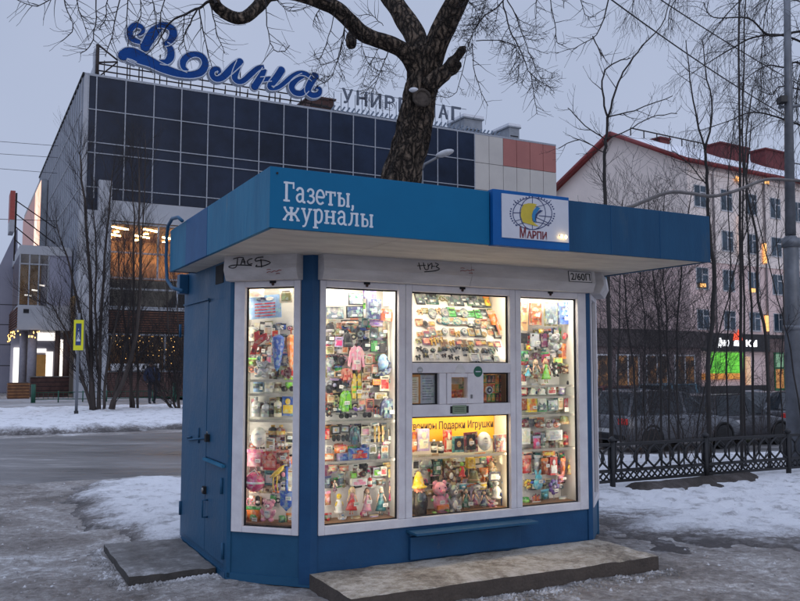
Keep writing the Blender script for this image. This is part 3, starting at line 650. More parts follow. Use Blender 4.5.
# side: door leaf, hatch leaf, hinges, locks
def sd(px, py): return sidept(px, py, -.486)
door = MB(); door.bb(-.488, -.4765, 1.105, 1.925, .10, 2.125, M_BLUE); door = door.build('door', kiosk, .003)
b = MB(); b.bb(-.505, -.489, 1.06, 1.93, 2.128, 2.142, M_BLUE); b.build('drip_strip', door)
hatch = MB(); y, z = sd(216, 462); hatch.bb(-.488, -.4765, .53, 1.095, .10, z-.02, M_BLUE); hatch = hatch.build('hatch_leaf', kiosk, .003)
b = MB(); b.bb(-.515, -.489, .52, 1.10, z-.015, z+.005, M_FASS); b.build('hatch_ledge', hatch)
b = MB(); b.bb(-.4855, -.4765, .53, 1.095, z+.012, 2.11, M_BLUE); b.build('upper_panel', kiosk, .003)
for px, py, par in ((181.5, 331, door), (181.5, 508, door), (223, 486, hatch), (224, 551, hatch)):
    y, z = sd(px, py); b = MB(); b.tube([(-.497, y, z-.06), (-.497, y, z+.06)], .012, M_BLUE, 8); b.build('hinge', par)
y, z = sd(209, 438); b = MB(); b.box((-.505, y-.01, z), (.03, .05, .06), M_DARK); b.tube([(-.505, y-.02, z+.03), (-.505, y-.02, z+.05), (-.505, y, z+.05), (-.505, y, z+.03)], .005, M_STEEL, 6); b.build('padlock', door)
ya, za = sd(190, 440); b = MB(); b.tube([(-.496, y, z), (-.5, ya, za), (-.5, ya+.03, za+.02), (-.5, ya-.1, za+.035)], .008, M_BLUE, 6); y2, z2 = sd(200, 428); b.tube([(-.496, y2, z2), (-.496, y2+.0, za)], .007, M_BLUE, 6); b.build('latch_bar', door)
y, z = sd(206, 490); b = MB(); b.box((-.5, y, z), (.024, .05, .06), M_DARK); b.tube([(-.5, y, z), (-.52, y, z)], .02, M_STEEL, 10); b.build('lock', hatch)
ya, za = sd(208, 517); yb2, zb2 = sd(208, 500); b = MB(); b.tube([(-.488, ya, za), (-.53, ya, za), (-.53, yb2, zb2), (-.488, yb2, zb2)], .009, M_BLUE, 6); b.build('handle', hatch)
ya, za = sidept(216, 285); yb2, zb2 = sidept(224, 262); b = MB(); b.bb(-.482, -.4762, yb2, ya, za, min(zb2, 2.39), M_DARK); b.build('vent_opening', kiosk)
ya, za = sd(187.5, 294); yb2, zb2 = sd(182, 277); b = MB(); b.bb(-.56, -.477, ya, 1.96, za, zb2, M_BLUE); bx = b.build('meter_box', kiosk, .006)
b = MB(); pts = [hit(p[0], p[1], K+U*-.735+V*0, U)-K for p in ((182, 291), (172, 288), (167, 280), (166, 262), (166.5, 238), (168, 226), (172, 219), (178, 217.5), (182, 221))]
b.tube([(p.dot(U), p.dot(V), p.z) for p in pts], .015, M_BLUE, 8); b.build('cable_pipe', kiosk)

# display bays
BACK = .30
def bay(M, x0, x1, name, zs, z0=.43, z1=2.2, back=BACK, shelf=True):
    b = MB(M); b.bb(x0, x1, back, back+.012, z0-.02, z1, M_WHITE); b.bb(x0-.01, x0-.002, .05, back, z0-.02, z1, M_WHITE); b.bb(x1+.002, x1+.01, .05, back, z0-.02, z1, M_WHITE)
    b.bb(x0, x1, .05, back-.001, z0-.02, z0-.008, mat('worn tray', (.24, .13, .07), .6)); b.bb(x0, x1, .05, back-.001, z1+.001, z1+.012, M_WHITE); o = b.build('display_case', kiosk)
    for z in zs:
        s = MB(M); s.bb(x0+.002, x1-.002, .07, back-.003, z-.005, z, M_SGLASS); s.bb(x0+.002, x1-.002, .0665, .0695, z-.016, z+.003, mat('shelf edge', (.62, .58, .48), .4)); s.build('shelf', o)
    return o
def shz(M, py, px, d=.1):
    if M is I: d_ = hit(px, py, K+V*d, V)-K; return d_.z
    n = (U+V)/2**.5; return (hit(px, py, K+n*d, n)-K).z
case_n = bay(CM, .055, .555, 'narrow', [shz(CM, y, 270) for y in (380, 394, 420)], back=.22)
case_l = bay(I, .095, .735, 'left', [shz(I, y, 360) for y in (421, 460)])
case_r = bay(I, 1.825, 2.50, 'right', [shz(I, y, 550) for y in (385, 396, 414, 448)])
case_m = bay(I, .785, 1.775, 'middle', [shz(I, y, 460) for y in (455,)], z1=1.235)
bb_ = MB(); bb_.add([(.79, .06, 1.62), (1.77, .06, 1.62), (1.77, .36, 2.19), (.79, .36, 2.19)], [(0, 1, 2, 3)], M_WHITE); bb_.bb(.79, 1.77, .06, .5, 2.2, 2.21, M_WHITE); bb_.bb(.782, .79, .05, .45, 1.56, 2.2, M_WHITE); bb_.bb(1.77, 1.778, .05, .45, 1.56, 2.2, M_WHITE); bb_.bb(.79, 1.77, .05, .12, 1.585, 1.6, M_WHITE); bb_.build('slanted_board', kiosk)
# cabin behind the small windows
M_CAB = mat('cabin boards', (.22, .13, .06), .7)
c_ = MB(); c_.bb(.79, 1.77, .62, .63, 1.24, 1.62, M_CAB); c_.bb(.78, .79, .05, .62, 1.25, 1.6, M_CAB); c_.bb(1.77, 1.78, .05, .62, 1.25, 1.6, M_CAB); c_.bb(.79, 1.77, .05, .62, 1.248, 1.256, M_CAB); c_.bb(.79, 1.77, .13, .62, 1.572, 1.58, M_CAB); c_.build('cabin_lining', kiosk)
# yellow banner with its words and the lit tube above it
ban = MB(); x0, _ = frontpt(408, 420, .27); x1, _ = frontpt(512, 416, .27); z0 = shz(I, 440, 460, .27); z1 = shz(I, 415, 460, .27); ban.bb(.79, 1.772, .27, .278, z0, z1, mat('yellow banner', (.72, .42, .02), .5, var=.04)); ban = ban.build('banner', kiosk)
xa, za = frontpt(404.5, 430.5, .268); xb, zb = 1.762, frontpt(508, 426, .268)[1]
text('banner_lettering', 'Сувениры Подарки Игрушки', .085, mat('banner ink', (.05, .025, .01), .5, var=0), T(xa, .2685, (za+zb)/2), ban, .0008, fit=xb-xa, offset=.0012)
t_ = MB(); t_.tube([(.815, .2, 1.205), (1.72, .2, 1.205)], .010, mat('warm tube', (1, .62, .12), .4, var=0, emit=5), 8); t_.build('lamp_tube', kiosk)
TUBE = mat('white tube', (1, .85, .62), .4, var=0, emit=6)
def lampset(M, x0, x1, z0, z1, top, side, dep=.11, col=(1, .91, .78)):
    cx, L_ = (x0+x1)/2, x1-x0
    t = MB(M); t.tube([(x0+.03, dep, z1+.0), (x1-.03, dep, z1)], .008, TUBE, 6); t.build('lamp_tube', kiosk)
    Mw = Matrix.Translation(K) @ Matrix.Rotation(TH, 4, 'Z') @ M
    def al(nm, p, d, sx, sy, e):
        o = area(nm, (0, 0, 0), (0, 0, 0), sx, sy, e, col)
        zc = -Vector(d).normalized(); xc = Vector((1, 0, 0)) if abs(zc.x) < .7 else Vector((0, 0, 1)); xc = (xc-zc*xc.dot(zc)).normalized(); yc = zc.cross(xc)
        R_ = Matrix((xc, yc, zc)).transposed().to_4x4(); R_.translation = Vector(p); o.matrix_world = Mw @ R_
    al('tube_and_fill_light', (cx, dep-.03, z1-.012), (0, .45, -1), L_*.9, .03, top)
    al('tube_and_fill_light', (x0+.004, .065, (z0+z1)/2), (1, .9, 0), (z1-z0)*.92, .02, side); al('tube_and_fill_light', (x1-.004, .065, (z0+z1)/2), (-1, .9, 0), (z1-z0)*.92, .02, side)  # unseen side fill lights, added to light the bay evenly; no tubes stand here
LK = 1.55
lampset(CM, .06, .55, .45, 2.195, 2.1*LK, 1.0*LK, .07)
lampset(I, .10, .73, .45, 2.195, 2.7*LK, 1.55*LK)
lampset(I, 1.83, 2.495, .45, 2.195, 2.4*LK, 1.3*LK)
lampset(I, .80, 1.76, 1.64, 2.195, 1.5*LK, .42*LK, col=(1, .86, .66))
lampset(I, .80, 1.765, .45, 1.19, 1.3*LK, .7*LK, col=(1, .80, .52))
lampset(I, .80, 1.76, 1.27, 1.565, 1.0*LK, .02, .3, (1, .75, .4))
# ------------------------------------------------------------------ the goods in the windows
NAMED = dict(white='#e9e6de', cream='#e6dcc0', black='#17171a', dark='#2b2a30', grey='#8a8a8c', silver='#b9bcc2', pink='#e79ab0', hotpink='#d8417e', red='#c2251f', maroon='#6b1f22', orange='#e37a1e', rust='#9c4a1e', yellow='#ecc829', gold='#c49a35',
  lime='#7fd12c', green='#2f9a3c', emerald='#1d5a48', teal='#2f7f86', cyan='#5cb9cf', blue='#2f5bb3', navy='#27355c', sky='#8fb3dc', purple='#6f4a9c', lilac='#b9a3cf', brown='#6d4a2f', tan='#b08a5a', beige='#cdb792', olive='#7a7440', salmon='#e08a72', skin='#e5b796', blond='#dcc070', slate='#55636e', plum='#7c3358')
def C(n): return pm(NAMED[n])
RY = lambda a: Matrix.Rotation(a, 3, 'Y')
RX = lambda a: Matrix.Rotation(a, 3, 'X')
def g_card(b, w, h, c, d):
    b.bb(-w/2, w/2, 0, .004, -h/2, h/2, C(c)); b.bb(-w*.36, w*.36, -.003, -.0002, -h*.36, h*.22, C(d)); b.bb(-w*.3, w*.3, -.002, -.0003, h*.29, h*.36, C('dark'))
def g_book(b, w, h, c, d):
    b.bb(-w/2, w/2, 0, .02, -h/2, h/2, C(c)); b.bb(-w*.5, -w*.4, -.0025, -.0003, -h*.49, h*.49, C(d)); b.bb(-w*.28, w*.38, -.0022, -.0003, h*.14, h*.3, C(d)); b.bb(-w*.2, w*.3, -.0018, -.0003, -h*.25, -h*.2, C(d)); b.bb(-w*.46, w*.48, .002, .018, h*.5, h*.503, C('white'))
def g_pict(b, w, h, c, d):
    b.bb(-w/2, w/2, 0, .008, -h/2, h/2, C(c)); b.bb(-w*.44, w*.44, -.0024, -.0003, -h*.1, h*.42, C(d)); b.prism([(-w*.44, -h*.42), (w*.44, -h*.42), (w*.44, -h*.08), (w*.2, h*.1), (0, -h*.05), (-w*.25, h*.14), (-w*.44, -h*.02)], -.0036, -.0026, C('slate')); b.bb(-w*.2, w*.1, -.005, -.0038, -h*.36, -h*.22, C('white'))
def g_box(b, w, h, c, d):
    b.bb(-w/2, w/2, 0, min(.05, w), -h/2, h/2, C(c)); b.bb(-w*.4, w*.4, -.0025, -.0003, -h*.38, h*.05, C(d)); b.disc((0, -.0035, h*.22), w*.2, h*.16, .005, C(d), 10)
def g_shades(b, w, h, c, d):
    for s in (-1, 1):
        b.disc((s*w*.25, -.004, 0), w*.22, h*.42, .01, C(c), 14); b.tube([(s*w*.45, 0, h*.2), (s*w*.5, .05, h*.2)], .0025, C(d), 4)
    b.tube([(-w*.08, -.006, h*.2), (0, -.008, h*.27), (w*.08, -.006, h*.2)], .003, C(d), 5)
def g_disc(b, w, h, c, d):
    b.disc((0, 0, 0), w/2, h/2, .014, C(c), 20); b.disc((0, -.009, 0), w*.36, h*.36, .003, C(d), 18); b.disc((0, -.0115, 0), w*.16, h*.16, .0016, C(c), 12)
def g_packet(b, w, h, c, d):
    vs = []; n = 7
    for j in range(n):
        z = -h/2+h*.82*j/(n-1); t = .016*math.sin(math.pi*j/(n-1))+.001
        vs += [(-w/2*(1-.06*math.sin(math.pi*j/(n-1))), 0, z), (0, -t, z), (w/2*(1-.06*math.sin(math.pi*j/(n-1))), 0, z), (0, t, z)]
    b.add(vs, [(j*4+k, j*4+(k+1) % 4, j*4+4+(k+1) % 4, j*4+4+k) for j in range(n-1) for k in range(4)], C(c), True); b.bb(-w/2, w/2, -.002, .002, h*.31, h/2, C(d)); b.ell((0, -.012, -h*.12), (w*.24, .009, h*.18), C(d), 8, 6)
def g_hat(b, w, h, c, d):
    b.lathe([(w*.5, -h*.3), (w*.49, -h*.1), (w*.42, h*.16), (w*.26, h*.32), (.002, h*.38)], C(c), 14, M=Matrix.Diagonal((1, .5, 1)).to_3x3()); b.lathe([(w*.52, -h*.48), (w*.54, -h*.36), (w*.52, -h*.2), (w*.4, -h*.2)], C(d), 14, M=Matrix.Diagonal((1, .5, 1)).to_3x3()); b.ell((0, 0, h*.42), (w*.14, w*.12, h*.1), C(d), 8, 6)
GLOVE = [(-.3, -.5), (.25, -.5), (.27, -.18), (.48, .02), (.42, .14), (.26, .02), (.27, .38), (.17, .4), (.13, .1), (.1, .5), (-.01, .5), (-.04, .12), (-.09, .46), (-.2, .44), (-.2, .08), (-.27, .3), (-.37, .27), (-.34, -.1)]
def g_glove(b, w, h, c, d): b.prism([(x*w, z*h) for x, z in GLOVE], 0, .018, C(c)); b.bb(-w*.33, w*.28, -.002, .02, -h*.5, -h*.36, C(d))
VEST = [(-.4, -.5), (.4, -.5), (.42, .05), (.36, .3), (.36, .5), (.18, .5), (0, .22), (-.18, .5), (-.36, .5), (-.36, .3), (-.42, .05)]
def g_vest(b, w, h, c, d): b.prism([(x*w, z*h) for x, z in VEST], 0, .018, C(c)); b.bb(-w*.4, w*.4, -.002, -.0003, -h*.28, -h*.2, C(d)); b.bb(-w*.4, w*.4, -.002, -.0003, -h*.08, 0, C(d)); b.bb(-.004, .004, -.003, -.0021, -h*.5, h*.2, C('dark'))
JACK = [(-.26, -.5), (.26, -.5), (.27, .1), (.4, -.38), (.5, -.34), (.42, .25), (.3, .42), (.12, .5), (0, .42), (-.12, .5), (-.3, .42), (-.42, .25), (-.5, -.34), (-.4, -.38), (-.27, .1)]
def g_jacket(b, w, h, c, d): b.prism([(x*w, z*h) for x, z in JACK], 0, .022, C(c)); b.bb(-.003, .003, -.0025, -.0003, -h*.48, h*.4, C(d)); b.bb(-w*.2, -w*.06, -.0025, -.0003, -h*.25, -h*.1, C(d)); b.bb(w*.06, w*.2, -.0025, -.0003, -h*.25, -h*.1, C(d)); b.disc((0, -.004, h*.3), w*.09, h*.06, .006, C(d), 10)
def g_doll(b, w, h, c, d):
    b.lathe([(w*.46, -h*.36), (w*.4, -h*.28), (w*.22, -h*.02), (w*.13, h*.1), (w*.17, h*.2), (w*.07, h*.25)], C(c), 12, M=Matrix.Diagonal((1, .6, 1)).to_3x3()); b.ell((0, -.002, h*.34), (w*.17, w*.15, h*.1), C('skin'), 10, 8)
    b.ell((0, w*.06, h*.36), (w*.22, w*.13, h*.12), C(d), 10, 8)
    for s in (-1, 1):
        b.tube([(s*w*.17, 0, h*.2), (s*w*.32, -.006, h*.06), (s*w*.38, -.012, -h*.06)], [.008, .006, .005], C('skin'), 6); b.tube([(s*w*.1, 0, -h*.34), (s*w*.1, 0, -h*.48)], w*.05, C('skin'), 6); b.ell((s*w*.1, -.004, -h*.485), (w*.06, w*.08, h*.02), C(c), 6, 5); b.tube([(s*w*.18, w*.08, h*.36), (s*w*.24, w*.05, h*.1)], [w*.08, w*.03], C(d), 6); b.ell((s*w*.06, -w*.14, h*.35), (w*.02, w*.02, h*.014), C('dark'), 5, 4)
def g_plush(b, w, h, c, d):
    b.ell((0, 0, -h*.18), (w*.34, w*.26, h*.26), C(c)); b.ell((0, -w*.18, -h*.2), (w*.2, w*.12, h*.16), C(d), 8, 6); b.ell((0, 0, h*.24), (w*.32, w*.28, h*.2), C(c)); b.ell((0, -w*.24, h*.2), (w*.15, w*.1, h*.08), C(d), 8, 6); b.ell((0, -w*.34, h*.22), (w*.05, w*.04, h*.025), C('black'), 6, 5)
    for s in (-1, 1):
        b.ell((s*w*.28, 0, h*.4), (w*.13, w*.08, h*.1), C(c), 8, 6); b.ell((s*w*.36, -w*.1, -h*.1), (w*.11, w*.1, h*.17), C(c), 8, 6, RY(s*.5)); b.ell((s*w*.24, -w*.16, -h*.42), (w*.16, w*.2, h*.09), C(c), 8, 6); b.ell((s*w*.13, -w*.25, h*.3), (w*.035, w*.03, h*.022), C('black'), 5, 4)
def g_bottle(b, w, h, c, d): b.lathe([(w*.46, -h*.5), (w*.5, -h*.46), (w*.5, h*.14), (w*.42, h*.24), (w*.2, h*.3), (w*.2, h*.34)], C(c), 14); b.lathe([(w*.24, h*.34), (w*.24, h*.5), (.002, h*.5)], C(d), 12); b.lathe([(w*.506, -h*.3), (w*.506, h*.02)], C(d), 14)
def g_mug(b, w, h, c, d):
    b.lathe([(w*.36, -h*.5), (w*.38, -h*.46), (w*.38, h*.5), (w*.34, h*.5), (w*.34, -h*.3)], C(c), 16); b.lathe([(w*.385, -h*.2), (w*.385, h*.2)], C(d), 16); b.tube([(w*.36, 0, h*.28), (w*.5, 0, h*.22), (w*.5, 0, -h*.15), (w*.36, 0, -h*.25)], w*.05, C(c), 6)
def g_plate(b, w, h, c, d): b.lathe([(w*.25, .012), (w*.3, .006), (w*.5, -.006), (w*.5, -.01), (w*.3, 0), (.001, .004)], C(c), 20, M=RX(rad(80)) @ Matrix.Diagonal((1, h/w, 1)).to_3x3()); b.disc((0, -.008, 0), w*.2, h*.2, .003, C(d), 14)
def g_shovel(b, w, h, c, d): b.prism([(-w*.5, -h*.1), (w*.5, -h*.1), (w*.46, -h*.38), (0, -h*.5), (-w*.46, -h*.38)], -.012, 0, C(c)); b.tube([(0, -.004, -h*.12), (0, -.004, h*.38)], w*.1, C(d), 8); b.tube([(-w*.26, -.004, h*.38), (w*.26, -.004, h*.38), (w*.26, -.004, h*.48), (-w*.26, -.004, h*.48), (-w*.26, -.004, h*.38)], w*.08, C(c), 6)
def g_gun(b, w, h, c, d): b.prism([(-.5*w, -.5*h), (-.2*w, -.5*h), (-.1*w, -.12*h), (.15*w, .02*h), (.5*w, .2*h), (.42*w, .42*h), (0, .3*h), (-.05*w, .5*h), (-.3*w, .42*h), (-.25*w, .05*h)], -.012, .012, C(c)); b.disc((-w*.3, -.014, -h*.32), w*.1, h*.09, .006, C(d), 10)
def g_umbrella(b, w, h, c, d): b.lathe([(.003, -h*.5), (w*.2, -h*.4), (w*.45, h*.1), (w*.4, h*.26), (w*.12, h*.32)], C(c), 9, smooth=False); b.tube([(0, 0, h*.3), (0, 0, h*.42), (w*.12, 0, h*.49), (w*.26, 0, h*.44)], w*.07, C(d), 7)
def g_flower(b, w, h, c, d):
    for k in range(7): a = 2*math.pi*k/7; b.ell((w*.3*math.cos(a), -.004, h*.12+h*.27*math.sin(a)), (w*.17, .012, w*.17), C(c), 8, 6)
    b.ell((0, -.012, h*.12), (w*.13, .014, w*.13), C(d), 8, 6); b.tube([(0, .006, h*.1), (0, .006, -h*.5)], .003, C('white'), 5)
def g_statue(b, w, h, c, d): b.lathe([(w*.4, -h*.5), (w*.42, -h*.42), (w*.28, -h*.36), (w*.34, -h*.1), (w*.2, h*.16), (w*.1, h*.2)], C(c), 12); b.ell((0, 0, h*.33), (w*.22, w*.22, h*.15), C(d)); b.ell((-w*.26, -w*.1, -h*.02), (w*.1, w*.1, h*.14), C(d), 7, 5, RY(.4)); b.ell((w*.26, -w*.1, -h*.02), (w*.1, w*.1, h*.14), C(d), 7, 5, RY(-.4))
ANIM = [(-.5, .1), (-.36, .32), (-.2, .24), (.1, .26), (.24, .5), (.3, .42), (.5, .28), (.44, .14), (.32, .12), (.3, -.5), (.2, -.5), (.16, -.1), (-.16, -.1), (-.2, -.5), (-.32, -.5), (-.32, .02)]
def g_animal(b, w, h, c, d): b.prism([(x*w, z*h) for x, z in ANIM], -.008, .004, C(c)); b.ell((w*.36, -.01, h*.28), (w*.05, .004, h*.06), C(d), 6, 5); b.bb(-w*.15, w*.1, -.0105, -.0083, .02*h, .16*h, C(d))
def g_ball(b, w, h, c, d): b.ell((0, 0, 0), (w/2, w/2, h/2), C(c), 14, 10); b.lathe([(w*.49, -h*.06), (w*.512, 0), (w*.49, h*.06)], C(d), 14); b.tube([(-w*.3, -w*.2, h*.36), (0, -w*.1, h*.62), (w*.3, -w*.2, h*.36)], .004, C(d), 5)
def g_tree(b, w, h, c, d):
    for z, r in ((-.35, .5), (-.08, .4), (.2, .28)): b.lathe([(w*r, h*z), (w*r*.9, h*(z+.03)), (.002, h*(z+.32))], C(c), 9)
    b.lathe([(w*.1, -h*.5), (w*.1, -h*.35)], C(d), 7)
def g_strip(b, w, h, c, d):
    b.bb(-w/2, w/2, 0, .003, -h/2, h/2, C(c)); n = max(3, int(h/w))
    for k in range(n): b.disc((0, -.003, -h/2+h*(k+.5)/n), w*.3, w*.3, .005, C(d), 10)
def g_cap(b, w, h, c, d): b.ell((w*.05, .01, h*.12), (w*.36, w*.22, h*.38), C(c)); b.prism([(-.5*w, -.5*h), (-.1*w, -.28*h), (.38*w, -.12*h), (.3*w, -.32*h), (-.1*w, -.5*h)], -.05, .02, C(d)); b.tube([(.2*w, -.02, .3*h), (.46*w, 0, .1*h), (.38*w, .01, -.4*h)], w*.06, C(d), 6)
def g_roll(b, w, h, c, d): b.lathe([(w*.2, -.02), (w*.5, -.02), (w*.5, .02), (w*.2, .02), (w*.2, -.02)], C(c), 18, M=RX(math.pi/2)); b.lathe([(w*.14, -.018), (w*.2, -.018), (w*.2, .018), (w*.14, .018)], C(d), 14, M=RX(math.pi/2))
def g_pens(b, w, h, c, d):
    n = 5
    for k in range(n): x = -w/2+w*(k+.5)/n; hh = h*(.8+.2*((k*7) % 3)/2); b.tube([(x, 0, -h/2), (x, 0, -h/2+hh)], w*.07, C((c, d)[k % 2]), 6); b.tube([(x, 0, -h/2+hh), (x, 0, -h/2+hh+.01)], w*.05, C('dark'), 6)
    b.bb(-w/2, w/2, -.012, -.008, -h*.5, -h*.2, C('white'))
def g_watch(b, w, h, c, d):
    for s in (-.3, 0, .3): b.bb(s*w-w*.07, s*w+w*.07, 0, .004, -h*.5, h*.5, C(c)); b.disc((s*w, -.005, h*.05), w*.12, w*.12, .008, C(d), 12)
    b.bb(-w*.5, w*.5, .004, .03, -h*.5, -h*.32, C('dark'))
def g_frame(b, w, h, c, d):
    t = min(w, h)*.14
    for p in ((-w/2, w/2, h/2-t, h/2), (-w/2, w/2, -h/2, -h/2+t), (-w/2, -w/2+t, -h/2+t, h/2-t), (w/2-t, w/2, -h/2+t, h/2-t)): b.bb(p[0], p[1], -.006, .01, p[2], p[3], C(c))
    b.bb(-w/2+t, w/2-t, 0, .004, -h/2+t, h/2-t, C(d)); b.disc((0, -.002, 0), w*.16, h*.2, .003, C('tan'), 10)
def g_bag(b, w, h, c, d): b.ell((0, 0, -h*.1), (w*.48, w*.25, h*.4), C(c), 12, 9); b.bb(-w*.3, w*.3, -w*.24, w*.2, h*.16, h*.26, C(d)); b.tube([(-w*.26, 0, h*.24), (-w*.14, 0, h*.46), (w*.14, 0, h*.46), (w*.26, 0, h*.24)], w*.05, C(d), 6); b.ell((0, -w*.22, -h*.12), (w*.2, w*.06, h*.16), C(d), 8, 6)
def g_phone(b, w, h, c, d): b.bb(-w/2, w/2, 0, .009, -h/2, h/2, C(c)); b.bb(-w*.42, w*.42, -.0015, -.0003, -h*.44, h*.44, C(d)); b.disc((-w*.25, -.003, h*.34), w*.1, w*.1, .004, C('black'), 10)
def g_gnome(b, w, h, c, d):
    b.lathe([(w*.42, -h*.5), (w*.46, -h*.2), (w*.34, h*.08)], C(d), 12); b.ell((0, -w*.06, h*.08), (w*.34, w*.3, h*.12), C('salmon')); b.lathe([(w*.5, h*.15), (w*.48, h*.18), (w*.34, h*.2), (w*.25, h*.38), (w*.12, h*.5), (.002, h*.51)], C(c), 12); b.ell((0, -w*.34, -h*.06), (w*.3, w*.12, h*.14), C('slate'), 8, 6); b.ell((0, -w*.38, h*.07), (w*.07, w*.07, h*.03), C('salmon'), 6, 5)
    for s in (-1, 1): b.ell((s*w*.42, -w*.1, -h*.18), (w*.11, w*.11, h*.17), C(d), 7, 6)
def g_pig(b, w, h, c, d):
    b.bb(-w*.42, w*.42, -.03, .02, -h*.47, -h*.4, C(d))
    for s in (-1, 1): b.lathe([(h*.06, -.02), (h*.06, .02)], C('lime'), 10, (s*w*.36, -.01, -h*.42), RX(math.pi/2)); b.ell((s*w*.26, 0, h*.44), (w*.13, w*.06, h*.08), C(c), 8, 6, RY(s*.5)); b.ell((s*w*.36, -w*.08, -h*.02), (w*.1, w*.1, h*.14), C(c), 8, 6); b.ell((s*w*.46, -w*.08, -h*.02), (w*.08, w*.08, h*.05), C('lime'), 7, 5); b.ell((s*w*.16, -w*.28, h*.32), (w*.04, w*.03, h*.03), C('black'), 6, 5); b.ell((s*w*.05, -w*.42, h*.22), (w*.025, w*.02, h*.02), C('maroon'), 5, 4)
    b.ell((0, 0, -h*.16), (w*.36, w*.28, h*.26), C(c)); b.ell((0, 0, h*.28), (w*.38, w*.32, h*.2), C(c)); b.ell((0, -w*.3, h*.22), (w*.15, w*.12, h*.06), C('hotpink'), 8, 6); b.bb(-w*.3, w*.3, -w*.33, -w*.2, -h*.3, -h*.18, C('orange'))
def g_banana(b, w, h, c, d):
    b.tube([(-w*.4, -.01, 0), (-w*.1, -.016, h*.12), (w*.3, -.016, h*.36), (w*.44, -.01, h*.5)], [.004, w*.14, w*.13, .005], C(c), 8)
    for x in (-.16, .08): b.tube([(x*w, -.012, h*.08), (x*w-.004, -.012, -h*.2), (x*w+.01, -.014, -h*.46)], .005, C(c), 6); b.ell((x*w+.012, -.016, -h*.48), (.012, .012, .008), C(d), 6, 5)
def g_frogcar(b, w, h, c, d):
    b.ell((0, 0, 0), (w*.32, w*.3, h*.34), C(c))
    for s in (-1, 1): b.lathe([(h*.18, -.015), (h*.18, .015)], C('dark'), 10, (s*w*.36, -.01, -h*.32), RX(math.pi/2)); b.ell((s*w*.26, -w*.1, h*.34), (w*.14, w*.14, h*.14), C(c), 8, 6); b.ell((s*w*.26, -w*.22, h*.35), (w*.07, w*.04, h*.07), C(d), 6, 5)
def g_rabbit(b, w, h, c, d):
    b.ell((0, 0, -h*.2), (w*.34, w*.16, h*.28), C(c)); b.ell((w*.04, 0, h*.14), (w*.24, w*.14, h*.16), C(c))
    for s in (-1, 1): b.ell((s*w*.14, 0, h*.38), (w*.08, w*.05, h*.16), C(c), 8, 6, RY(s*.3)); b.ell((s*w*.4, 0, -h*.1), (w*.14, w*.08, h*.08), C(d), 7, 5)
def g_bell(b, w, h, c, d): b.lathe([(w*.5, -h*.5), (w*.46, -h*.42), (w*.3, h*.05), (w*.22, h*.3), (.002, h*.38)], C(c), 14); b.ell((0, 0, h*.42), (w*.1, w*.1, h*.09), C(d), 8, 6); b.lathe([(w*.47, -h*.36), (w*.43, -h*.26)], C(d), 14)
def g_cup(b, w, h, c, d): b.lathe([(w*.12, -h*.5), (w*.1, -h*.2), (w*.45, h*.2), (w*.5, h*.5), (w*.44, h*.5), (w*.36, h*.2)], C(c), 12); b.ell((0, 0, h*.36), (w*.36, w*.36, h*.12), C(d), 8, 6)
def g_earring(b, w, h, c, d): b.bb(-w/2, w/2, .002, .004, -h/2, h/2, C('white')); [b.disc((s*w*.22, -.002, 0), w*.16, w*.16, .006, C(c), 10) for s in (-1, 1)]; b.bb(-w*.3, w*.3, -.0012, -.0003, h*.3, h*.4, C(d))
def g_clip(b, w, h, c, d): b.ell((-w*.24, -.006, 0), (w*.24, .012, h*.4), C(c), 9, 6, RY(.4)); b.ell((w*.24, -.006, 0), (w*.24, .012, h*.4), C(c), 9, 6, RY(-.4)); b.ell((0, -.012, 0), (w*.12, .012, h*.26), C(d), 8, 6)
def g_poster(b, w, h, c, d):
    b.bb(-w/2, w/2, 0, .003, -h/2, h/2, C(c))
    for k in range(5):
        ww = w*(.32+.1*((k*3) % 3)/2); b.bb(-ww, ww, -.0022, -.0004, h*(.12-.13*k), h*(.17-.13*k), C(d))
    b.disc((-w*.1, -.002, h*.33), w*.16, h*.09, .003, C('navy'), 12); b.disc((w*.16, -.002, h*.34), w*.12, h*.08, .0034, C('white'), 12)
def g_sheet(b, w, h, c, d):
    b.bb(-w/2, w/2, 0, .002, -h/2, h/2, C(c))
    for k in range(9): b.bb(-w*.38, w*(.2+.16*((k*5) % 4)/3), -.0016, -.0004, h*(.36-.09*k), h*(.385-.09*k), C(d))
def g_rings(b, w, h, c, d):
    for s in (-1, 1):
        P = [(s*w*.24+w*.22*math.cos(a), 0, h*.3*math.sin(a)) for a in [2*math.pi*k/12 for k in range(13)]]; b.tube(P, w*.045, C(c), 6)
    b.bb(-w*.2, w*.2, .004, .006, h*.2, h*.5, C(d))
KIND = {k[2:]: v for k, v in globals().items() if k.startswith('g_')}
OBJNAME = dict(card='blister_card', book='notebook', pict='picture_board', box='toy_box', shades='sunglasses', disc='round_ornament', packet='goods_packet', hat='knitted_hat', glove='glove', vest='vest', jacket='jacket', doll='doll', plush='plush_toy', bottle='bottle', mug='mug', plate='plate', shovel='toy_shovel', gun='toy_pistol', umbrella='folded_umbrella',
  flower='pinwheel', statue='figurine', animal='souvenir_magnet', ball='toy_ball', tree='tree_ornament', strip='sticker_strip', cap='cap', roll='tape_roll', pens='pen_set', watch='watch_stand', frame='photo_frame', bag='handbag', phone='phone_case', gnome='gnome_toy', pig='pig_toy', banana='banana_toy', frogcar='frog_toy', rabbit='balloon_rabbit', bell='bell_souvenir', cup='goblet', earring='earring_card', clip='hair_clip', poster='poster', sheet='notice_sheet', rings='bangles')
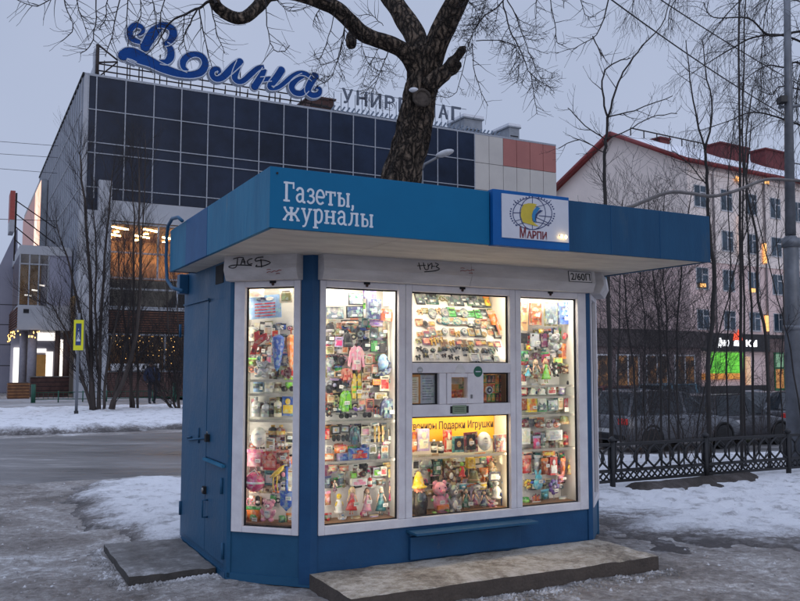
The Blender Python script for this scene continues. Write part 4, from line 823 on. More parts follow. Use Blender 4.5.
CAT = dict(card='blister pack', pict='picture', box='box', disc='ornament', packet='packet', hat='hat', jacket='jacket', statue='figurine', animal='magnet', strip='stickers', roll='tape', pens='pens', watch='watches', frame='picture frame', bag='bag', phone='phone case', gnome='toy', pig='toy', banana='toy', frogcar='toy', rabbit='balloon', bell='souvenir', cup='cup', earring='earrings', clip='hair clip', rings='bangles', plush='soft toy', ball='ball', tree='ornament', flower='pinwheel', sheet='notice', shovel='toy', gun='toy', umbrella='umbrella', book='notebook')
ORD = ['first', 'second', 'third', 'fourth', 'fifth', 'sixth', 'seventh', 'eighth', 'ninth', 'tenth', 'eleventh', 'twelfth', 'thirteenth', 'fourteenth', 'fifteenth', 'sixteenth', 'seventeenth']
RM = random.Random(3)
def place(bay_, kind, c, d, cx, cy, w, h, label, depth, tilt=0, group=None, tagm=False, roll=0, dfn=None):
    n = V if bay_ != 'CH' else (U+V)/2**.5
    o0 = K if bay_ != 'CH' else k2w(-.476, .476)
    X = U if bay_ != 'CH' else (U-V)/2**.5
    if dfn: depth = dfn(cx, cy)
    p = hit(cx, cy, o0+n*depth, n); ww = (hit(cx+w/2, cy, o0+n*depth, n)-hit(cx-w/2, cy, o0+n*depth, n)).dot(X); hh = (hit(cx, cy-h/2, o0+n*depth, n)-hit(cx, cy+h/2, o0+n*depth, n)).z
    b = MB(); KIND[kind](b, ww, hh, c, d)
    o = b.build(OBJNAME.get(kind, kind), loc=p); o.rotation_euler = (tilt, roll, math.atan2(X.y, X.x))
    tag(o, label, CAT.get(kind, OBJNAME.get(kind, kind).replace('_', ' ')), group)
    if tagm:
        t = MB(); a, b2 = min(.045, ww*.5), min(.028, hh*.28); x0 = RM.uniform(-.25, .1)*ww; z0 = RM.uniform(-.35, -.05)*hh; yy = -.5*ww*.7-.006 if kind in ('doll', 'plush', 'statue', 'gnome', 'pig', 'bottle', 'bag', 'bell', 'ball') else -.022
        t.bb(x0, x0+a, yy-.0015, yy, z0, z0+b2, C('white')); t.bb(x0+a*.15, x0+a*.8, yy-.0025, yy-.0017, z0+b2*.4, z0+b2*.6, C('grey')); t.build('price_tag', o)
    return o
LABELS = {}
def goods(bay_, pane, rows, depth, group):
    for rname, items in rows:
        its = []
        for ln in items.strip().split('\n'):
            f = [q.strip() for q in ln.split('|')]
            k, c, d = f[0].split(); x, y, w, h = map(float, f[1].split()); its.append((x, y, w, h, k, c, d, f[2], '*' in ln))
        its.sort()
        for i, (x, y, w, h, k, c, d, desc, tg) in enumerate(its):
            lab = '%s, %s from left in %s row of %s' % (desc.replace('*', '').strip(), ORD[i], rname, pane)
            dd = depth-(.05 if w > 12 else 0)+RM.uniform(-.02, .02)
            place(bay_, k, c, d, x, y, w, h, lab, dd, group=group, tagm=tg or RM.random() < .22, roll=RM.uniform(-.06, .06) if k not in ('bottle', 'mug', 'box') else 0)
goods('CH', 'narrow window', [
 ('top', '''sheet white salmon|255 293 18 9|white sheet of orange flowers
poster sky red|265 307 32 23|pale blue poster with red lettering
card cream olive|286 296 13 14|cream card with gold sprigs'''),
 ('second', '''gun red maroon|259 343 16 24|red toy pistol
umbrella blue silver|278 349 13 45|blue folded umbrella
umbrella orange rust|291 348 10 42|orange folded umbrella
packet cream grey|252 334 9 14|cream crinkled packet
card white beige|268 330 8 11|small white card
plush silver white|262 369 15 17|silver white soft toy
strip red maroon|288 373 13 5|red strip pack
packet olive lime|252 362 9 8|green packet'''),
 ('third', '''mug sky slate|258 386 11 12|pale blue mug *
mug white cream|269 386 10 12|plain white mug
mug cream brown|278 386 9 11|mug with brown picture
frogcar lime yellow|289 384 11 15|green frog toy on wheels'''),
 ('fourth', '''bottle white silver|256 407 8 20|white bottle with silver cap *
bottle silver grey|266 409 8 16|grey glass jar
bottle brown dark|272 410 6 14|brown bottle
bottle cream olive|278 407 7 20|patterned cream bottle
box blue yellow|288 406 12 20|blue and yellow box'''),
 ('fifth', '''plate white silver|258 437 15 20|white plate on a stand *
card white tan|270 444 9 12|white card with tan patch
bottle dark gold|273 431 8 12|dark scent bottle with gold cap
bottle maroon gold|281 431 8 12|wine red scent bottle
card cream dark|290 438 10 12|cream card with dark print
watch tan white|283 445 12 8|tan watch stand'''),
 ('sixth', '''packet pink hotpink|255 458 16 17|pink rattle packet *
box red salmon|270 461 14 18|red toy box
packet maroon salmon|283 457 13 14|wine red toy packet *'''),
 ('seventh', '''ball hotpink white|255 482 18 20|pink ball on a strap
card teal white|269 478 9 14|teal and white card
banana yellow orange|277 478 16 28|yellow banana toy with dangling legs
shovel blue blue|287 486 13 50|blue toy shovel *
packet beige brown|268 489 9 9|beige packet'''),
 ('bottom', '''rings pink white|251 502 9 12|pink teething rings
packet orange green|254 515 15 17|packet of orange and green balls
plush pink white|269 510 16 22|pink soft toy *
box orange rust|254 524 18 5|low orange box
mug green emerald|282 521 8 10|green bucket
packet beige orange|290 519 7 12|beige and orange packet''')], .15, 'goods behind the narrow window')
goods('FR', 'left window', [
 ('top', '''sheet white grey|335 297 17 15|blank white sheet
pict dark emerald|356 299 15 12|dark green picture
book purple navy|370 293 12 11|purple notebook
book navy slate|374 309 14 20|navy blue notebook *
sheet cream olive|389 298 12 16|cream planner page'''),
 ('second', '''pict slate grey|335 313 17 12|grey landscape picture
pict black navy|355 312 17 12|black night picture
card green lime|364 306 3 6|tiny green card
book rust maroon|387 315 14 12|rust brown notebook *'''),
 ('third', '''hat dark grey|330 327 9 11|dark knitted hat
hat olive brown|338 332 9 9|olive knitted hat
packet brown dark|350 323 18 6|flat brown packet
hat black dark|348 339 9 17|tall black knitted hat
card salmon red|339 326 5 6|small salmon card
disc dark slate|360 334 8 8|small dark round ornament
pict emerald dark|374 333 8 10|emerald picture card
pict brown tan|382 332 8 11|brown animal picture *
strip cream dark|392 342 8 40|long strip of dark discs
packet lilac purple|376 323 14 6|lilac hair tie packet
hat black grey|330 339 9 11|black hooded hat'''),
 ('fourth', '''card lilac hotpink|339 342 8 10|lilac card
disc black dark|365 346 10 10|large black round ornament *
phone black green|374 346 7 12|black phone case with green pattern
phone dark black|383 348 6 9|plain dark phone case
card beige olive|330 350 8 8|beige card
bag grey slate|330 361 9 13|grey small bag
bag black dark|341 360 9 12|black small bag
jacket pink white|357 358 16 24|pink baby jacket
cap sky navy|383 365 15 22|pale blue cap
card cream tan|369 360 7 8|cream and tan card
card beige brown|368 369 8 8|beige and brown card'''),
 ('fifth', '''jacket salmon red|347 374 12 12|salmon red baby jacket
vest yellow lime|357 386 11 25|yellow reflective vest *
card tan rust|366 377 8 8|tan earring card
card beige maroon|366 387 8 9|beige and wine card
card salmon cream|375 369 6 9|salmon and cream card
book orange yellow|377 382 8 6|orange small notebook
card cream red|385 383 10 16|cream card with a red badge
disc teal dark|393 373 6 7|upper teal round ornament
disc teal slate|392 381 6 7|lower teal round ornament
packet grey slate|332 374 9 6|grey packet
disc dark black|329 389 7 9|dark round purse
glove black dark|340 386 8 12|black glove *
card tan dark|338 374 7 6|tan card'''),
 ('sixth', '''jacket lime green|346 401 12 21|bright green jumper with white patch *
plush dark brown|329 410 8 13|small dark bear toy
shades black dark|344 416 11 6|black sunglasses leaning left
shades dark black|353 415 9 6|dark grey sunglasses
shades black dark|367 415 9 6|black sunglasses standing apart
clip purple lilac|358 409 11 5|purple hair clip
card salmon maroon|370 404 8 11|salmon lipstick card
pens navy red|377 412 7 10|navy and red pens
jacket navy teal|388 408 15 20|navy blue jacket *
card beige salmon|362 402 7 6|beige and salmon card
strip olive dark|336 401 4 12|olive strip
card cream gold|381 396 12 7|cream card with gold edge
card beige tan|332 399 9 7|beige card with tan patch'''),
 ('seventh', '''phone black red|327 434 6 12|black and red phone case
frame black silver|336 430 9 8|black framed card
frame dark silver|345 429 9 7|dark framed card
shades black black|336 438 9 8|large black sunglasses
shades dark dark|345 438 8 8|round dark sunglasses
jacket slate teal|355 435 11 19|slate blue folded jacket
card cream pink|366 431 9 9|cream toy card
box white cream|367 440 12 8|white soap box
watch gold tan|379 434 13 16|stand of gold watches
pens beige dark|392 433 8 14|beige pens
card pink white|388 442 10 5|pink tag card'''),
 ('eighth', '''card white grey|329 450 7 9|white card with grey patch
packet orange red|341 449 14 8|orange sweets packet *
box orange cream|329 457 10 6|orange and cream box
box lilac blue|345 457 12 8|lilac puzzle box
box blue red|360 454 18 11|blue board game box
statue hotpink white|379 455 4 9|pink figurine
card white olive|373 449 7 9|white seed card
card cream orange|385 449 7 7|cream and orange card
card silver slate|385 456 7 6|silver and slate card
tree slate grey|393 452 7 11|grey tree ornament'''),
 ('ninth', '''packet slate navy|328 482 7 12|slate blue packet
doll plum black|335 486 5 14|small plum doll
packet navy slate|341 479 6 11|navy packet
card olive lime|354 475 7 8|olive card with green face
disc maroon dark|363 474 7 6|wine red round ornament
bottle red white|370 481 4 11|thin red bottle
card silver lime|377 472 7 9|silver card with green ball
card cream red|384 471 6 9|cream card with red heart
card yellow gold|392 473 7 8|yellow flower card
packet beige salmon|333 468 9 6|flat beige packet
packet salmon beige|344 468 10 6|flat salmon packet
packet dark black|363 466 8 5|flat dark packet
packet tan gold|388 465 10 5|flat tan packet'''),
 ('bottom', '''statue white yellow|339 503 11 20|white angel figurine
doll red blond|352 500 13 28|doll in a red winter coat *
box white pink|360 482 15 7|white box with a pink bow
doll pink brown|367 501 11 28|doll in a pink dress *
bag hotpink pink|363 513 6 7|tiny pink bag
doll teal white|381 500 12 29|doll in a teal coat *
doll hotpink plum|392 491 9 26|doll in a hot pink dress
packet maroon red|328 518 7 10|wine red packet
plush white sky|342 517 9 11|white and blue soft toy
packet salmon pink|328 498 6 14|salmon packet
packet beige tan|356 519 10 6|beige packet at the tray edge
packet pink maroon|392 512 8 10|pink packet at the corner
packet lilac beige|374 518 9 7|lilac packet at the tray edge''')], .20, 'goods behind the left front window')
goods('FR', 'right window', [
 ('top', '''book tan brown|524 316 8 29|tan notebook
book rust brown|536 314 11 22|rust brown leather notebook *
pict olive slate|551 314 13 24|green and grey calendar
book blue navy|565 313 14 22|blue starry notebook *
packet yellow gold|541 331 5 5|small yellow packet'''),
 ('second', '''book black dark|524 338 7 10|black small notebook
phone grey silver|535 340 9 14|grey phone case
phone dark plum|544 340 7 15|plum phone case
plush grey silver|554 343 14 21|grey elephant soft toy
clip red maroon|566 336 8 9|red butterfly hair clip
box orange rust|566 351 8 15|orange doll box
box green emerald|524 356 8 10|green box
packet yellow red|529 347 6 6|yellow packet *'''),
 ('third', '''doll cyan blue|528 371 7 14|small blue doll
doll brown tan|536 370 10 23|brown haired doll
doll lime orange|546 370 10 25|green carrot doll
plush black white|555 369 7 15|black and white penguin toy
plush brown tan|565 368 10 11|brown soft toy
bag black dark|570 382 7 8|black pouch
packet red maroon|571 371 6 8|red packet
card yellow lime|558 360 9 5|yellow card
pens maroon red|523 379 6 12|wine red pens'''),
 ('fourth', '''statue white cream|533 390 7 9|cream figurine
statue white silver|542 390 8 9|silver white figurine
box white red|552 390 8 8|white and red box
card red cream|524 391 7 7|red card
disc slate white|570 392 7 8|slate round ornament
packet lilac white|562 390 7 8|lilac packet'''),
 ('fifth', '''phone dark rust|524 403 7 15|dark phone case
box yellow orange|533 404 8 16|yellow box
pict green white|542 404 10 15|green house picture
pict slate silver|553 405 10 11|grey landscape picture
pens red plum|566 404 4 15|red pens
disc white black|571 406 7 11|white and black round badge
card cream tan|561 403 5 12|narrow cream card'''),
 ('sixth', '''bag maroon plum|525 423 8 8|wine red purse
bag rust maroon|540 424 10 8|rust brown purse
bag plum maroon|549 424 6 8|plum purse
bag salmon rust|556 424 6 7|salmon purse
hat olive tan|564 419 9 10|olive small hat
bag maroon red|572 421 6 12|dark red purse
packet beige tan|533 416 8 5|flat beige packet'''),
 ('seventh', '''box white cream|526 436 9 16|tall white box
packet hotpink lilac|537 442 8 13|hot pink packet
packet slate grey|543 439 5 13|slate packet
box white silver|556 435 13 10|white model car box *
bottle red maroon|565 438 5 13|red bottle
bottle maroon gold|571 437 5 14|wine red bottle
packet maroon dark|552 443 7 8|dark wine packet
packet beige olive|561 444 6 7|beige packet'''),
 ('eighth', '''packet red salmon|527 464 9 18|red packet
packet silver white|537 462 6 14|silver packet
packet rust orange|545 466 7 16|orange and rust packet *
box red white|554 466 7 18|red and white box
packet salmon orange|563 466 5 16|salmon packet
statue tan yellow|570 466 7 16|tan figurine with yellow head
card orange yellow|549 453 12 5|flat orange card
card salmon cream|527 451 10 5|flat salmon card'''),
 ('bottom', '''flower yellow orange|528 485 8 12|small yellow pinwheel
rabbit cyan blue|538 480 14 20|blue balloon rabbit
flower purple lilac|554 489 12 21|purple pinwheel *
packet yellow olive|573 488 7 12|yellow packet
mug green lime|526 501 7 8|green pot
pens red orange|536 499 8 9|red and orange pens
packet teal cyan|545 494 8 10|teal packet
packet cream white|572 497 9 7|cream packet
packet pink salmon|561 478 7 8|pink packet
packet white silver|563 499 8 6|white packet at the tray edge''')], .20, 'goods behind the right front window')
goods('FR', 'lower middle window', [
 ('top', '''box rust orange|414 442 6 20|rust box standing upright
box lilac cream|424 440 11 22|lilac game box
bottle black white|434 446 5 13|black bottle *
bottle dark white|441 447 5 12|dark bottle *
box red cream|449 441 6 22|tall red box
frame teal dark|459 444 13 16|teal photo frame
frame maroon black|471 442 13 20|dark wallet box *
plate silver grey|485 441 14 19|grey round clock plate
book maroon navy|501 443 13 17|wine red notebook'''),
 ('second', '''hat grey slate|426 462 12 11|grey small hat
card silver dark|416 464 7 12|silver card
phone black emerald|437 468 8 14|black phone case *
plush brown white|450 471 11 22|brown puppy soft toy
statue red lime|462 469 8 15|red rooster figurine
box yellow gold|472 463 7 10|bright yellow box
bell olive tan|474 475 12 14|olive bell souvenir
cup orange gold|484 475 8 14|orange goblet
statue tan rust|491 464 8 13|tan fox figurine
roll white dark|503 459 9 12|white roll of tape
card navy white|495 476 11 9|navy card *
packet yellow orange|480 455 11 5|flat yellow packet
earring white gold|461 458 9 7|white earring card'''),
 ('third', '''gnome yellow dark|419 494 15 44|gnome toy in yellow hat
pig pink hotpink|440 498 18 34|pink pig toy on a board *
plush grey white|454 498 13 30|grey cow soft toy *
doll emerald brown|466 499 10 22|small doll in green *
doll plum brown|475 498 8 18|small doll in plum
doll navy dark|484 499 9 18|small doll in navy
statue white silver|496 489 11 18|white dragon figurine
plush pink lilac|492 503 10 8|pink fish toy *
packet blue silver|504 497 7 16|blue packet
statue silver sky|504 481 7 14|silver angel figurine
packet yellow cream|483 486 8 7|yellow flower packet
packet white grey|477 487 7 6|small white packet
packet cyan white|463 486 8 6|small cyan packet
packet maroon rust|414 510 6 14|wine red packet''')], .16, 'goods behind the lower middle window')
# back rows of small packs that fill the boards behind
FC = ['beige', 'beige', 'cream', 'cream', 'tan', 'salmon', 'pink', 'brown', 'grey', 'slate', 'dark', 'white', 'lilac', 'maroon', 'silver', 'rust', 'olive', 'black', 'navy', 'teal', 'red', 'green', 'plum', 'blue', 'black', 'dark', 'white', 'orange', 'hotpink']
def backrow(bay_, pane, rows, x0, x1, n, depth, wd, group, skew):
    for ri, y in enumerate(rows):
        for i in range(n):
            x = x0+(x1-x0)*(i+.5)/n+RM.uniform(-1.3, 1.3); c, d = RM.choice(FC), RM.choice(FC); k = RM.choice(['card', 'packet', 'card', 'packet', 'earring', 'packet', 'disc', 'strip', 'pict', 'shades'])
            w = wd*RM.uniform(.6, 1.15); h = w*RM.uniform(.8, 1.9) if k not in ('disc', 'shades') else w*(.9 if k == 'disc' else .4)
            if k == 'shades': c = 'dark'
            place(bay_, k, c, d, x, y+skew*(x-x0)/(x1-x0)+RM.uniform(-2, 2), w, h, '%s %s, %s from left in back row %s of %s' % (c, {'shades': 'sunglasses', 'disc': 'badge', 'pict': 'picture', 'earring': 'earring card'}.get(k, k), ORD[i], ('one', 'two', 'three', 'four', 'five', 'six', 'seven', 'eight', 'nine', 'ten', 'eleven', 'twelve')[ri], pane), depth+RM.uniform(-.012, .012), group=group, tagm=RM.random() < .3, roll=RM.uniform(-.1, .1))
backrow('FR', 'left window', (325, 337, 348, 360, 372, 384, 396, 408, 430, 450, 470, 484), 326, 397, 14, .262, 8, 'small packs at the back of the left window', -2)
backrow('FR', 'right window', (334, 346, 358, 371, 390, 404, 424, 438, 456, 470, 484), 523, 574, 11, .262, 7.5, 'small packs at the back of the right window', -2)
backrow('FR', 'lower middle window', (462, 472, 483, 494), 413, 505, 15, .262, 8.5, 'small packs at the back of the lower middle window', -2)
backrow('CH', 'narrow window', (327, 338, 349, 360, 371, 404, 436, 447, 460, 473, 487, 500), 250, 292, 8, .195, 7.5, 'small packs at the back of the narrow window', 1)
# souvenir magnets on the slanted board
def slant(px, py):
    d = .2
    for _ in range(6):
        z = (hit(px, py, K+V*d, V)).z; d = .06+(z-1.62)*.30/.57-.014
    return d
BT = math.atan2(.30, .57)
mrows = [('top', 299, 13, [('pict', 'dark slate'), ('pict', 'emerald dark'), ('pict', 'grey slate'), ('pict', 'slate grey'), ('pict', 'dark grey'), ('rings', 'olive grey')], 11),
         ('second', 312, 13, [('disc', 'slate grey'), ('disc', 'olive slate'), ('book', 'green dark'), ('pict', 'grey dark'), ('pict', 'dark brown'), ('animal', 'tan brown'), ('book', 'olive beige')], 9),
         ('third', 323, 13, [('disc', 'teal grey'), ('disc', 'slate tan'), ('pict', 'brown tan'), ('pict', 'black white'), ('card', 'tan gold'), ('strip', 'brown dark'), ('card', 'rust tan')], 8),
         ('fourth', 333, 13, [('animal', 'gold tan'), ('card', 'gold brown'), ('disc', 'slate silver'), ('card', 'tan rust'), ('pict', 'salmon plum'), ('frame', 'dark grey'), ('disc', 'olive tan')], 8),
         ('fifth', 342, 13, [('card', 'tan brown'), ('animal', 'olive gold'), ('card', 'brown gold'), ('animal', 'gold brown'), ('card', 'plum salmon'), ('frame', 'black silver')], 8),
         ('sixth', 350, 13, [('animal', 'slate dark'), ('tree', 'olive brown'), ('animal', 'dark grey'), ('clip', 'dark slate'), ('animal', 'olive dark'), ('disc', 'dark slate')], 7),
         ('bottom', 357, 13, [('animal', 'black grey'), ('clip', 'slate dark'), ('animal', 'dark brown'), ('clip', 'dark olive'), ('card', 'white silver'), ('animal', 'black slate')], 6)]
SHAPE = dict(pict='picture magnet', rings='double ring magnet', disc='round magnet', book='booklet magnet', animal='animal shaped magnet', card='square magnet', strip='long plank magnet', frame='framed magnet', tree='tree shaped magnet', clip='butterfly magnet')
for rn, y, n, opts, sz in mrows:
    for i in range(n):
        x = 416+(500-416)*(i+.5)/n+RM.uniform(-1.2, 1.2); k, cc = RM.choice(opts); c, d = cc.split(); yy = y+(x-460)*.018+RM.uniform(-2, 2)
        wd = sz*RM.uniform(.75, 1.2)*(1.0 if k == 'pict' else .85)
        o = place('FR', k, c, d, x, yy, wd, wd*(RM.uniform(.85, 1.5)) if k != 'strip' else 4, '%s %s, %s from left in %s row of the slanted board' % (c, SHAPE[k], ORD[i], rn), 0, tilt=-BT, group='souvenir magnets on the slanted board', dfn=slant)
        o.name = 'souvenir_magnet'; o['category'] = 'magnet'
for i, (x, y, w, h, c, d, k, l) in enumerate([(487, 301, 6, 11, 'yellow', 'orange', 'packet', 'yellow fruit packet hanging left of the pair beside the slanted board'), (496, 301, 8, 12, 'gold', 'orange', 'packet', 'gold fruit packet hanging right of the pair beside the slanted board'), (493, 318, 8, 16, 'orange', 'salmon', 'packet', 'orange packet hanging upper right of the slanted board'), (499, 326, 6, 20, 'salmon', 'orange', 'packet', 'tall salmon packet hanging at the right edge of the slanted board'),
     (475, 357, 10, 9, 'white', 'silver', 'card', 'white card leaning at the foot of the slanted board, left of its twin'), (486, 357, 10, 8, 'silver', 'white', 'card', 'silver card leaning at the foot of the slanted board, right of its twin')]):
    place('FR', k, c, d, x, y, w, h, l, 0, tilt=-BT, dfn=lambda a, b: slant(a, b)-.03)
# small windows
def one(kind, c, d, x, y, w, h, label, depth=.14, **k): return place('FR', kind, c, d, x, y, w, h, label, depth, **k)
one('sheet', 'silver', 'slate', 428, 389, 15, 29, 'grey notice sheet of printed lines in the left small window', .05)
one('sheet', 'cream', 'tan', 415, 390, 7, 26, 'narrow cream sheet beside the printed notice', .07)
one('packet', 'red', 'orange', 452, 394, 7, 9, 'red packet behind the service hatch, lower left', .2)
one('packet', 'salmon', 'red', 459, 394, 7, 8, 'salmon packet behind the service hatch, lower middle', .2)
one('card', 'green', 'emerald', 462, 385, 6, 7, 'green card behind the service hatch', .2)
one('sheet', 'white', 'grey', 456, 381, 13, 6, 'white slip at the top of the service hatch', .16)
for r in range(3):
    for i in range(6):
        c, d = RM.choice([('maroon', 'red'), ('rust', 'orange'), ('red', 'gold'), ('dark', 'rust'), ('gold', 'orange'), ('green', 'gold')])
        one('box', c, d, 485+i*4.1, 379+r*9.2, 3.6, 8, '%s and %s small pack, %s from left in %s row of the right small window' % (c, d, ORD[i], ('top', 'middle', 'bottom')[r]), .16, group='small packs in the right small window')
one('disc', 'silver', 'dark', 489, 390, 7, 8, 'silver round badge hanging before the small packs', .10)
# stickers and torn paper on the window frame
def flat(name, M_, px, py, w, h, shape, m, label, cat, m2=None):
    d = hit(px, py, K+V*-.0235, V)-K; x, z = d.dot(U), d.z; b = MB()
    if shape == 'disc': b.disc((0, 0, 0), w/2, h/2, .002, m, 24); b.bb(-w*.3, w*.3, -.0022, -.0012, -.004, .004, M_LETTER)
    elif shape == 'note': b.bb(-w/2, w/2, 0, .0015, -h/2, h/2, m); [b.bb(-w*.36, w*.36, -.001, -.0002, h*q, h*q+.003, M_DARK) for q in (.2, 0, -.2)]; b.bb(-w/2-.02, -w/2, -.001, .001, -h*.4, h*.4, M_DARK); b.bb(w/2, w/2+.02, -.001, .001, -h*.4, h*.4, M_DARK)
    else: b.prism([(p[0]*w, p[1]*h) for p in shape], 0, .0015, m)
    o = b.build(name, loc=K+U*x+V*-.0245+Z*z, rz=TH); tag(o, label, cat); return o
flat('round_sticker', I, 478, 371.5, .082, .088, 'disc', mat('sticker green', (.01, .12, .07), .5), 'round dark green sticker on the rail above the service hatch', 'sticker')
flat('paper_scrap', I, 460, 368.5, .11, .075, [(-.5, -.4), (.4, -.5), (.5, -.2), (.2, .4), (-.1, .5), (-.3, .1)], mat('torn paper', (.66, .64, .63), .8), 'torn white paper scrap glued above the service hatch', 'paper')
flat('rail_note', I, 459.5, 409.5, .13, .07, 'note', mat('note green', (.22, .29, .19), .6), 'pale green notice strip fixed under the service hatch', 'notice')
flat('round_sticker', I, 420, 370, .05, .05, 'disc', mat('sticker grey', (.36, .36, .37), .6), 'worn grey round sticker on the rail above the left small window', 'sticker')
# ------------------------------------------------------------------ department store
M_WPAN = mat('pale metal cladding', (.42, .43, .46), .55, scale=.6, col2=(.34, .35, .38))
M_LSID = mat('grey ribbed cladding', (.27, .30, .36), .5, scale=.5, col2=(.22, .25, .31))
M_BGL = mat('black glass panels', (.014, .023, .046), .3, var=.4, scale=.35, spec=.14)
M_MUL = mat('aluminium mullion', (.29, .31, .35), .5, .2, var=.15)
M_BEI = mat('beige panels', (.50, .47, .43), .6, scale=.5, col2=(.44, .41, .38))
M_PINKP = mat('brick red panels', (.36, .13, .11), .6, scale=.6, col2=(.31, .11, .095))
M_BROWN = mat('brown wood slats', (.14, .05, .025), .6, scale=6, col2=(.07, .025, .013))
M_BRICK = mat('dark red brick', (.10, .05, .042), .85, scale=5, col2=(.055, .028, .025))
M_WARMI = mat('warm shop interior', (.50, .26, .09), .7, scale=2, col2=(.25, .12, .04))
M_SNOWR = mat('roof snow', (.74, .75, .79), .9, var=.05, bump=.3, bscale=6)
M_EQ = mat('grey roof unit', (.26, .28, .31), .6, var=.2, scale=1)
M_LITW = mat('lit white panel', (1, .93, .84), .5, var=0, emit=1.5)
M_STRIP = mat('ceiling light strip', (1, .68, .30), .5, var=0, emit=42)
M_DGL = glass_mat('dark glazing', (.78, .78, .78), .8)
st = empty('department_store', S0, TS, 'department store with a black glass grid front, beige and brick red end panels', 'department store')
TOPZ = 15.78; SX1 = 28.85; DEPTH = 44
b = MB(); b.bb(.02, SX1, .35, DEPTH, 8.62, TOPZ-.06, M_BEI); b.bb(SX1-.3, SX1-.02, .35, DEPTH, 0, 8.62, M_BEI); b.bb(.02, SX1, 8, DEPTH, 0, 8.62, M_BEI); b.build('wall', st)
b = MB(); b.bb(.0, SX1, 0, 9, TOPZ-.06, TOPZ+.05, M_MUL); b.build('parapet_cap', st)
b = MB(); b.bb(.18, 22.6, .02, .34, 9.66, TOPZ-.07, M_BGL); b.bb(.18, .75, .02, .34, 8.95, 9.655, M_BGL); cw = b.build('curtain_wall', st)
b = MB()
xs_ = [.2, .57]+[.57+1.385*k for k in range(1, 16)]+[22.58]
for x in xs_: b.bb(x-.027, x+.027, -.03, .019, 9.66, TOPZ-.07, M_MUL)
for z in (14.05, 12.42, 11.9, 10.2): b.bb(.18, 22.6, -.025, .018, z-.024, z+.024, M_MUL)
b.build('mullion_grid', cw)
b = MB(); b.bb(0, .17, -.03, .34, 9.0, TOPZ-.07, M_WPAN); b.bb(.77, 22.6, 0, .34, 8.64, 9.64, M_WPAN); b.build('white_band', st)
b = MB()
seam = [22.6, 23.65, 24.7, 25.73, 26.76, 27.8, SX1]
for i in range(6):
    for z0, z1, m in ((12.3, 13.95, M_BEI), (8.64, 12.27, M_BEI), (13.98, TOPZ-.07, M_BEI if i < 2 else M_PINKP)): b.bb(seam[i]+.015, seam[i+1]-.015, .0, .34, z0, z1, m)
b.build('end_panels', st)
b = MB(); b.bb(-.06, 1.36, -.45, .3, 0, 9.0, M_WPAN); b.bb(.75, 1.36, -.46, .3, 9.0, 10.5, M_WPAN); b.build('corner_pilaster', st)
# upper shop floor seen lit through the glass
b = MB(); b.bb(1.4, SX1-.4, 6, 6.05, 0, 8.6, M_WARMI); b.bb(1.4, SX1-.4, .36, 6, 8.5, 8.6, M_WARMI); b.bb(1.4, SX1-.4, .36, 6, 5.6, 5.75, mat('shop floor', (.1, .06, .04), .5)); b.bb(1.4, SX1-.4, .36, 6, 3.9, 4.1, M_DARK); b.bb(1.4, SX1-.4, .36, 6, 0, .9, M_DARK)
for k in range(14): b.bb(2+k*1.9, 2.7+k*1.9, 5.2, 5.9, 5.76, 7.2, mat('shelving', (.2, .09, .03), .6, var=.4, scale=3))
b.build('shop_interior', st)
b = MB()
for k in range(16):
    x = 1.6+k*1.5
    for j in range(4): b.tube([(x+(j % 2)*.5, .9+j*1.2, 8.46-.05*(j % 2)), (x+.9-(j % 2)*.5, 1.5+j*1.2, 8.46)], .045, M_STRIP, 4)
b.build('ceiling_lights', st)
def glazing(name, x0, x1, z0, z1, xs_, zs_, y=.12):
    f = MB()
    for x in xs_: f.bb(x-.04, x+.04, y-.06, y+.04, z0, z1, M_MUL)
    for z in zs_: f.bb(x0, x1, y-.055, y+.035, z-.04, z+.04, M_MUL)
    f = f.build(name, st); g = MB(); g.add([(x0, y, z0), (x1, y, z0), (x1, y, z1), (x0, y, z1)], [(0, 1, 2, 3)], M_DGL); g.build('pane', f); return f
glazing('shop_window', 1.38, 22.6, 5.8, 8.6, [1.42+2.3*k for k in range(10)], [8.55, 7.1, 5.84])
b = MB(); b.bb(1.38, 22.6, .2, .3, 4.3, 5.78, M_DARK); b.build('dark_band', st)
glazing('shop_window', 1.38, 22.6, 4.36, 5.76, [1.42+3.3*k for k in range(7)], [5.3, 4.4])
b = MB()
for k in range(9): b.bb(1.38, 22.6, -.02, .05, 3.18+k*.118, 3.18+k*.118+.075, M_BROWN)
b.bb(1.38, 22.6, .06, .3, 3.15, 4.25, M_DARK); b.build('slatted_band', st)
b = MB(); b.bb(1.36, 22.6, -.05, .1, 4.26, 4.335, M_WPAN); b.build('sill', st)
glazing('shop_window', 1.38, 22.6, 1.2, 3.13, [1.42+2.75*k for k in range(8)], [3.05, 1.24])
b = MB(); b.bb(1.36, 22.6, -.08, .3, 0, 1.18, M_BRICK)
for k in range(12): b.bb(1.36, 22.6, -.083, -.0805, .08+k*.09, .09+k*.09, mat('mortar', (.16, .13, .12), .9))
b.build('plinth', st)
b = MB(); b.bb(22.6, SX1, 0, .34, 0, 8.62, M_BEI); b.build('end_wall', st)
# left side of the store: ribbed
b = MB(); b.bb(-.02, .018, .35, 26, 5, TOPZ-.06, M_LSID)
for k in range(26): b.bb(-.07, -.021, .5+k*1.0, .56+k*1.0, 5, TOPZ-.06, M_WPAN)
for z in (14.05, 12.4, 10.2): b.bb(-.06, -.0215, .35, 26, z-.03, z+.03, M_WPAN)
b.build('side_cladding', st)
b = MB(); b.bb(-.09, 0, 0, 26, TOPZ-.05, TOPZ+.06, M_DARK); b.build('side_cap', st)
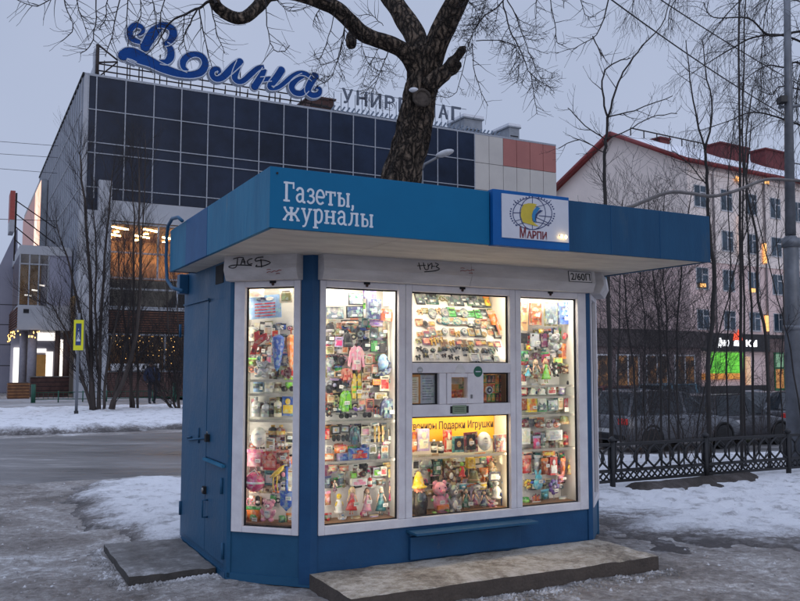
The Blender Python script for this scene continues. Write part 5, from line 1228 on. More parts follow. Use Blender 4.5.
# rooftop units
def unit(px0, py0, px1, py1, y, lab, m, snow=True):
    x0, z0 = spx(px0, py1, y); x1, z1 = spx(px1, py0, y); z0 = min(z0, TOPZ+.4)
    b = MB(); b.bb(x0, x1, y, y+2, z0-.35, z1-.12, m); b.bb(x0-.1, x1+.1, y-.1, y+2.1, z1-.119, z1-.02, m)
    if snow: b.bb(x0-.08, x1+.08, y-.08, y+2.08, z1-.018, z1+.16, M_SNOWR)
    for k in range(5): b.bb(x0+.1, x1-.1, y-.02, y-.001, z0+.1+k*.16, z0+.18+k*.16, M_DARK)
    tag(b.build('roof_unit', loc=S0, rz=TS, bevel=.06), lab, 'roof unit')
unit(464, 119, 482, 130, 3, 'larger grey ventilation unit with snow cap behind the roof letters', M_EQ)
unit(509, 127, 519, 136, 3, 'small grey ventilation unit at the right end of the store roof', M_EQ)
unit(310, 99, 334, 107, 3, 'low brown box on the store roof between the two signs', M_BRICK, False)
# lit bulbs strung in the ground floor windows
b = MB()
M_FAIRY = mat('fairy bulb', (1, .55, .16), .4, var=0, emit=4)
for k in range(44):
    x = 1.7+k*.13+R.uniform(-.06, .06)
    n = R.randint(0, 7); b.tube([(x, .3, 3.0), (x+R.uniform(-.04, .04), .3, 3.0-n*.22)], .006, M_DARK, 3)
    for j in range(n): b.ell((x+R.uniform(-.05, .05), .3, 3.0-j*.22-R.uniform(0, .15)), (.017, .017, .022), M_FAIRY, 5, 4)
tag(b.build('fairy_lights', loc=S0, rz=TS), 'curtain of tiny warm fairy lights in the ground floor store window', 'string lights')
x, z = spx(110, 374); x2, _ = spx(150, 374); 
b = MB(); b.bb(x, x2+.4, -.14, -.085, 1.28, 1.62, mat('white sign board', (.62, .62, .64), .5)); sg = b.build('window_sign', loc=S0, rz=TS); tag(sg, 'long white sign board along the bottom of the lower store window', 'sign')
b = MB(); [b.bb(x+1.5+k*.2, x+1.6+k*.2+.04*(k % 3), -.146, -.1405, 1.36, 1.54-.03*(k % 2), M_DARK) for k in range(6)]; b.build('sign_lettering', sg)
# rooftop script sign
SGN = empty('rooftop_script_sign', S0, TS, 'big blue script letters on a rusty frame at the left of the store roof', 'sign')
M_SBLUE = mat('deep blue letters', (.004, .055, .24), .6, scale=1.5, col2=(.003, .042, .19), spec=.15)
M_SEDGE = mat('white tube edge', (.52, .56, .63), .5, var=.08)
M_RUST = mat('rusty steel', (.045, .03, .025), .8, scale=6, col2=(.022, .018, .018))
YS = .6
def c1(p): return (100+p[0]/6.667, 10+p[1]/6.667)
def c2(p): return (200+p[0]/6.154, 40+p[1]/6.154)
def letter(name, strokes, cv, sc):
    b = MB(); k = 0
    for s in strokes:
        P = []
        for p in s:
            q = cv(p); x, z = spx(q[0], q[1], YS); xa, _ = spx(q[0]+p[2]/sc, q[1], YS); P.append((x, z, (xa-x)*.80))
        P = [Vector(p) for p in P]; P = catmull(P, 5) if len(P) > 2 else P
        b.ribbon([(p.x, p.y, p.z+.15) for p in P], YS-.07+.0025*k, YS+.1, M_SEDGE)
        b.ribbon([(p.x, p.y, max(.04, p.z)) for p in P], YS-.16+.0025*k, YS-.075, M_SBLUE)
        for sg_ in (-1, 1):
            E_ = []
            for i_, p in enumerate(P):
                t_ = P[min(i_+1, len(P)-1)]-P[max(i_-1, 0)]; t_ = Vector((t_.x, t_.y)).normalized(); hw_ = max(.04, p.z)/2+.02; E_.append((p.x-t_.y*hw_*sg_, YS-.165+.0025*k, p.y+t_.x*hw_*sg_))
            b.tube(E_, .032, M_SEDGE, 5, False)
        for e in (P[0], P[-1]):
            if e.z > .3: b.disc((e.x, YS+.0, e.y), e.z/2+.075, e.z/2+.075, .12+.0025*k, M_SEDGE, 16); b.disc((e.x, YS-.11, e.y), e.z/2, e.z/2, .09+.0025*k, M_SBLUE, 16)
        k += 1
    return b.build(name, SGN)
letter('letter', [[(248, 178, 12), (262, 172, 26), (282, 150, 34), (268, 122, 42), (228, 112, 50), (196, 142, 54), (194, 180, 56), (218, 208, 54), (262, 225, 36)],
   [(400, 118, 56), (355, 155, 84), (322, 205, 84), (296, 252, 78)], [(372, 112, 46), (430, 112, 56), (474, 138, 66), (480, 182, 68), (452, 222, 50), (420, 238, 34)], [(432, 236, 36), (462, 268, 58), (464, 320, 64), (436, 354, 50), (392, 352, 34)],
   [(172, 340, 14), (205, 352, 20), (235, 366, 18)], [(150, 310, 84), (178, 300, 108), (215, 306, 118), (262, 326, 116), (330, 356, 92), (410, 396, 80), (500, 428, 66), (560, 440, 56)]], c1, 6.667)
letter('letter', [[(545, 440, 56), (610, 440, 58), (668, 420, 62), (694, 370, 58), (676, 322, 52), (630, 304, 46), (580, 316, 52), (548, 352, 56), (550, 392, 44), (580, 416, 24)]], c1, 6.667)
letter('letter', [[(100, 218, 10), (114, 204, 22), (104, 186, 34), (76, 190, 40), (66, 218, 42), (86, 246, 44), (124, 242, 48), (165, 206, 54), (205, 168, 58), (240, 140, 50)], [(238, 142, 44), (216, 196, 48), (206, 240, 46), (228, 264, 38), (262, 256, 40), (305, 218, 42), (350, 180, 36), (388, 172, 26)]], c2, 6.154)
letter('letter', [[(392, 184, 34), (366, 235, 50), (332, 290, 54)], [(366, 252, 36), (430, 244, 34)], [(494, 192, 54), (462, 240, 54), (424, 290, 48), (436, 306, 28), (474, 298, 30), (520, 264, 34)]], c2, 6.154)
letter('letter', [[(505, 276, 32), (552, 236, 34), (596, 212, 34), (634, 212, 34), (664, 228, 34), (688, 250, 30)], [(628, 226, 34), (584, 252, 40), (556, 292, 46), (574, 328, 44), (616, 334, 42), (650, 306, 40)], [(700, 228, 52), (668, 280, 52), (656, 322, 46), (684, 346, 42), (722, 338, 38), (730, 308, 30), (708, 300, 18), (700, 312, 10)]], c2, 6.154)
b = MB()
zf = TOPZ+.5
for x in np.arange(1.0, 13.2, .62): b.tube([(x, YS+.12, TOPZ), (x, YS+.12, TOPZ+.75+.3*(x < 7))], .03, M_RUST, 4); b.tube([(x, YS+.12, TOPZ+.7), (x+.2, YS+1.2, TOPZ)], .022, M_RUST, 4)
for z in (zf, zf+.35): b.tube([(.6, YS+.14, z), (13.2, YS+.14, z)], .04, M_RUST, 4)
for px, py in ((128, 30), (140, 22), (160, 55), (182, 70), (240, 72), (275, 80), (305, 88)):
    x, z = spx(px, py, YS+.14); b.tube([(x, YS+.14, TOPZ), (x, YS+.14, z)], .035, M_RUST, 4)
x, z = spx(98, 44, YS); b.tube([(x, YS+.14, TOPZ), (x, YS+.14, z)], .09, M_RUST, 5); x2, z2 = spx(118, 60, YS); b.tube([(x, YS+.14, z), (x2, YS+.14, z2)], .05, M_RUST, 4); b.tube([(x, YS+.14, TOPZ+.9), (x2, YS+.14, TOPZ+1.1)], .05, M_RUST, 4); b.tube([(x-.0, YS+.14, TOPZ+.1), (x2, YS+.14, TOPZ+1.1)], .04, M_RUST, 4)
b.build('support_frame', SGN)
b = MB(); xa, za = spx(90, 68, YS+.4); b.prism([(xa-.1, TOPZ+.02), (xa+.5, TOPZ+.02), (x-.1, z-.05), (x-.2, z-.4), (xa+.12, z-1.1)], YS+.3, YS+.42, M_SEDGE); b.build('side_shield', SGN)
# second roof sign: upright capitals over a row of slanting fins
SG2 = empty('rooftop_store_sign', S0, TS, 'thin grey roof letters over a row of slanting fins, partly behind the tree', 'sign')
M_GLET = mat('grey roof letters', (.09, .11, .15), .5, var=.15)
xa, _ = spx(342, 100, 1.0); xb, zb = spx(464, 118, 1.0)
word = 'УНИВЕРМАГ'; wx = (xb-xa)/9
_, zt0 = spx(344, 88.5, 1.0); _, zb0 = spx(346, 97.5, 1.0); hgt = .84
for i, ch in enumerate(word): text('letter', ch, hgt/.72, M_GLET, T(xa+i*wx*1.0, 1.0, 16.72), SG2, .05, fit=wx*.72, offset=.012)
b = MB()
for i in range(30): x = xa-.6+i*.31; b.box((x, 1.0, TOPZ+.48), (.09, .08, .5), mat('blue grey fins', (.13, .17, .23), .5), M=Matrix.Rotation(.6, 3, 'Y'))
b.build('fin_row', SG2)
b = MB(); b.tube([(xa-.7, 1.05, TOPZ+.42), (xb+2.2, 1.05, TOPZ+.42)], .03, M_GLET, 4); b.tube([(xa-.2, 1.06, 17.55), (xb+.2, 1.06, 17.55)], .018, M_GLET, 4)
for i in range(22): x = xa-.5+i*.45; b.tube([(x, 1.06, TOPZ), (x, 1.06, 17.3 if x < xb else TOPZ+.6)], .02, M_GLET, 4)
for i in range(9): x = xb+.3+i*.28; b.box((x, 1.0, TOPZ+.42), (.08, .08, .5), mat('blue grey fins', (.13, .17, .23), .5), M=Matrix.Rotation(.6, 3, 'Y'))
b.build('support_frame', SG2)
# entrance building to the left of the store
AN = empty('entrance_building', S0, TS, 'pale entrance building with lit doorway, glass box above and round columns', 'building')
M_LILAC = mat('lilac grey panels', (.30, .30, .37), .65, scale=.4, col2=(.26, .26, .33))
yA = 2.0
def ax(px, py, y=yA): return spx(px, py, y)
x0, zc0 = ax(17, 330); x1 = -.1; zc1 = ax(17, 305)[1]
b = MB(); b.bb(x0, x1, yA, yA+4, zc0, zc1, M_WPAN); b.bb(x0+.25, x0+.5, yA-.02, yA-.001, zc1-.4, zc1-.2, M_DARK); b.build('canopy', AN)
b = MB(); [b.bb(x0-.06, x0-.001, yA+.1, yA+9, zc0+.1+k*.13, zc0+.18+k*.13, M_BROWN) for k in range(8)]; b.bb(x0-.001, x0+.02, yA+4, yA+9, zc0, zc1, M_BROWN); b.build('slatted_side', AN)
zb1 = ax(40, 255)[1]; zb2 = ax(40, 246)[1]; xg = ax(49, 280)[0]
b = MB(); b.bb(x0, x1, yA+.1, yA+9, zb1, zb2, M_WPAN); b.bb(xg, x1, yA+.15, yA+9, zc1, zb1, M_LILAC); b.bb(x0, xg, yA+5, yA+5.1, zc1, zb1, M_WARMI); b.bb(x0, xg, yA+.4, yA+5, zc1, zc1+.05, M_DARK); b.build('upper_wall', AN)
f = MB(); 
for x in np.linspace(x0+.03, xg-.03, 4): f.bb(x-.03, x+.03, yA+.12, yA+.2, zc1, zb1, M_MUL)
f.bb(x0, xg, yA+.13, yA+.19, zb1-.5, zb1-.44, M_MUL); f = f.build('window', AN); g = MB(); g.add([(x0, yA+.16, zc1), (xg, yA+.16, zc1), (xg, yA+.16, zb1), (x0, yA+.16, zb1)], [(0, 1, 2, 3)], M_DGL); g.add([(x0, yA+.16, zc1), (x0, yA+5, zc1), (x0, yA+5, zb1), (x0, yA+.16, zb1)], [(0, 1, 2, 3)], M_DGL); g.build('pane', f)
b = MB(); [b.tube([(x0+.4+k*.35, yA+1.5+k*.4, zc1+.6+.3*(k % 3)), (x0+.7+k*.35, yA+1.9+k*.4, zc1+.6+.3*(k % 3))], .05, M_LITW, 4) for k in range(4)]; b.build('lamp', AN)
def col_(px, y, r, m, nm='column'): x, _ = ax(px, 360, y); b = MB(); b.lathe([(r, 0), (r, zc0+.1)], m, 14, (x, y, 0)); b.build(nm, AN)
M_CG = mat('grey column', (.28, .27, .31), .6); M_CB = mat('brown column', (.12, .07, .055), .6)
col_(32, yA+.6, .21, M_CG); col_(23, yA+1.6, .19, M_CG); col_(57, yA+.7, .13, M_CB); col_(66, yA+.7, .16, M_CB)
yD = yA+3.2
b = MB(); b.bb(x0-.1, x1, yD, yD+.1, 0, zc0, M_LILAC); b.build('back_wall', AN)
def pan(px0, py0, px1, py1, y, m, name, lab=None):
    xa, z1 = spx(px0, py0, y); xb, z0 = spx(px1, py1, y); b = MB(); b.bb(xa, xb, y-.06, y-.001, max(0, z0), z1, m); o = b.build(name, AN)
    if lab: o['label'] = lab
    return o
pan(46, 352, 52, 381, yD, M_LITW, 'lit_panel'); pan(36, 349, 46, 353, yD-.0, M_LITW, 'lit_panel'); pan(36, 333, 55, 341, yD, M_LITW, 'lit_panel'); pan(60, 340, 62.5, 385, yD, M_LITW, 'lit_panel')
d_ = pan(36.5, 355, 45.5, 383, yD, mat('warm doorway', (.30, .16, .05), .5, var=.3, scale=2, emit=.35), 'door'); 
xa, z1 = spx(14, 348, 5.0); xb, z0 = spx(20, 382, 5.0); b = MB(); b.bb(xa, xb, 5.0, 5.2, .4, z1, M_LITW); b.build('lit_panel', AN)
b = MB(); x, _ = ax(30, 390); b.bb(x, x1, yA-.3, yA+.2, 0, .95, M_BRICK); [b.bb(x, x1, yA-.303, yA-.3005, .1+k*.2, .13+k*.2, M_DARK) for k in range(4)]; b.bb(x-.05, x1, yA-.35, yA+.25, .952, 1.0, M_CONC2); b.build('stair_wall', AN)
b = MB()
for k in range(40):
    t = R.random(); x = x0-.05; y = yA-.2+t*7; x = x0-.1 if k % 3 else x0+R.random()*1.0; y = yA-.1 if k % 3 == 0 else y
    z = zc0-R.uniform(.02, .45); b.ell((x, y, z), (.024, .024, .04), M_FAIRY, 5, 4); b.tube([(x, y, z), (x, y, zc0)], .006, M_DARK, 3); b.tube([(x, y, zc0-.01), (x0-.1 if k % 3 else x, yA-.1, zc0-.01)], .006, M_DARK, 3)
b.tube([(x0-.1, yA-.1, zc0-.01), (x0+1, yA-.1, zc0-.01)], .008, M_DARK, 3)
tag(b.build('icicle_lights', loc=S0, rz=TS), 'fringe of warm icicle lights hanging from the entrance canopy edge', 'string lights')
# hall far left
b = MB(); yH = 9; P = [spx(-60, 398, yH), spx(17, 398, yH), spx(17.5, 228, yH), spx(0, 265, yH), spx(-60, 330, yH)]; P = [(p[0], max(0, p[1])) for p in P]
b.prism(P, yH, yH+20, M_LILAC)
for py in (305, 325, 345, 366): x, z = spx(5, py, yH); b.bb(x-4, spx(17, py, yH)[0]-.02, yH-.006, yH-.0005, z-.02, z+.02, M_DARK)
tag(b.build('side_hall', loc=S0, rz=TS), 'lilac grey panelled hall with a sloping roof at the far left', 'building')
# video screen and banner
SCRN = empty('video_screen', S0, TS, 'lit video screen in orange, white and blue on the side of the store', 'screen')
b = MB(); b.bb(-.5, -.12, 17.6, 36, 7.5, 14.0, M_EQ); b.build('housing', SCRN)
b = MB(); b.bb(-.52, -.501, 17.7, 22.6, 7.6, 13.9, mat('screen picture', (1, .42, .22), .5, var=0, scale=.35, col2=(1, .85, .7), emit=0))
m = MATS['screen picture']; n = m.node_tree; n.links.new([q for q in n.nodes if q.type == 'VALTORGB'][0].outputs[0], n.nodes['Principled BSDF'].inputs['Emission Color']); n.nodes['Principled BSDF'].inputs['Emission Strength'].default_value = 1.0
b.prism([(-.53, 7.6), (-.522, 7.6), (-.522, 9.2), (-.53, 9.2)], 18, 20, mat('screen blue', (.08, .15, .6), .5, var=0, emit=.8)); b.build('display', SCRN)
b = MB(); b.bb(-.52, -.501, 22.7, 35.9, 7.6, 13.9, mat('dim screen part', (.42, .22, .19), .5, emit=.25, var=0)); b.build('display', SCRN)
BN = empty('banner_sign', S0, TS, 'narrow red and white banner on struts over the entrance roof', 'sign')
x, z1 = spx(13, 191, 6); _, z0 = spx(13, 220, 6); _, z2 = spx(13, 232, 6)
b = MB(); b.bb(x-.12, x+.12, 6, 7.6, z0, z1, mat('banner red', (.35, .05, .04), .5)); b.bb(x-.12, x+.12, 6, 7.6, z2, z0-.01, M_WPAN); b.build('panel', BN)
b = MB(); b.tube([(x+.2, 6.6, z2-1.5), (x+.2, 6.6, z1)], .05, M_RUST, 5)
for k in range(4): b.tube([(x+.15, 6.6, z1-.4-k*.7), (-.3, 9, z1-1.4-k*.9)], .03, M_RUST, 4)
b.build('strut', BN)
# ------------------------------------------------------------------ pink apartment house
PA = .56; PU = Vector((math.cos(PA), math.sin(PA), 0)); PV = Vector((-math.sin(PA), math.cos(PA), 0)); PC = at(686.5, 160, 62); ZE = PC.z; PO = Vector((PC.x, PC.y, 0)); GB = -.8
def ppx(px, py, y=0): d = hit(px, py, PO+PV*y, PV)-PO; return d.dot(PU), d.z
M_PINKW = mat('pink plaster', (.82, .62, .58), .85, scale=.35, col2=(.70, .53, .50), bump=.1)
M_PINK2 = mat('pale plaster', (.88, .77, .71), .85, scale=.4, col2=(.78, .68, .63))
M_RROOF = mat('red roof metal', (.22, .025, .025), .5, var=.2, scale=2)
M_RCHIM = mat('red chimney', (.16, .026, .028), .7, scale=2, col2=(.11, .02, .022))
M_WINB = mat('dusk window glass', (.035, .06, .085), .12, var=.5, scale=.7)
M_WFR = mat('window frame white', (.5, .5, .52), .6)
ap = empty('apartment_house', PO, PA, 'pink apartment house with a red edged snowy roof behind the bare trees', 'apartment house')
GW, LEN, RISE = 14.4, 52, 3.6
zmid = ppx(725, 262)[1]
b = MB(); b.bb(0, LEN, .0, GW, GB, zmid, M_PINKW); b.bb(0, LEN, .004, GW-.004, zmid, ZE, M_PINK2)
b.add([(0, 0, ZE), (0, GW, ZE), (0, GW/2, ZE+RISE), (LEN, 0, ZE), (LEN, GW, ZE), (LEN, GW/2, ZE+RISE)], [(0, 2, 1), (3, 4, 5), (0, 3, 5, 2), (1, 2, 5, 4)], M_PINK2); b.build('wall', ap)
b = MB(); sl_ = math.hypot(GW/2, RISE)
for sgn in (0, 1):
    ye, yr = (-.5, GW/2) if sgn == 0 else (GW+.5, GW/2); ze = ZE-.5*RISE/(GW/2)
    b.add([(-.45, ye, ze+.02), (LEN, ye, ze+.02), (LEN, yr, ZE+RISE+.02), (-.45, yr, ZE+RISE+.02), (-.45, ye, ze+.22), (LEN, ye, ze+.22), (LEN, yr, ZE+RISE+.22), (-.45, yr, ZE+RISE+.22)], [(0, 1, 2, 3), (4, 5, 6, 7), (0, 1, 5, 4), (1, 2, 6, 5), (2, 3, 7, 6), (3, 0, 4, 7)], M_RROOF)
    b.add([(-.3, ye+.5*(1-2*sgn), ze+.5), (LEN, ye+.5*(1-2*sgn), ze+.5), (LEN, yr, ZE+RISE+.26), (-.3, yr, ZE+RISE+.26)], [(0, 1, 2, 3)], M_SNOWR)
    b.bb(-.52, -.451, min(ye, yr), max(ye, yr), -1, -.99, M_RROOF) if False else None
roof2 = b.build('roof', ap)
b = MB()
for sgn in (0, 1):
    ye = -.5 if sgn == 0 else GW+.5; P_ = [(-.5, ye, ZE-.25+.1), (-.5, GW/2, ZE+RISE+.1)]
    b.tube(P_, .22, M_RROOF, 4)
b.tube([(-.5, -.55, ZE-.15), (LEN, -.55, ZE-.15)], .2, M_RROOF, 4); b.build('red_edge', roof2)
b = MB(); b.tube([(1.5, GW/2-.4, ZE+RISE+.75), (LEN, GW/2-.4, ZE+RISE+.75)], .06, M_RUST, 4); [b.tube([(x, GW/2-.4, ZE+RISE+.1), (x, GW/2-.4, ZE+RISE+.75)], .05, M_RUST, 4) for x in np.arange(1.5, LEN, 1.6)]; b.build('ridge_rail', roof2)
for px0, px1, py in ((660, 669, 138), (720, 748, 143), (765, 790, 149)):
    yc = GW/2-(2.9 if px1-px0 > 12 else .6); x0, z1 = ppx(px0, py, yc); x1, _ = ppx(px1, py, yc); b = MB(); b.bb(x0, x1, yc, yc+1.5, ZE+RISE-2.2, z1, M_RCHIM); b.bb(x0-.12, x1+.12, yc-.12, yc+1.62, z1, z1+.14, M_RCHIM); b.build('chimney', roof2)
for s in (ppx(713, 240)[0], ppx(764, 240)[0]):
    b = MB(); b.tube([(s, -.12, GB+3.6), (s, -.12, ZE-.6), (s, -.4, ZE-.3)], .08, mat('grey downpipe', (.3, .27, .27), .5, .3), 7); b.build('downpipe', ap)
b = MB(); b.bb(.0, LEN, -.09, -.001, zmid-.12, zmid+.12, M_PINK2); b.bb(0, LEN, -.14, -.001, ZE-.75, ZE-.5, M_PINK2); b.build('cornice', ap)
wear(M_PINKW, (.35, .25, .24), .60, .76, .9, (1, 1, .4)); wear(M_PINK2, (.55, .47, .45), .60, .76, .8, (1, 1, .4))
rows_ = [(190, 210), (231, 250), (270, 290), (311, 329)]
cols_ = [ppx(p, 240)[0] for p in (701, 725, 752, 776)]; stp = (cols_[3]-cols_[0])/3; cols_ = [cols_[0]+stp*k for k in range(9)]
for r, (ya, yb2) in enumerate(rows_):
    z1 = ppx(725, ya)[1]; z0 = ppx(725, yb2)[1]
    for c, s in enumerate(cols_):
        f = MB(); wv = .72; lit = (r, c) in ((0, 5), (2, 6))
        f.bb(s-wv, s+wv, -.06, .02, z0-.1, z0, M_WFR); f.bb(s-wv, s+wv, -.03, .02, z1, z1+.06, M_WFR)
        for x in (s-wv, s-.04, s+wv-.08): f.bb(x, x+.08, -.03, .02, z0, z1, M_WFR)
        f.bb(s+.0, s+wv, -.03, .02, z0+(z1-z0)*.66, z0+(z1-z0)*.72, M_WFR); f = f.build('window', ap)
        g = MB(); g.bb(s-wv+.08, s+wv-.08, -.012, -.004, z0, z1, mat('lit flat window', (1, .55, .25), .4, emit=.5, var=.2) if lit else M_WINB); g.build('pane', f)
M_UPL = mat('amber strip lamp', (1, .50, .15), .4, var=0, emit=1.2)
LL = ['amber wall lamp under the eaves left of the lamp post', 'amber wall lamp under the eaves nearest the lamp post', 'tall amber light strip on the pink wall left of the twin thin trunks', 'short amber light strip on the pink wall right of the twin thin trunks', 'low amber light strip above the dark shop fascia', 'small amber lamp on the pink wall beside the kiosk roof corner', 'small amber lamp low on the pink wall between tree trunks']
for (px, py0, py1, wd), lab in zip(((738, 176, 181, 5), (766, 180, 184, 5), (740, 215, 258, 1.2), (765, 243, 263, 3), (767, 315, 331, 3), (703, 283, 287, 5), (753, 288, 292, 4)), LL):
    x0, z1 = ppx(px-wd/2, py0, -.15); x1, z0 = ppx(px+wd/2, py1, -.15); b = MB(); b.bb(x0, x1, -.2, -.1, z0, z1, M_UPL); b.bb(x0-.02, x1+.02, -.1, -.001, z1, z1+.06, M_RUST); tag(b.build('facade_lamp', loc=PO, rz=PA), lab, 'wall lamp')
# shops along the ground floor
sh = empty('corner_shop', PO, PA, 'shop with a black sign board and a green lit window under the pink house', 'shop')
M_BLK = mat('black fascia', (.012, .011, .012), .5, var=.2); M_TILE = mat('brown stone tiles', (.17, .115, .105), .7, scale=1.2, col2=(.11, .075, .07))
xa, z1 = ppx(690, 333, -.3); xb, _ = ppx(769, 337, -.3); xc = ppx(830, 340, -.3)[0]; zf0 = ppx(740, 351, -.3)[1]; zf1 = ppx(740, 333.5, -.3)[1]
b = MB(); b.bb(.3, xb, -.35, -.002, zf0, zf1, M_BLK); b.build('fascia', sh)
b = MB(); b.bb(xb, xc, -.3, -.002, GB, zf1-.3, M_TILE); b.bb(xb, xc, -.34, -.002, zf1-.29, zf1, M_BLK); b.bb(.3, xb, -.28, -.002, GB, .0, M_BLK); b.build('wall', sh)
x0, z1 = ppx(711, 352, -.2); x1, z0 = ppx(744, 374, -.2)
b = MB(); b.bb(x0, x1, -.2, -.1, z0+.1, z1, mat('green lit display', (.16, .62, .05), .5, scale=.9, col2=(.05, .25, .02), emit=.0)); m = MATS['green lit display']; n = m.node_tree; n.links.new([q for q in n.nodes if q.type == 'VALTORGB'][0].outputs[0], n.nodes['Principled BSDF'].inputs['Emission Color']); n.nodes['Principled BSDF'].inputs['Emission Strength'].default_value = .9
b.build('green_window', sh)
x0, _ = ppx(699, 352, -.2); zo = ppx(725, 386, -.2)[1]
b = MB(); b.bb(x0, x1, -.21, -.1, z0-.35, z0+.09, mat('orange display', (.75, .32, .05), .5, scale=1.5, col2=(.3, .1, .02), emit=0)); m = MATS['orange display']; n = m.node_tree; n.links.new([q for q in n.nodes if q.type == 'VALTORGB'][0].outputs[0], n.nodes['Principled BSDF'].inputs['Emission Color']); n.nodes['Principled BSDF'].inputs['Emission Strength'].default_value = .7
b.build('orange_window', sh)
x2, _ = ppx(746, 352, -.2); x3, _ = ppx(750, 352, -.2); b = MB(); b.bb(x2, x3, -.22, -.1, z0-.8, z1-.3, mat('lit poster', (.8, .5, .3), .5, var=.3, scale=2, emit=.4)); b.build('lit_poster', sh)
x0, z1 = ppx(774, 352, -.34); x1, z0 = ppx(785, 394, -.34); zm = z0+(z1-z0)*.62
b = MB(); b.bb(x0, x1, -.36, -.301, z0, z1, mat('green door paint', (.02, .14, .05), .5)); dr = b.build('door', sh); b = MB(); b.bb(x0+.12, x1-.12, -.37, -.3605, zm+.1, z1-.12, mat('pale green glass', (.25, .45, .25), .3, emit=.25)); b.bb(x0+.12, x1-.12, -.37, -.3605, z0+.5, zm-.05, mat('amber glass', (.6, .25, .06), .3, emit=.3)); b.build('pane', dr)
M_SIGNW = mat('lit white letters', (1, 1, 1), .4, var=0, emit=1.3)
xs0, zb_ = ppx(718, 345.5, -.36); xs1, _ = ppx(737.5, 346, -.36); xs2, zk = ppx(746, 345, -.36); xs3, _ = ppx(757, 345, -.36)
text('sign_lettering', 'Дымо', .8, M_SIGNW, T(xs0, -.362, zb_), sh, .01, fit=xs1-xs0-1.0, shear=.3, offset=.02)
text('sign_lettering', 'ки', .9, M_SIGNW, T(xs2, -.362, zb_), sh, .01, fit=xs3-xs2, offset=.02)
b = MB(); xf = ppx(737.5, 342, -.36)[0]; b.prism([(xf-.5, zb_), (xf+.5, zb_), (xf+.4, zb_+.5), (xf-.4, zb_+.5)], -.38, -.36, M_SIGNW); b.prism([(xf-.55, zb_+.45), (xf+.6, zb_+.45), (xf+.5, zb_+.9), (xf+.1, zb_+1.3), (xf-.1, zb_+1.0), (xf-.4, zb_+.95)], -.39, -.365, mat('red flame sign', (.9, .09, .03), .4, var=0, emit=1)); b.build('flame_emblem', sh)
b = MB(); xq, zq = ppx(789.5, 318, -.5); b.bb(xq-.6, xq-.0, -.5, -.3, zq-.9, zq+.9, M_BLK); sq = b.build('hanging_sign', loc=PO, rz=PA); tag(sq, 'small black sign with a white letter beside the lamp post', 'sign')
text('sign_letter', 'S', 1.7, M_SIGNW, T(xq-.56, -.502, zq-.55), sq, .01, fit=.52, offset=.03)
lo = empty('low_shop', PO, PA, 'low dark shop building with dim orange windows left of the pink house', 'shop')
zt = ppx(650, 331, -1)[1]; b = MB(); b.bb(-22, -.2, -1, 10, GB, zt, mat('dark shop wall', (.16, .12, .12), .8, scale=1)); b.build('wall', lo)
b = MB(); b.bb(-22.2, .1, -1.25, 10, zt-1.1, zt+.1, mat('dark brown fascia', (.055, .042, .042), .6, var=.3)); b.build('fascia', lo)
for k in range(7):
    x = -20.5+k*2.9; f = MB(); 
    for q in (x, x+1.05, x+2.1): f.bb(q-.06, q+.06, -1.06, -1.001, .2, 2.2, M_WFR)
    f.bb(x-.06, x+2.16, -1.055, -1.001, 2.2, 2.3, M_WFR); f = f.build('window', lo); g = MB(); g.bb(x+.06, x+2.04, -1.03, -1.002, .2, 2.2, mat('dim amber window', (.5, .22, .06), .4, scale=1.2, col2=(.03, .018, .012), lo=.46, hi=.7, emit=0)); g.build('pane', f)
m = MATS['dim amber window']; n = m.node_tree; n.links.new([q for q in n.nodes if q.type == 'VALTORGB'][0].outputs[0], n.nodes['Principled BSDF'].inputs['Emission Color']); n.nodes['Principled BSDF'].inputs['Emission Strength'].default_value = .22
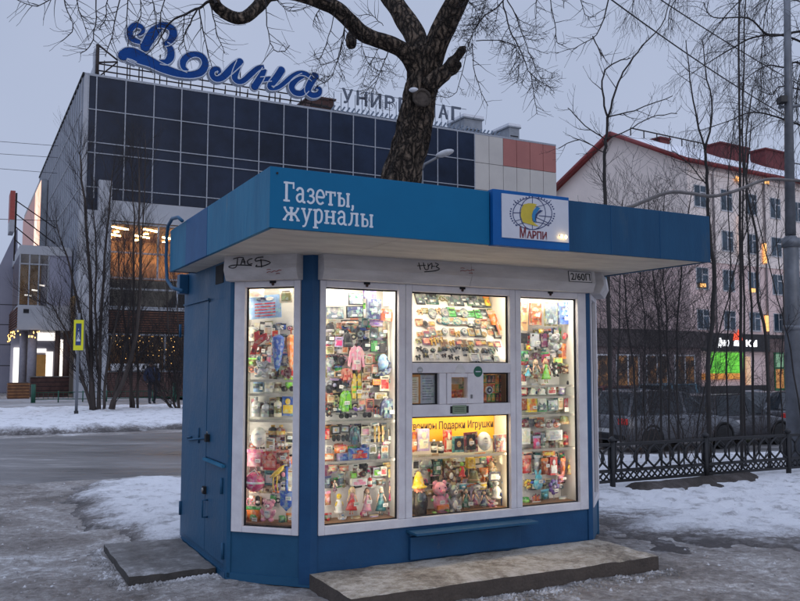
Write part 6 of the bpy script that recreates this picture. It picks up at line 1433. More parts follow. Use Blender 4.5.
# ------------------------------------------------------------------ parked cars
M_TYRE = mat('tyre', (.015, .015, .016), .85); M_RIM = mat('alloy rim', (.3, .3, .32), .4, .6); M_CGL = mat('car glass', (.015, .02, .026), .08, var=.3, scale=3); M_TAIL = mat('tail lamp', (.35, .015, .012), .3, emit=.25); M_HEAD = mat('head lamp', (.5, .5, .52), .15); M_PLATE = mat('number plate blank', (.5, .5, .5), .5); M_DIRT = mat('road salt', (.2, .18, .17), .9)
def car(name, loc, rz, L, Wd, H, paint, label, hatch=True, taxi=False):
    r = empty(name, loc, rz, label, 'car', 'cars parked behind the fence'); hw = Wd/2
    zb = .24; zl = H*.60
    # lower body: stations along x (rear to front) with belt height and half width
    st_ = [(0, .34, zl*.86, .80), (.04, .28, zl*.98, .92), (.35, zb, zl, 1.0), (L*.3, zb, zl, 1.0), (L*.62, zb, zl*.98, 1.0), (L*.74, zb, zl*.95, .99), (L*.92, zb+.02, zl*.82, .95), (L*.985, .3, zl*.70, .86), (L, .36, zl*.58, .76)]
    vs = []; fs = []; n = 10
    for x, z0, z1, k in st_:
        wq = hw*k; zm = z0+(z1-z0)*.55
        half = [(0, z0), (wq*.86, z0), (wq*.97, z0+.1), (wq, zm), (wq*.93, z1)]
        ring = [(-y, z) for y, z in half[1:]][::1] ; ring = [(wq*.86, z0), (wq*.97, z0+.1), (wq, zm), (wq*.955, z1-.03), (wq*.88, z1), (-wq*.88, z1), (-wq*.955, z1-.03), (-wq, zm), (-wq*.97, z0+.1), (-wq*.86, z0)]
        vs += [(x, y, z) for y, z in ring]
    for i in range(len(st_)-1):
        for k in range(n): fs.append((i*n+k, i*n+(k+1) % n, (i+1)*n+(k+1) % n, (i+1)*n+k))
    fs += [tuple(range(n))[::-1], tuple(range((len(st_)-1)*n, len(st_)*n))]
    b = MB(); b.add(vs, fs, paint, True)
    # cabin
    if hatch: base = [(.12, .87), (.75, .86), (L*.5, .86), (L*.73, .86)]; top = [(.42, .70), (.85, .74), (L*.48, .73), (L*.53, .69)]
    else: base = [(.62, .87), (1.1, .86), (L*.5, .86), (L*.71, .86)]; top = [(1.15, .68), (1.45, .72), (L*.47, .72), (L*.53, .68)]
    z0 = zl-.03; z1 = H
    cvs = [(x, s*hw*k, z0) for s in (1, -1) for x, k in base]+[(x, s*hw*k, z1-(.03 if i in (0, 3) else 0)) for s in (1, -1) for i, (x, k) in enumerate(top)]
    b.add(cvs, [(8, 9, 10, 11, 15, 14, 13, 12), (0, 4, 12, 8), (3, 11, 15, 7), (0, 8, 9, 1), (1, 9, 10, 2), (2, 10, 11, 3), (5, 13, 12, 4), (6, 14, 13, 5), (7, 15, 14, 6)], paint)
    body = b.build('body', r, .03)
    def quad(nm, ids, inset, m, off=.006):
        P = [Vector(cvs[i]) for i in ids]; c = sum(P, Vector())/len(P); nn = (P[1]-P[0]).cross(P[2]-P[0]).normalized()
        if nn.dot(c-Vector((L*.45, 0, zl))) < 0: nn = -nn; 
        Q = [c+(p-c)*inset+nn*off for p in P]; g = MB(); g.add(Q, [tuple(range(len(Q)))], m); g.build(nm, r)
    quad('rear_window', (0, 4, 12, 8), .86, M_CGL, .02); quad('windscreen', (3, 11, 15, 7), .88, M_CGL, .02)
    for ids in ((0, 8, 9, 1), (1, 9, 10, 2), (2, 10, 11, 3), (5, 13, 12, 4), (6, 14, 13, 5), (7, 15, 14, 6)): quad('side_window', ids, .88, M_CGL, .018)
    for x in (L*.19, L*.80):
        for s in (1, -1):
            g = MB(); g.M = Matrix.Translation((x, s*(hw-.09), .32)) @ Matrix.Rotation(math.pi/2, 4, 'X'); g.lathe([(.2, -.1), (.3, -.1), (.325, -.07), (.325, .07), (.3, .1), (.2, .1)], M_TYRE, 20); t = g.build('wheel', r)
            g = MB(); g.M = Matrix.Translation((x, s*(hw-.03), .32)) @ Matrix.Rotation(math.pi/2, 4, 'X'); g.lathe([(.02, -.02*s), (.2, -.02*s), (.215, .03*s), (.205, .03*s), (.19, 0), (.05, 0.0)], M_RIM, 16); g.build('rim', t)
            a = MB(); a.M = Matrix.Translation((x, s*(hw-.002), .33)) @ Matrix.Rotation(math.pi/2, 4, 'X'); a.lathe([(.345, -.004), (.40, -.004), (.40, .008), (.345, .008), (.345, -.004)], M_TYRE, 22); a.build('wheel_arch', r)
    for s in (1, -1):
        g = MB(); g.box((.02, s*hw*.72, zl*.84), (.09, hw*.34, .17), M_TAIL); g.build('tail_light', r, .02); g = MB(); g.box((L*.975, s*hw*.66, zl*.70), (.12, hw*.34, .12), M_HEAD); g.build('headlight', r, .02)
        g = MB(); g.ell((L*.66, s*(hw+.07), zl+.04), (.06, .1, .07), paint); g.build('wing_mirror', r); g = MB(); g.bb(L*.42, L*.46, s*hw*.985-.01, s*hw*.985+.02, zl*.86, zl*.89, M_DARK); g.build('door_handle', r)
    g = MB(); g.bb(-.03, .03, -hw*.8, hw*.8, .34, .46, M_DARK); g.build('bumper', r, .02); g = MB(); g.bb(-.04, -.031, -.26, .26, .5, .61, M_PLATE); g.build('number_plate', r); g = MB(); g.bb(L-.02, L+.04, -hw*.7, hw*.7, .3, .46, M_DARK); g.build('bumper', r, .02)
    return r
def cp(px, py, z=-.7): p = on_ground(px, py, z); return p
def paint(n, c, v=.15): return mat(n, c, .3, .35, var=v, scale=2)
def park(px, py, *a, **k):
    p = cp(px, py); p.z = gz(p.x, p.y)+.01; return car('parked_car', p, TH+k.pop('turn', 0), *a, **k)
park(606, 449, 4.4, 1.85, 1.62, paint('silver grey paint', (.13, .135, .15)), 'silver grey hatchback parked nearest behind the fence, seen from its rear')
park(644, 423, 4.5, 1.8, 1.6, paint('dusky teal paint', (.09, .18, .23)), 'teal estate car parked beyond the silver hatchback')
park(676, 444, 4.2, 1.8, 1.5, paint('charcoal paint', (.07, .07, .078)), 'dark charcoal car between the tree trunks in the middle of the row')
park(733, 434, 4.4, 1.8, 1.48, paint('pale grey paint', (.17, .18, .20)), 'pale grey saloon parked left of the car with the red tail lamp', hatch=False)
park(769, 436, 4.4, 1.8, 1.5, paint('black paint', (.05, .05, .058)), 'black saloon showing a red tail lamp beside the lamp post', hatch=False)
park(575, 424, 4.4, 1.8, 1.5, paint('wine paint', (.09, .015, .015)), 'wine red car mostly hidden behind the right corner of the kiosk')
# ------------------------------------------------------------------ street things on the left
M_POLE = mat('galvanised pole', (.17, .18, .20), .5, .5, var=.2, scale=4); M_SIGNY = mat('fluorescent sign yellow', (.75, .72, .02), .5, var=.05); M_SIGNB = mat('sign blue', (.02, .05, .16), .5)
p = on_ground(76, 421); sg = empty('crossing_sign', p, .12, 'yellow bordered pedestrian crossing sign on a grey pole across the road', 'road sign')
b = MB(); b.tube([(0, 0, -.1), (0, 0, .28)], .06, mat('dark pole foot', (.02, .02, .022), .6), 8); b.tube([(0, 0, .28), (0, 0, 3.05)], .042, M_POLE, 8); b.build('pole', sg)
hz = lambda py: at(76, py, p.y).z
b = MB(); zc = (hz(321)+hz(350))/2-p.z; b.box((.02, -.07, zc), (.27, .03, .86), M_SIGNY); b.box((.165, -.02, zc), (.03, .1, .8), M_POLE); pn = b.build('sign_panel', sg)
b = MB(); b.box((.02, -.088, zc+.02), (.15, .004, .62), M_SIGNB); pn2 = b.build('blue_field', pn)
b = MB(); b.prism([(-.035, zc-.18), (.075, zc-.18), (.02, zc+.2)], -.093, -.0905, M_LETTER); b.ell((.02, -.094, zc+.12), (.02, .003, .025), M_DARK, 8, 6)
for q in ((-.0, .09, -.02, -.0), (-.0, -.0, -.03, -.12), (0, 0, .04, -.12)): b.tube([(.02+q[0], -.096, zc+q[1]), (.02+q[2], -.096, zc+q[3])], .008, M_DARK, 4)
b.build('pictogram', pn)
gr = MB(); M_GREEN = mat('green fence paint', (.01, .085, .05), .5)
g0 = on_ground(33, 404); gf = empty('green_railing', g0, TS+.03, 'low green railing along the snowy verge before the store', 'railing')
n = 15
for k in range(n): b = MB(); b.tube([(k*.95, 0, -.1), (k*.95, 0, .78 if k % 6 == 0 else .5)], .09 if k % 6 == 0 else .025, M_GREEN, 6); b.build('post', gf)
b = MB(); 
for z in (.16, .44): b.tube([(0, 0, z), ((n-1)*.95, 0, z)], .02, M_GREEN, 4)
for k in range((n-1)*5): b.tube([(k*.19, 0, .16), (k*.19, 0, .44)], .009, M_GREEN, 3)
b.build('rails', gf)
p = on_ground(18, 399); b = MB(); b.bb(-.45, .45, -.35, .35, 0, .72, M_BROWN)
for k in range(5): b.bb(-.47, .47, -.37, .37, .06+k*.14, .15+k*.14, mat('orange wood planks', (.20, .085, .03), .6, var=.3, scale=5))
b.bb(-.40, .40, -.30, .30, .721, .74, M_SOIL); tag(b.build('wooden_planter', loc=p, rz=TS), 'square orange brown wooden planter near the entrance', 'planter')
# lamp behind the tree
hp = at(442, 154, 17); sp2 = empty('street_lamp', (hp.x-.45, hp.y+.0, 0), 0, 'grey street lamp head peeking out right of the big trunk', 'street lamp')
b = MB(); b.tube([(0, 0, 0), (0, 0, hp.z-.35)], [.09, .06], M_POLE, 8); b.tube([(0, 0, hp.z-.4), (.08, 0, hp.z-.22), (.45, -.05, hp.z-.03)], .03, M_POLE, 6); b.build('pole', sp2)
b = MB(); b.ell((.5, -.06, hp.z), (.2, .09, .07), mat('lamp shell', (.45, .46, .48), .4), M=Matrix.Rotation(-.3, 3, 'Y')); b.build('lamp_head', sp2)
# tall pole right
pp = at(793, 400, 13.0); base_z = gz(pp.x, pp.y)-.1; tp = at(786.5, -60, 13.0)
lp_ = empty('steel_pole', (pp.x, pp.y, 0), 0, 'tall grey steel pole with a thick sleeve at the right edge', 'pole')
def onp(py, dx=0): t = at(793-.016*(400-py), py, 13.0); return (t.x-pp.x+dx, 0, t.z)
b = MB(); b.tube([onp(235), onp(-80)], [.082, .04], M_POLE, 12); b.tube([(0, 0, base_z), onp(240), onp(236)], [.125, .115, .09], M_POLE, 12); b.tube([onp(247), onp(238)], .135, M_POLE, 12); b.tube([onp(330), onp(325)], .13, M_POLE, 12); b.build('shaft', lp_)
b = MB(); c_ = onp(101, -.13); b.box((c_[0], -.06, c_[2]), (.10, .18, .10), mat('camera shell', (.03, .03, .032), .5)); b.tube([onp(107, -.16), onp(105, .25)], .025, M_POLE, 6); b.tube([onp(100, -.13), onp(107, -.13)], .02, M_POLE, 5); b.lathe([(.03, -.1), (.03, -.08)], M_CGL, 10, (c_[0], -.06, c_[2]), RX(math.pi/2)); b.build('camera', lp_)
# overhead wires
M_WIRE = mat('cable black', (.02, .02, .022), .7)
def wire(a, b2, ya, yb, r, label, sag=.2):
    A = at(*a, ya); B = at(*b2, yb); P = []
    for i in range(17): t = i/16; q = A.lerp(B, t); q.z -= sag*4*t*(1-t); P.append(q-A)
    m = MB(); m.tube(P, r, M_WIRE, 4); tag(m.build('overhead_wire', loc=A), label, 'wire')
wire((-520, 98), (140, 152), 33, 55, .018, 'uppermost thin wire crossing the sky left of the store', .1); wire((-520, 115), (140, 163), 33, 55, .018, 'second thin wire from the top left of the store', .1); wire((-520, 122), (140, 180), 33, 55, .018, 'third thin wire from the top left of the store', .1)
wire((-520, 198), (90, 222), 33, 50, .018, 'thin wire passing behind the red banner', .1)
wire((590, -16), (790, 118), 13, 20, .012, 'long slanting wire crossing above the pink house', .1); wire((640, -14), (830, 100), 14, 22, .011, 'shorter slanting wire in the upper right sky', .1)
# ------------------------------------------------------------------ bare trees
M_BARK = mat('deep furrowed bark', (.085, .062, .047), .95, scale=24, col2=(.012, .0095, .008), bump=1.0, bscale=26, bdist=.12, stretch=(1, 1, .10), lo=.38, hi=.63)
def bark_mat(name):
    m = bpy.data.materials.new(name); m.use_nodes = True; n = m.node_tree; N = n.nodes; L = n.links; b = N['Principled BSDF']; b.inputs['Roughness'].default_value = .95; b.inputs['Specular IOR Level'].default_value = .2
    tc = N.new('ShaderNodeTexCoord'); ns = N.new('ShaderNodeTexNoise'); ns.inputs['Scale'].default_value = 7; ns.inputs['Detail'].default_value = 6; L.new(tc.outputs['Object'], ns.inputs['Vector'])
    sc = N.new('ShaderNodeVectorMath'); sc.operation = 'SCALE'; sc.inputs['Scale'].default_value = .16; L.new(ns.outputs['Color'], sc.inputs[0]); ad = N.new('ShaderNodeVectorMath'); L.new(tc.outputs['Object'], ad.inputs[0]); L.new(sc.outputs[0], ad.inputs[1])
    mp = N.new('ShaderNodeMapping'); mp.inputs['Scale'].default_value = (1, 1, .24); L.new(ad.outputs[0], mp.inputs[0])
    vo = N.new('ShaderNodeTexVoronoi'); vo.feature = 'DISTANCE_TO_EDGE'; vo.inputs['Scale'].default_value = 17; L.new(mp.outputs[0], vo.inputs['Vector'])
    rp = N.new('ShaderNodeValToRGB'); e = rp.color_ramp.elements; e[0].position = .02; e[0].color = (.018, .015, .013, 1); e[1].position = .34; e[1].color = (.18, .135, .10, 1); q = e.new(.14); q.color = (.08, .061, .048, 1); L.new(vo.outputs['Distance'], rp.inputs['Fac'])
    n2 = N.new('ShaderNodeTexNoise'); n2.inputs['Scale'].default_value = 60; n2.inputs['Detail'].default_value = 6; L.new(mp.outputs[0], n2.inputs['Vector'])
    mx = N.new('ShaderNodeMix'); mx.data_type = 'RGBA'; mx.blend_type = 'OVERLAY'; mx.inputs['Factor'].default_value = .8; L.new(rp.outputs['Color'], mx.inputs['A']); L.new(n2.outputs['Fac'], mx.inputs['B']); L.new(mx.outputs['Result'], b.inputs['Base Color'])
    a2 = N.new('ShaderNodeMath'); a2.operation = 'MULTIPLY_ADD'; a2.inputs[1].default_value = .25; L.new(n2.outputs['Fac'], a2.inputs[0]); mn = N.new('ShaderNodeMath'); mn.operation = 'MINIMUM'; mn.inputs[1].default_value = .3; L.new(vo.outputs['Distance'], mn.inputs[0]); L.new(mn.outputs[0], a2.inputs[2])
    bp = N.new('ShaderNodeBump'); bp.inputs['Strength'].default_value = 1; bp.inputs['Distance'].default_value = .12; L.new(a2.outputs[0], bp.inputs['Height']); L.new(bp.outputs['Normal'], b.inputs['Normal']); MATS[name] = m; return m
M_BARK = bark_mat('cracked old bark')
M_TWIG = mat('dark twigs', (.026, .021, .021), .85, var=.3, scale=4)
M_STEM = mat('young stems', (.03, .026, .025), .85, var=.35, scale=5, stretch=(1, 1, .3))
M_STEM2 = mat('brown bush stems', (.055, .043, .038), .9, var=.35, scale=4, stretch=(1, 1, .3))
M_PALEB = mat('pale smooth bark', (.17, .155, .15), .8, var=.3, scale=8, stretch=(1, 1, 1))
def rnd(a): return Vector((R.uniform(-a, a), R.uniform(-a, a), R.uniform(-a, a)))
def sway(p, d, L, r, up, n=5, wob=.18, curl=0):
    P = [Vector(p)]; d = Vector(d).normalized(); Rr = [r]
    for i in range(n):
        d = (d+rnd(wob)+Vector((0, 0, up+curl*max(0, i-n*.5)))).normalized(); P.append(P[-1]+d*L/n); Rr.append(max(.0018, r*(1-.8*(i+1)/n)))
    return P, Rr
def interp(P, t):
    f = t*(len(P)-1); i = min(int(f), len(P)-2); return P[i].lerp(P[i+1], f-i), (P[i+1]-P[i]).normalized()
def fork(b, P, r, lev, num, L, up, spread, m, curl=0, t0=.15, wob=.18, sides=4):
    for k in range(num):
        t = t0+(1-t0)*(k+R.random())/num; q, d = interp(P, t)
        side = d.cross(rnd(1)).normalized(); dd = (d*(1-spread)+side*spread).normalized(); LL = L*R.uniform(.5, 1.15)*(1.15-.55*t)
        rr = max(.0022, r*R.uniform(.7, 1.1)*(1.1-.5*t)); Q, Rr = sway(q, dd, LL, rr, up, 5, wob, curl); b.tube(Q, Rr, m, sides if lev else 3, False)
        if lev: fork(b, Q, rr*.6, lev-1, max(2, int(num*.6)), LL*.55, up, spread, m, curl, .2, wob, 3)
def pline(pts, Y0, Y1=None, smooth=4):
    Y1 = Y0 if Y1 is None else Y1; n = len(pts); P = [at(p[0], p[1], Y0+(Y1-Y0)*i/(n-1)) for i, p in enumerate(pts)]
    return catmull(P, smooth) if n > 2 else P
def taper(P, r0, r1): n = len(P); return [r0+(r1-r0)*i/(n-1) for i in range(n)]
# the big tree behind the kiosk
YT = 9.4
bt = empty('big_tree', at(375, 508, YT), 0, 'big old bare tree with furrowed trunk and a round cut knot behind the kiosk', 'tree'); bo = bt.location.copy()
def rel(P): return [p-bo for p in P]
def bark_tube(b, P, rs, m, n=22, amp=.1, seed=0):
    o = len(b.v); b.tube(P, rs, m, n); 
    for i in range(len(P)):
        for k in range(n):
            v = Vector(b.v[o+i*n+k]); d = v-P[i]; th_ = 2*math.pi*k/n; f = 1+amp*(noise.noise(Vector((math.cos(th_)*3.2+seed, math.sin(th_)*3.2, i*.22)))+.55*noise.noise(Vector((math.cos(th_)*8+seed, math.sin(th_)*8, i*.4)))); b.v[o+i*n+k] = (P[i]+d*f)[:]
b = MB(); TP = pline([(374, 512), (382, 400), (391, 260), (401, 180), (412, 138), (419, 100), (423, 75), (425, 52)], YT, smooth=9)
R0 = [.30, .26, .235, .212, .20, .185, .185, .20]; rs = [R0[min(7, int(i/9))]+(R0[min(7, int(i/9)+1)]-R0[min(7, int(i/9))])*(i/9-int(i/9)) for i in range(len(TP))]
bark_tube(b, rel(TP), rs, M_BARK, 72, .17)
limbs = [([(424, 62), (414, 36), (400, 12), (386, -10), (372, -45)], .13, .10, YT, YT+.5), ([(430, 62), (441, 32), (454, 6), (466, -20), (480, -60)], .135, .11, YT, YT-.4),
   ([(418, 74), (404, 52), (384, 42), (366, 36), (352, 24), (338, 10), (318, 1), (296, -6), (278, -7), (266, -3), (256, 9), (243, 18), (229, 16), (217, 7), (213, -2)], .095, .05, YT-.05, YT-1.6)]
LP = []
for pts, r0, r1, ya, yb2 in limbs: P = pline(pts, ya, yb2, 5); LP.append(P); bark_tube(b, rel(P), taper(P, r0, r1), M_BARK, 40, .16, r0*70)
for pts, rr in (([(426, 88), (437, 78), (447, 70), (456, 58), (465, 46)], [.10, .095, .08, .05, .008]), ([(447, 74), (454, 70), (459, 62)], [.045, .05, .03]), ([(356, 31), (351, 37), (351, 46)], [.06, .062, .05])):
    P = pline(pts, YT-.12, YT-.3, 1) if len(pts) < 3 else pline(pts, YT-.12, YT-.25, 3); bark_tube(b, rel(P), [rr[min(len(rr)-1, int(i/3))] for i in range(len(P))], M_BARK, 14, .15, 3)
b.build('trunk', bt)
kc = at(421.5, 98, YT-.2); b = MB(); b.M = Matrix.Translation(kc-bo) @ Matrix.Rotation(.12, 4, 'Z')
rim = [(.088*math.cos(2*math.pi*k/20), -.012+.008*math.sin(k*2.4), .088*math.sin(2*math.pi*k/20)) for k in range(21)]; b.tube(rim, .02, mat('callus bark', (.10, .078, .062), .9, scale=18, col2=(.045, .035, .028), bump=.6), 8); b.disc((0, .0, 0), .078, .078, .03, mat('cut wood', (.10, .08, .065), .9, scale=12, col2=(.04, .03, .025)), 20); b.build('cut_knot', bt)
b = MB(); b.ell((kc.x-bo.x-.09, kc.y-bo.y-.02, kc.z-bo.z+.085), (.055, .04, .028), M_SNOWR); b.build('snow_cap', bt)
# hanging twigs, main ones as seen, finer ones grown along them
hang = [([(213, -2), (205, 4), (190, 12), (170, 22), (157, 43), (145, 56)], .024, 1), ([(197, 9), (187, 30), (178, 50)], .012, 1), ([(198, 8), (205, 38), (212, 70)], .012, 1), ([(210, 6), (216, 30), (224, 54)], .010, 1), ([(185, 14), (182, 34), (188, 56)], .009, 1),
  ([(128, -8), (126, 20), (128, 44)], .009, 1), ([(62, -8), (67, 12), (73, 28), (62, 41)], .010, 1), ([(75, -6), (80, 14), (88, 40)], .008, 1), ([(96, -8), (95, 26), (89, 48), (80, 54)], .009, 1), ([(121, -8), (112, 36), (105, 56)], .009, 1), ([(62, -6), (37, 6), (15, 0)], .008, 1), ([(140, -8), (140, 16), (132, 40)], .009, 1), ([(150, -8), (156, 18), (152, 40)], .008, 1), ([(108, -8), (104, 20), (98, 30)], .008, 1), ([(168, -8), (160, 20), (164, 48)], .008, 1),
  ([(265, -6), (267, 25), (272, 47), (282, 52), (290, 45)], .010, 1), ([(272, -6), (288, 11), (310, 6)], .007, 1), ([(325, 5), (316, 14), (313, 28)], .007, 1), ([(345, 18), (342, 45), (332, 76), (322, 84)], .010, 2), ([(346, 20), (338, 60), (345, 80)], .008, 1), ([(360, 34), (366, 60), (378, 72)], .008, 1), ([(388, 52), (380, 72), (371, 92)], .010, 2), ([(380, 45), (372, 60), (360, 88)], .007, 1), ([(335, 12), (326, 45), (318, 60), (314, 52)], .008, 1), ([(383, 25), (372, 16), (358, 15)], .007, 1),
  ([(520, -30), (502, 2), (480, 20), (468, 45), (456, 92), (440, 96)], .014, 2), ([(502, 2), (510, 30), (520, 52), (532, 75), (548, 86)], .013, 3), ([(505, -5), (520, 28), (532, 60), (544, 86)], .010, 2), ([(518, 50), (519, 66), (516, 84)], .007, 1), ([(530, 72), (534, 95), (537, 115)], .008, 1), ([(472, 44), (475, 75), (487, 106)], .009, 1), ([(476, 40), (507, 42), (517, 52), (509, 74)], .008, 1), ([(488, -10), (480, 20), (462, 50)], .008, 2), ([(455, -10), (474, 8), (482, 30)], .008, 2), ([(498, -8), (496, 20), (488, 36)], .007, 1),
  ([(548, -10), (555, 25), (557, 42), (565, 44)], .009, 1), ([(612, -16), (600, 28), (580, 45), (556, 53)], .014, 1), ([(592, 36), (598, 50), (601, 60)], .011, 0), ([(537, -8), (536, 18)], .006, 0), ([(562, -8), (564, 8)], .006, 0), ([(577, -10), (585, 14), (596, 16)], .007, 1)]
b = MB()
for pts, ya, yb2, r in (([(216, 4), (205, -8), (170, -14), (120, -13), (70, -12), (20, -10)], YT-1.6, YT-1.6, .022), ([(474, -38), (500, -34), (525, -28), (550, -16), (580, -16), (620, -20)], YT-.4, YT-.4, .024), ([(266, -3), (270, -8), (300, -9), (330, 2)], YT-1.2, YT-.75, .014)):
    P = rel(pline(pts, ya, yb2, 4)); b.tube(P, taper(P, r, .008), M_TWIG, 5, False)
for pts, r, dens in hang:
    yy = YT-.05-1.55*min(1, (418-pts[0][0])/205) if pts[0][0] < 418 else YT-.4
    P = rel(pline(pts, yy, yy+R.uniform(-.3, .3), 4)); P = [p+rnd(.008) for p in P]; b.tube(P, taper(P, r*.75, .0035), M_TWIG, 4, False)
    fork(b, P, .005, 1 if dens > 1 else 0, 8+5*dens, .34, -.03, .62, M_TWIG, .14)
b.build('hanging_twigs', bt)
# twigs above the frame so that the crown goes on
b = MB()
for P in LP[:2]: fork(b, rel(P[-4:]), .03, 2, 4, 1.6, .12, .5, M_TWIG)
b.build('crown', bt)
# saplings behind the fence
def sapling(px, forks, Y, r0, label, cat='tree', m=None, branches=14, L=.9, up=.12, group='thin bare trees behind the fence', rb=.007, lev=1, spread=.5, name='bare_sapling', trunk_only_t=.25):
    m = m or M_STEM; base = at(*forks[0][0][0], Y); g = gz(base.x, base.y); root = empty(name, (base.x, base.y, g), 0, label, cat, group); o = root.location.copy(); tb = MB(); cb = MB()
    for i, (pts, a, c) in enumerate(forks):
        P = pline(pts, Y, Y, 4); 
        if i == 0: P[0] = Vector((base.x, base.y, g-.1))
        P = [p-o+(rnd(.011) if 0 < j else Vector()) for j, p in enumerate(P)]; (tb if i == 0 else cb).tube(P, taper(P, r0*a, max(.006, r0*c)), m, 7)
        if i == 0: cb.tube(P, taper(P, r0*a*.4, .003), M_TWIG, 3)
        fork(cb, P, rb, lev, branches if i == 0 else max(4, branches//2), L, up, spread, M_TWIG, 0, trunk_only_t if i == 0 else .1)
    tb.build('trunk', root); cb.build('branches', root); return root
sapling(608, [([(611, 440), (608, 300), (605, 200), (604, 165), (605.5, 140), (607.5, 117)], 1, .6), ([(607.5, 117), (602, 92), (605, 70), (620, 60), (631, 58)], .5, .15), ([(607.5, 117), (614, 95), (620, 77), (637, 52), (660, 27), (671, -5)], .55, .2), ([(607, 117), (635, 110), (672, 96)], .35, .1), ([(605, 140), (585, 125), (567, 107)], .3, .1), ([(606, 140), (628, 130), (650, 117), (676, 113)], .3, .1), ([(603, 152), (580, 140), (558, 148)], .25, .1)], 11.2, .030, 'bare young tree with crooked forked top rising behind the kiosk roof', branches=10, L=.5)
sapling(709, [([(709, 442), (708, 380), (712, 320), (713, 262), (709, 230), (707, 180), (705, 150)], 1.15, .6), ([(705, 150), (697, 120), (690, 80), (686, 40)], .5, .15), ([(705, 150), (712, 110), (705, 70), (702, 40)], .5, .15), ([(707, 185), (690, 165), (672, 150)], .3, .1)], 11.8, .032, 'bare young tree with a bent dark trunk at the right end of the kiosk roof', branches=16, L=.7)
sapling(741, [([(741, 440), (741, 300), (739.5, 150), (738, -30)], 1, .5)], 12.6, .026, 'straight tall thin trunk, left one of the close pair', branches=18, L=.8, spread=.45)
sapling(745, [([(745, 440), (743, 250), (743, 100), (746, -30)], .8, .4)], 12.9, .022, 'straight tall thin trunk, right one of the close pair', branches=16, L=.8, spread=.45)
sapling(768, [([(769, 442), (766, 340), (757, 290), (757, 240), (748, 195), (745, 150), (752, 90)], 1, .35)], 12.4, .026, 'thin bare tree bending left towards its top, left of the steel pole', branches=16, L=.8)
sapling(752, [([(754, 440), (752, 330), (749, 250), (746, 190), (752, 120)], .9, .35)], 13.5, .024, 'thin bare tree directly left of the bending one', branches=14, L=.8)
sapling(690, [([(692, 442), (720, 330), (735, 270), (757, 190)], .7, .3)], 12.0, .018, 'slender trunk leaning strongly to the right across the gap', branches=12, L=.6)
sapling(800, [([(806, 442), (790, 350), (778, 300), (752, 200), (745, 170)], .7, .25)], 12.8, .018, 'slender trunk leaning strongly to the left behind the steel pole', branches=12, L=.6)
for px, pts, Y, r, lab in ((622, [(621, 440), (617, 380), (619, 330), (620, 275), (622, 200)], 11.6, .028, 'thin stem standing nearest the kiosk corner'), (631, [(636, 440), (634, 380), (628, 325), (624, 275), (622, 210)], 12.2, .034, 'thin kinked stem leaning left beside the kiosk corner'),
     (646, [(646, 440), (643, 390), (645, 330), (640, 270), (645, 200)], 13.4, .026, 'faint thin stem between the kiosk corner and the paired stems'), (661, [(661, 440), (660, 350), (656, 300), (652, 262), (648, 190)], 12.2, .034, 'dark stem with a slight left lean, left of the fork'), (669, [(670, 440), (667, 330), (663, 268), (664, 190)], 12.8, .030, 'upright thin stem close right of the dark leaning stem'),
     (679, [(678, 440), (677, 330), (682, 262), (692, 190)], 12.5, .036, 'stem curving right towards the roof corner'), (684, [(684, 440), (674, 390), (664, 330), (655, 290)], 12.0, .022, 'short stem leaning left across its neighbours'), (728, [(729, 440), (726, 360), (731, 280), (728, 190), (735, 110)], 14.0, .03, 'thin stem just left of the close straight pair'), (785, [(783, 440), (781, 380), (784, 300), (776, 240), (779, 180)], 14.0, .026, 'thin stem close left of the steel pole')):
    sapling(px, [(pts, 1, .35)], Y, r*.52, lab, branches=24, L=1.35, spread=.58, rb=.0055)
# tangled shrubs under them
def shrub(px, py, Y, n, h, sp, label, m=None, group='bare shrubs behind the fence', rb=.008):
    p = at(px, py, Y); g = gz(p.x, p.y); root = empty('bare_shrub', (p.x, p.y, g), 0, label, 'shrub', group); b = MB(); c = MB()
    for k in range(n):
        a = R.uniform(0, 6.28); d = Vector((math.cos(a)*sp, math.sin(a)*sp*.6, 1)); Q, Rr = sway((math.cos(a)*.15, math.sin(a)*.12, -.05), d, h*R.uniform(.6, 1.1), rb*1.6, .06, 7, .16); b.tube(Q, [q*.55 for q in Rr], m or M_STEM2, 4, False); fork(c, Q, rb*.5, 1, 11, h*.34, .05, .55, M_TWIG, 0, .2)
    b.build('stems', root); c.build('branches', root)
for px, Y, n, h, sp, lab in ((606, 13.5, 8, 2.8, .35, 'twiggy shrub hugging the kiosk right corner'), (630, 14.5, 8, 2.8, .4, 'sparse twiggy shrub in front of the silver car rear'), (676, 14.5, 9, 3.0, .4, 'twiggy shrub below the kiosk roof corner'), (703, 13.5, 6, 2.4, .45, 'twiggy shrub left of the green lit shop window'), (752, 13.8, 4, 2.0, .4, 'low twiggy shrub beside the black saloon'), (640, 16.5, 12, 4.2, .4, 'tall loose shrub rising between kiosk and pink gable'), (690, 17, 11, 4.0, .4, 'tall loose shrub in front of the pink house corner')):
    shrub(px, 440, Y, n, h, sp, lab)
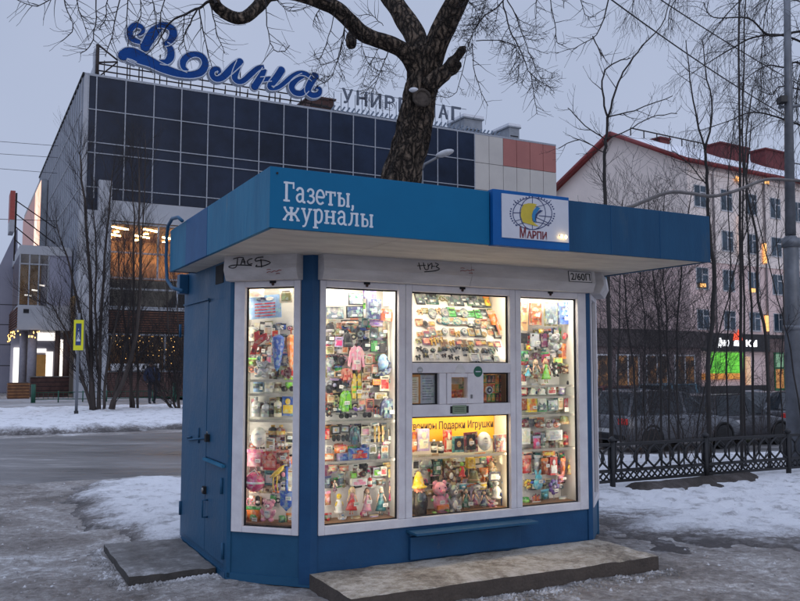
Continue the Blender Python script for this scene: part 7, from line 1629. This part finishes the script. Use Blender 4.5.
# birch at the right edge, its boughs hanging into the picture
YB_ = 13.6; bb0 = at(842, 440, YB_); br = empty('weeping_birch', (bb0.x, bb0.y, gz(bb0.x, bb0.y)), 0, 'bare tree at the right edge with boughs of fine hanging twigs behind the steel pole', 'tree'); o = br.location.copy()
b = MB(); P = pline([(842, 440), (840, 250), (836, 100), (830, -60)], YB_); P[0].z = o.z-.1; b.tube([p-o for p in P], taper(P, .14, .07), M_STEM2, 10); b.build('trunk', br)
b = MB(); c = MB()
for pts, r in (([(836, 30), (800, 31), (769, 35), (748, 18), (713, 17), (703, 2)], .026), ([(836, 60), (787, 36), (754, 37), (732, 48), (712, 60), (690, 74)], .022), ([(838, 90), (800, 63), (784, 67), (769, 65), (754, 72), (740, 84)], .02), ([(838, 100), (784, 86), (772, 94), (758, 90)], .014), ([(838, 140), (784, 119), (752, 112), (728, 121), (697, 131)], .018), ([(836, 10), (790, -10), (755, -8), (730, 10), (700, 50)], .022), ([(832, -40), (760, -45), (700, -25), (672, 5), (668, 30)], .02), ([(832, -50), (740, -60), (660, -40), (636, -10), (632, 12)], .018), ([(838, 40), (806, 60), (796, 100), (802, 150)], .012), ([(836, 20), (775, -5), (762, 40), (764, 90)], .012)):
    P = [p-o for p in pline(pts, YB_, YB_+R.uniform(-1, 1), 5)]; b.tube(P, taper(P, r, .005), M_STEM, 5, False)
    fork(c, P, .0075, 1, 20, 1.0, -.22, .5, M_TWIG, .06, .12, .14)
b.build('boughs', br); c.build('hanging_twigs', br)
# pale stem bent over the kiosk roof
P = pline([(560, 430), (585, 260), (612, 216), (635, 205), (667, 192.5), (690, 193), (712, 196), (737, 190), (765, 179.5), (790, 180), (830, 184), (880, 200)], 10.6, 9.6, 4); o = Vector((P[0].x, P[0].y, gz(P[0].x, P[0].y)))
bs = empty('bent_sapling', o, 0, 'long pale smooth stem arching to the right above the kiosk roof end', 'branch'); P[0].z = o.z-.1
b = MB(); b.tube([p-o for p in P], taper(P, .026, .016), M_PALEB, 8); b.build('trunk', bs)
c = MB(); fork(c, [p-o for p in P[16:]], .005, 0, 5, .25, .1, .5, M_TWIG, 0); b = c.build('branches', bs)
# bushes before the store
def clump(stems, px, py, Y, label, nb, r):
    p = on_ground(px, py); Y = p.y; root = empty('bare_bush', p, 0, label, 'bush', 'many stemmed bare bushes before the store'); b = MB(); c = MB(); o = p
    for pts in stems:
        P = [q-o for q in pline(pts, Y, Y+R.uniform(-.5, .5), 4)]; P[0].z = -.1; P = [P[0]]+[q+rnd(.03) for q in P[1:]]; rr = r*R.uniform(.7, 1.15); b.tube(P, taper(P, rr, .012), M_STEM2, 6); fork(c, P, .013, 1, int(nb*2.0), 1.9, .14, .42, M_TWIG, 0, .12)
    b.build('trunk', root); c.build('branches', root)
clump([[(92, 416), (90, 284), (82, 180), (80, 150)], [(98, 416), (102, 305), (108, 215), (112, 170)], [(95, 416), (86, 340), (70, 270), (56, 225)], [(100, 416), (96, 330), (96, 250), (92, 200)], [(103, 416), (108, 360), (120, 300), (126, 240)], [(94, 416), (80, 370), (60, 320), (45, 300)]], 98, 416, 26, 'large many stemmed bush right behind the crossing sign', 16, .075)
clump([[(108, 416), (137, 336), (139, 225), (138, 150)], [(111, 416), (118, 380), (128, 330), (133, 290)]], 109, 416, 26, 'bush with a thick stem slanting right from its foot', 14, .075)
clump([[(131, 414), (133, 300), (134, 215), (130, 160)], [(138, 414), (137, 320), (142, 230), (146, 140)], [(134, 414), (129, 360), (122, 300), (118, 250)]], 135, 414, 27, 'upright bush of straight close stems in the middle of the verge', 16, .065)
clump([[(178, 414), (170, 395), (162, 372), (158, 300)], [(180, 414), (176, 380), (168, 330), (166, 250)], [(184, 414), (184, 370), (178, 320), (172, 270)], [(182, 414), (190, 380), (196, 340), (198, 300)], [(176, 414), (160, 390), (148, 350)]], 179, 414, 28, 'spreading bush close to the blue kiosk wall edge', 14, .055)
b = None
# ------------------------------------------------------------------ the walker in blue
pb = on_ground(152, 404); PS = empty('person', pb, .5, 'person in a blue jacket and dark trousers walking behind the bushes', 'person')
def skin(name, verts, edges, radii, m, parent):
    me = bpy.data.meshes.new(name); me.from_pydata(verts, edges, []); o = bpy.data.objects.new(name, me); COL.objects.link(o)
    s = o.modifiers.new('Skin', 'SKIN'); u = o.modifiers.new('Sub', 'SUBSURF'); u.levels = 2; u.render_levels = 2
    for i, r in enumerate(radii): me.skin_vertices[0].data[i].radius = r
    me.skin_vertices[0].data[0].use_root = True
    dg = bpy.context.evaluated_depsgraph_get(); me2 = bpy.data.meshes.new_from_object(o.evaluated_get(dg)); bpy.data.objects.remove(o)
    me2.name = name; me2.materials.clear(); me2.materials.append(m)
    for p in me2.polygons: p.use_smooth = True; p.material_index = 0
    o = bpy.data.objects.new(name, me2); COL.objects.link(o); o.parent = parent; return o
M_SK = mat('skin', (.35, .2, .14), .6); M_TR = mat('dark trousers', (.02, .02, .025), .85); M_JK = mat('blue winter jacket', (.010, .022, .065), .7, var=.3, scale=6)
bv = [(0, 0, .92), (.0, .02, 1.15), (-.03, .05, 1.38), (-.05, .06, 1.47), (-.07, .07, 1.60), (-.02, .0, .90), (.10, .0, .86), (.14, -.06, .48), (.10, .12, .07), (.12, .02, .03), (-.10, .02, .86), (-.12, -.08, .48), (-.14, -.16, .07), (-.12, -.28, .03), (.19, .05, 1.36), (.25, .08, 1.1), (.22, -.08, .88), (.21, -.14, .80), (-.22, .05, 1.36), (-.29, .02, 1.1), (-.26, -.14, .9), (-.25, -.2, .83)]
be = [(0, 1), (1, 2), (2, 3), (3, 4), (0, 6), (6, 7), (7, 8), (8, 9), (0, 10), (10, 11), (11, 12), (12, 13), (2, 14), (14, 15), (15, 16), (16, 17), (2, 18), (18, 19), (19, 20), (20, 21), (0, 5)]
br_ = [(.14, .11), (.14, .11), (.15, .11), (.055, .055), (.095, .11), (.1, .1), (.095, .095), (.07, .07), (.05, .05), (.045, .05), (.095, .095), (.07, .07), (.05, .05), (.045, .05), (.065, .065), (.05, .05), (.038, .038), (.03, .03), (.065, .065), (.05, .05), (.038, .038), (.03, .03)]
skin('body', bv, be, br_, M_TR, PS)
jv = [(0, 0, .80), (0, .02, 1.12), (-.03, .05, 1.38), (-.045, .06, 1.47), (.2, .05, 1.36), (.27, .08, 1.1), (.235, -.06, .9), (-.23, .05, 1.36), (-.31, .02, 1.1), (-.275, -.12, .92)]
skin('jacket', jv, [(0, 1), (1, 2), (2, 3), (2, 4), (4, 5), (5, 6), (2, 7), (7, 8), (8, 9)], [(.21, .17), (.2, .16), (.19, .15), (.1, .1), (.09, .09), (.078, .078), (.062, .062), (.09, .09), (.078, .078), (.062, .062)], M_JK, PS)
b = MB(); b.ell((-.07, .08, 1.655), (.115, .125, .11), mat('dark knitted hat', (.02, .022, .03), .9), 14, 10); b.build('hat', PS)
b = MB(); b.ell((-.07, -.02, 1.58), (.085, .06, .095), M_SK, 12, 9); b.ell((-.07, -.085, 1.575), (.016, .022, .02), M_SK, 8, 6); [b.ell((-.07+s*.033, -.072, 1.60), (.012, .01, .008), M_DARK, 6, 5) for s in (-1, 1)]; b.ell((-.07, -.074, 1.535), (.025, .01, .007), mat('lips', (.25, .09, .08), .6), 6, 5); b.build('face', PS)
b = MB()
for sx, hx, hy, hz_ in ((1, .21, -.15, .77), (-1, -.25, -.21, .80)):
    b.ell((hx, hy, hz_), (.022, .04, .045), M_SK, 8, 6)
    for k in range(4): b.tube([(hx, hy-.03+k*.02, hz_-.03), (hx, hy-.034+k*.02, hz_-.07), (hx-sx*.01, hy-.036+k*.02, hz_-.095+.006*abs(k-1.5))], [.009, .008, .006], M_SK, 6)
    b.tube([(hx, hy-.035, hz_+.01), (hx, hy-.06, hz_-.02), (hx, hy-.062, hz_-.045)], [.01, .009, .007], M_SK, 6)
b.build('hands', PS)
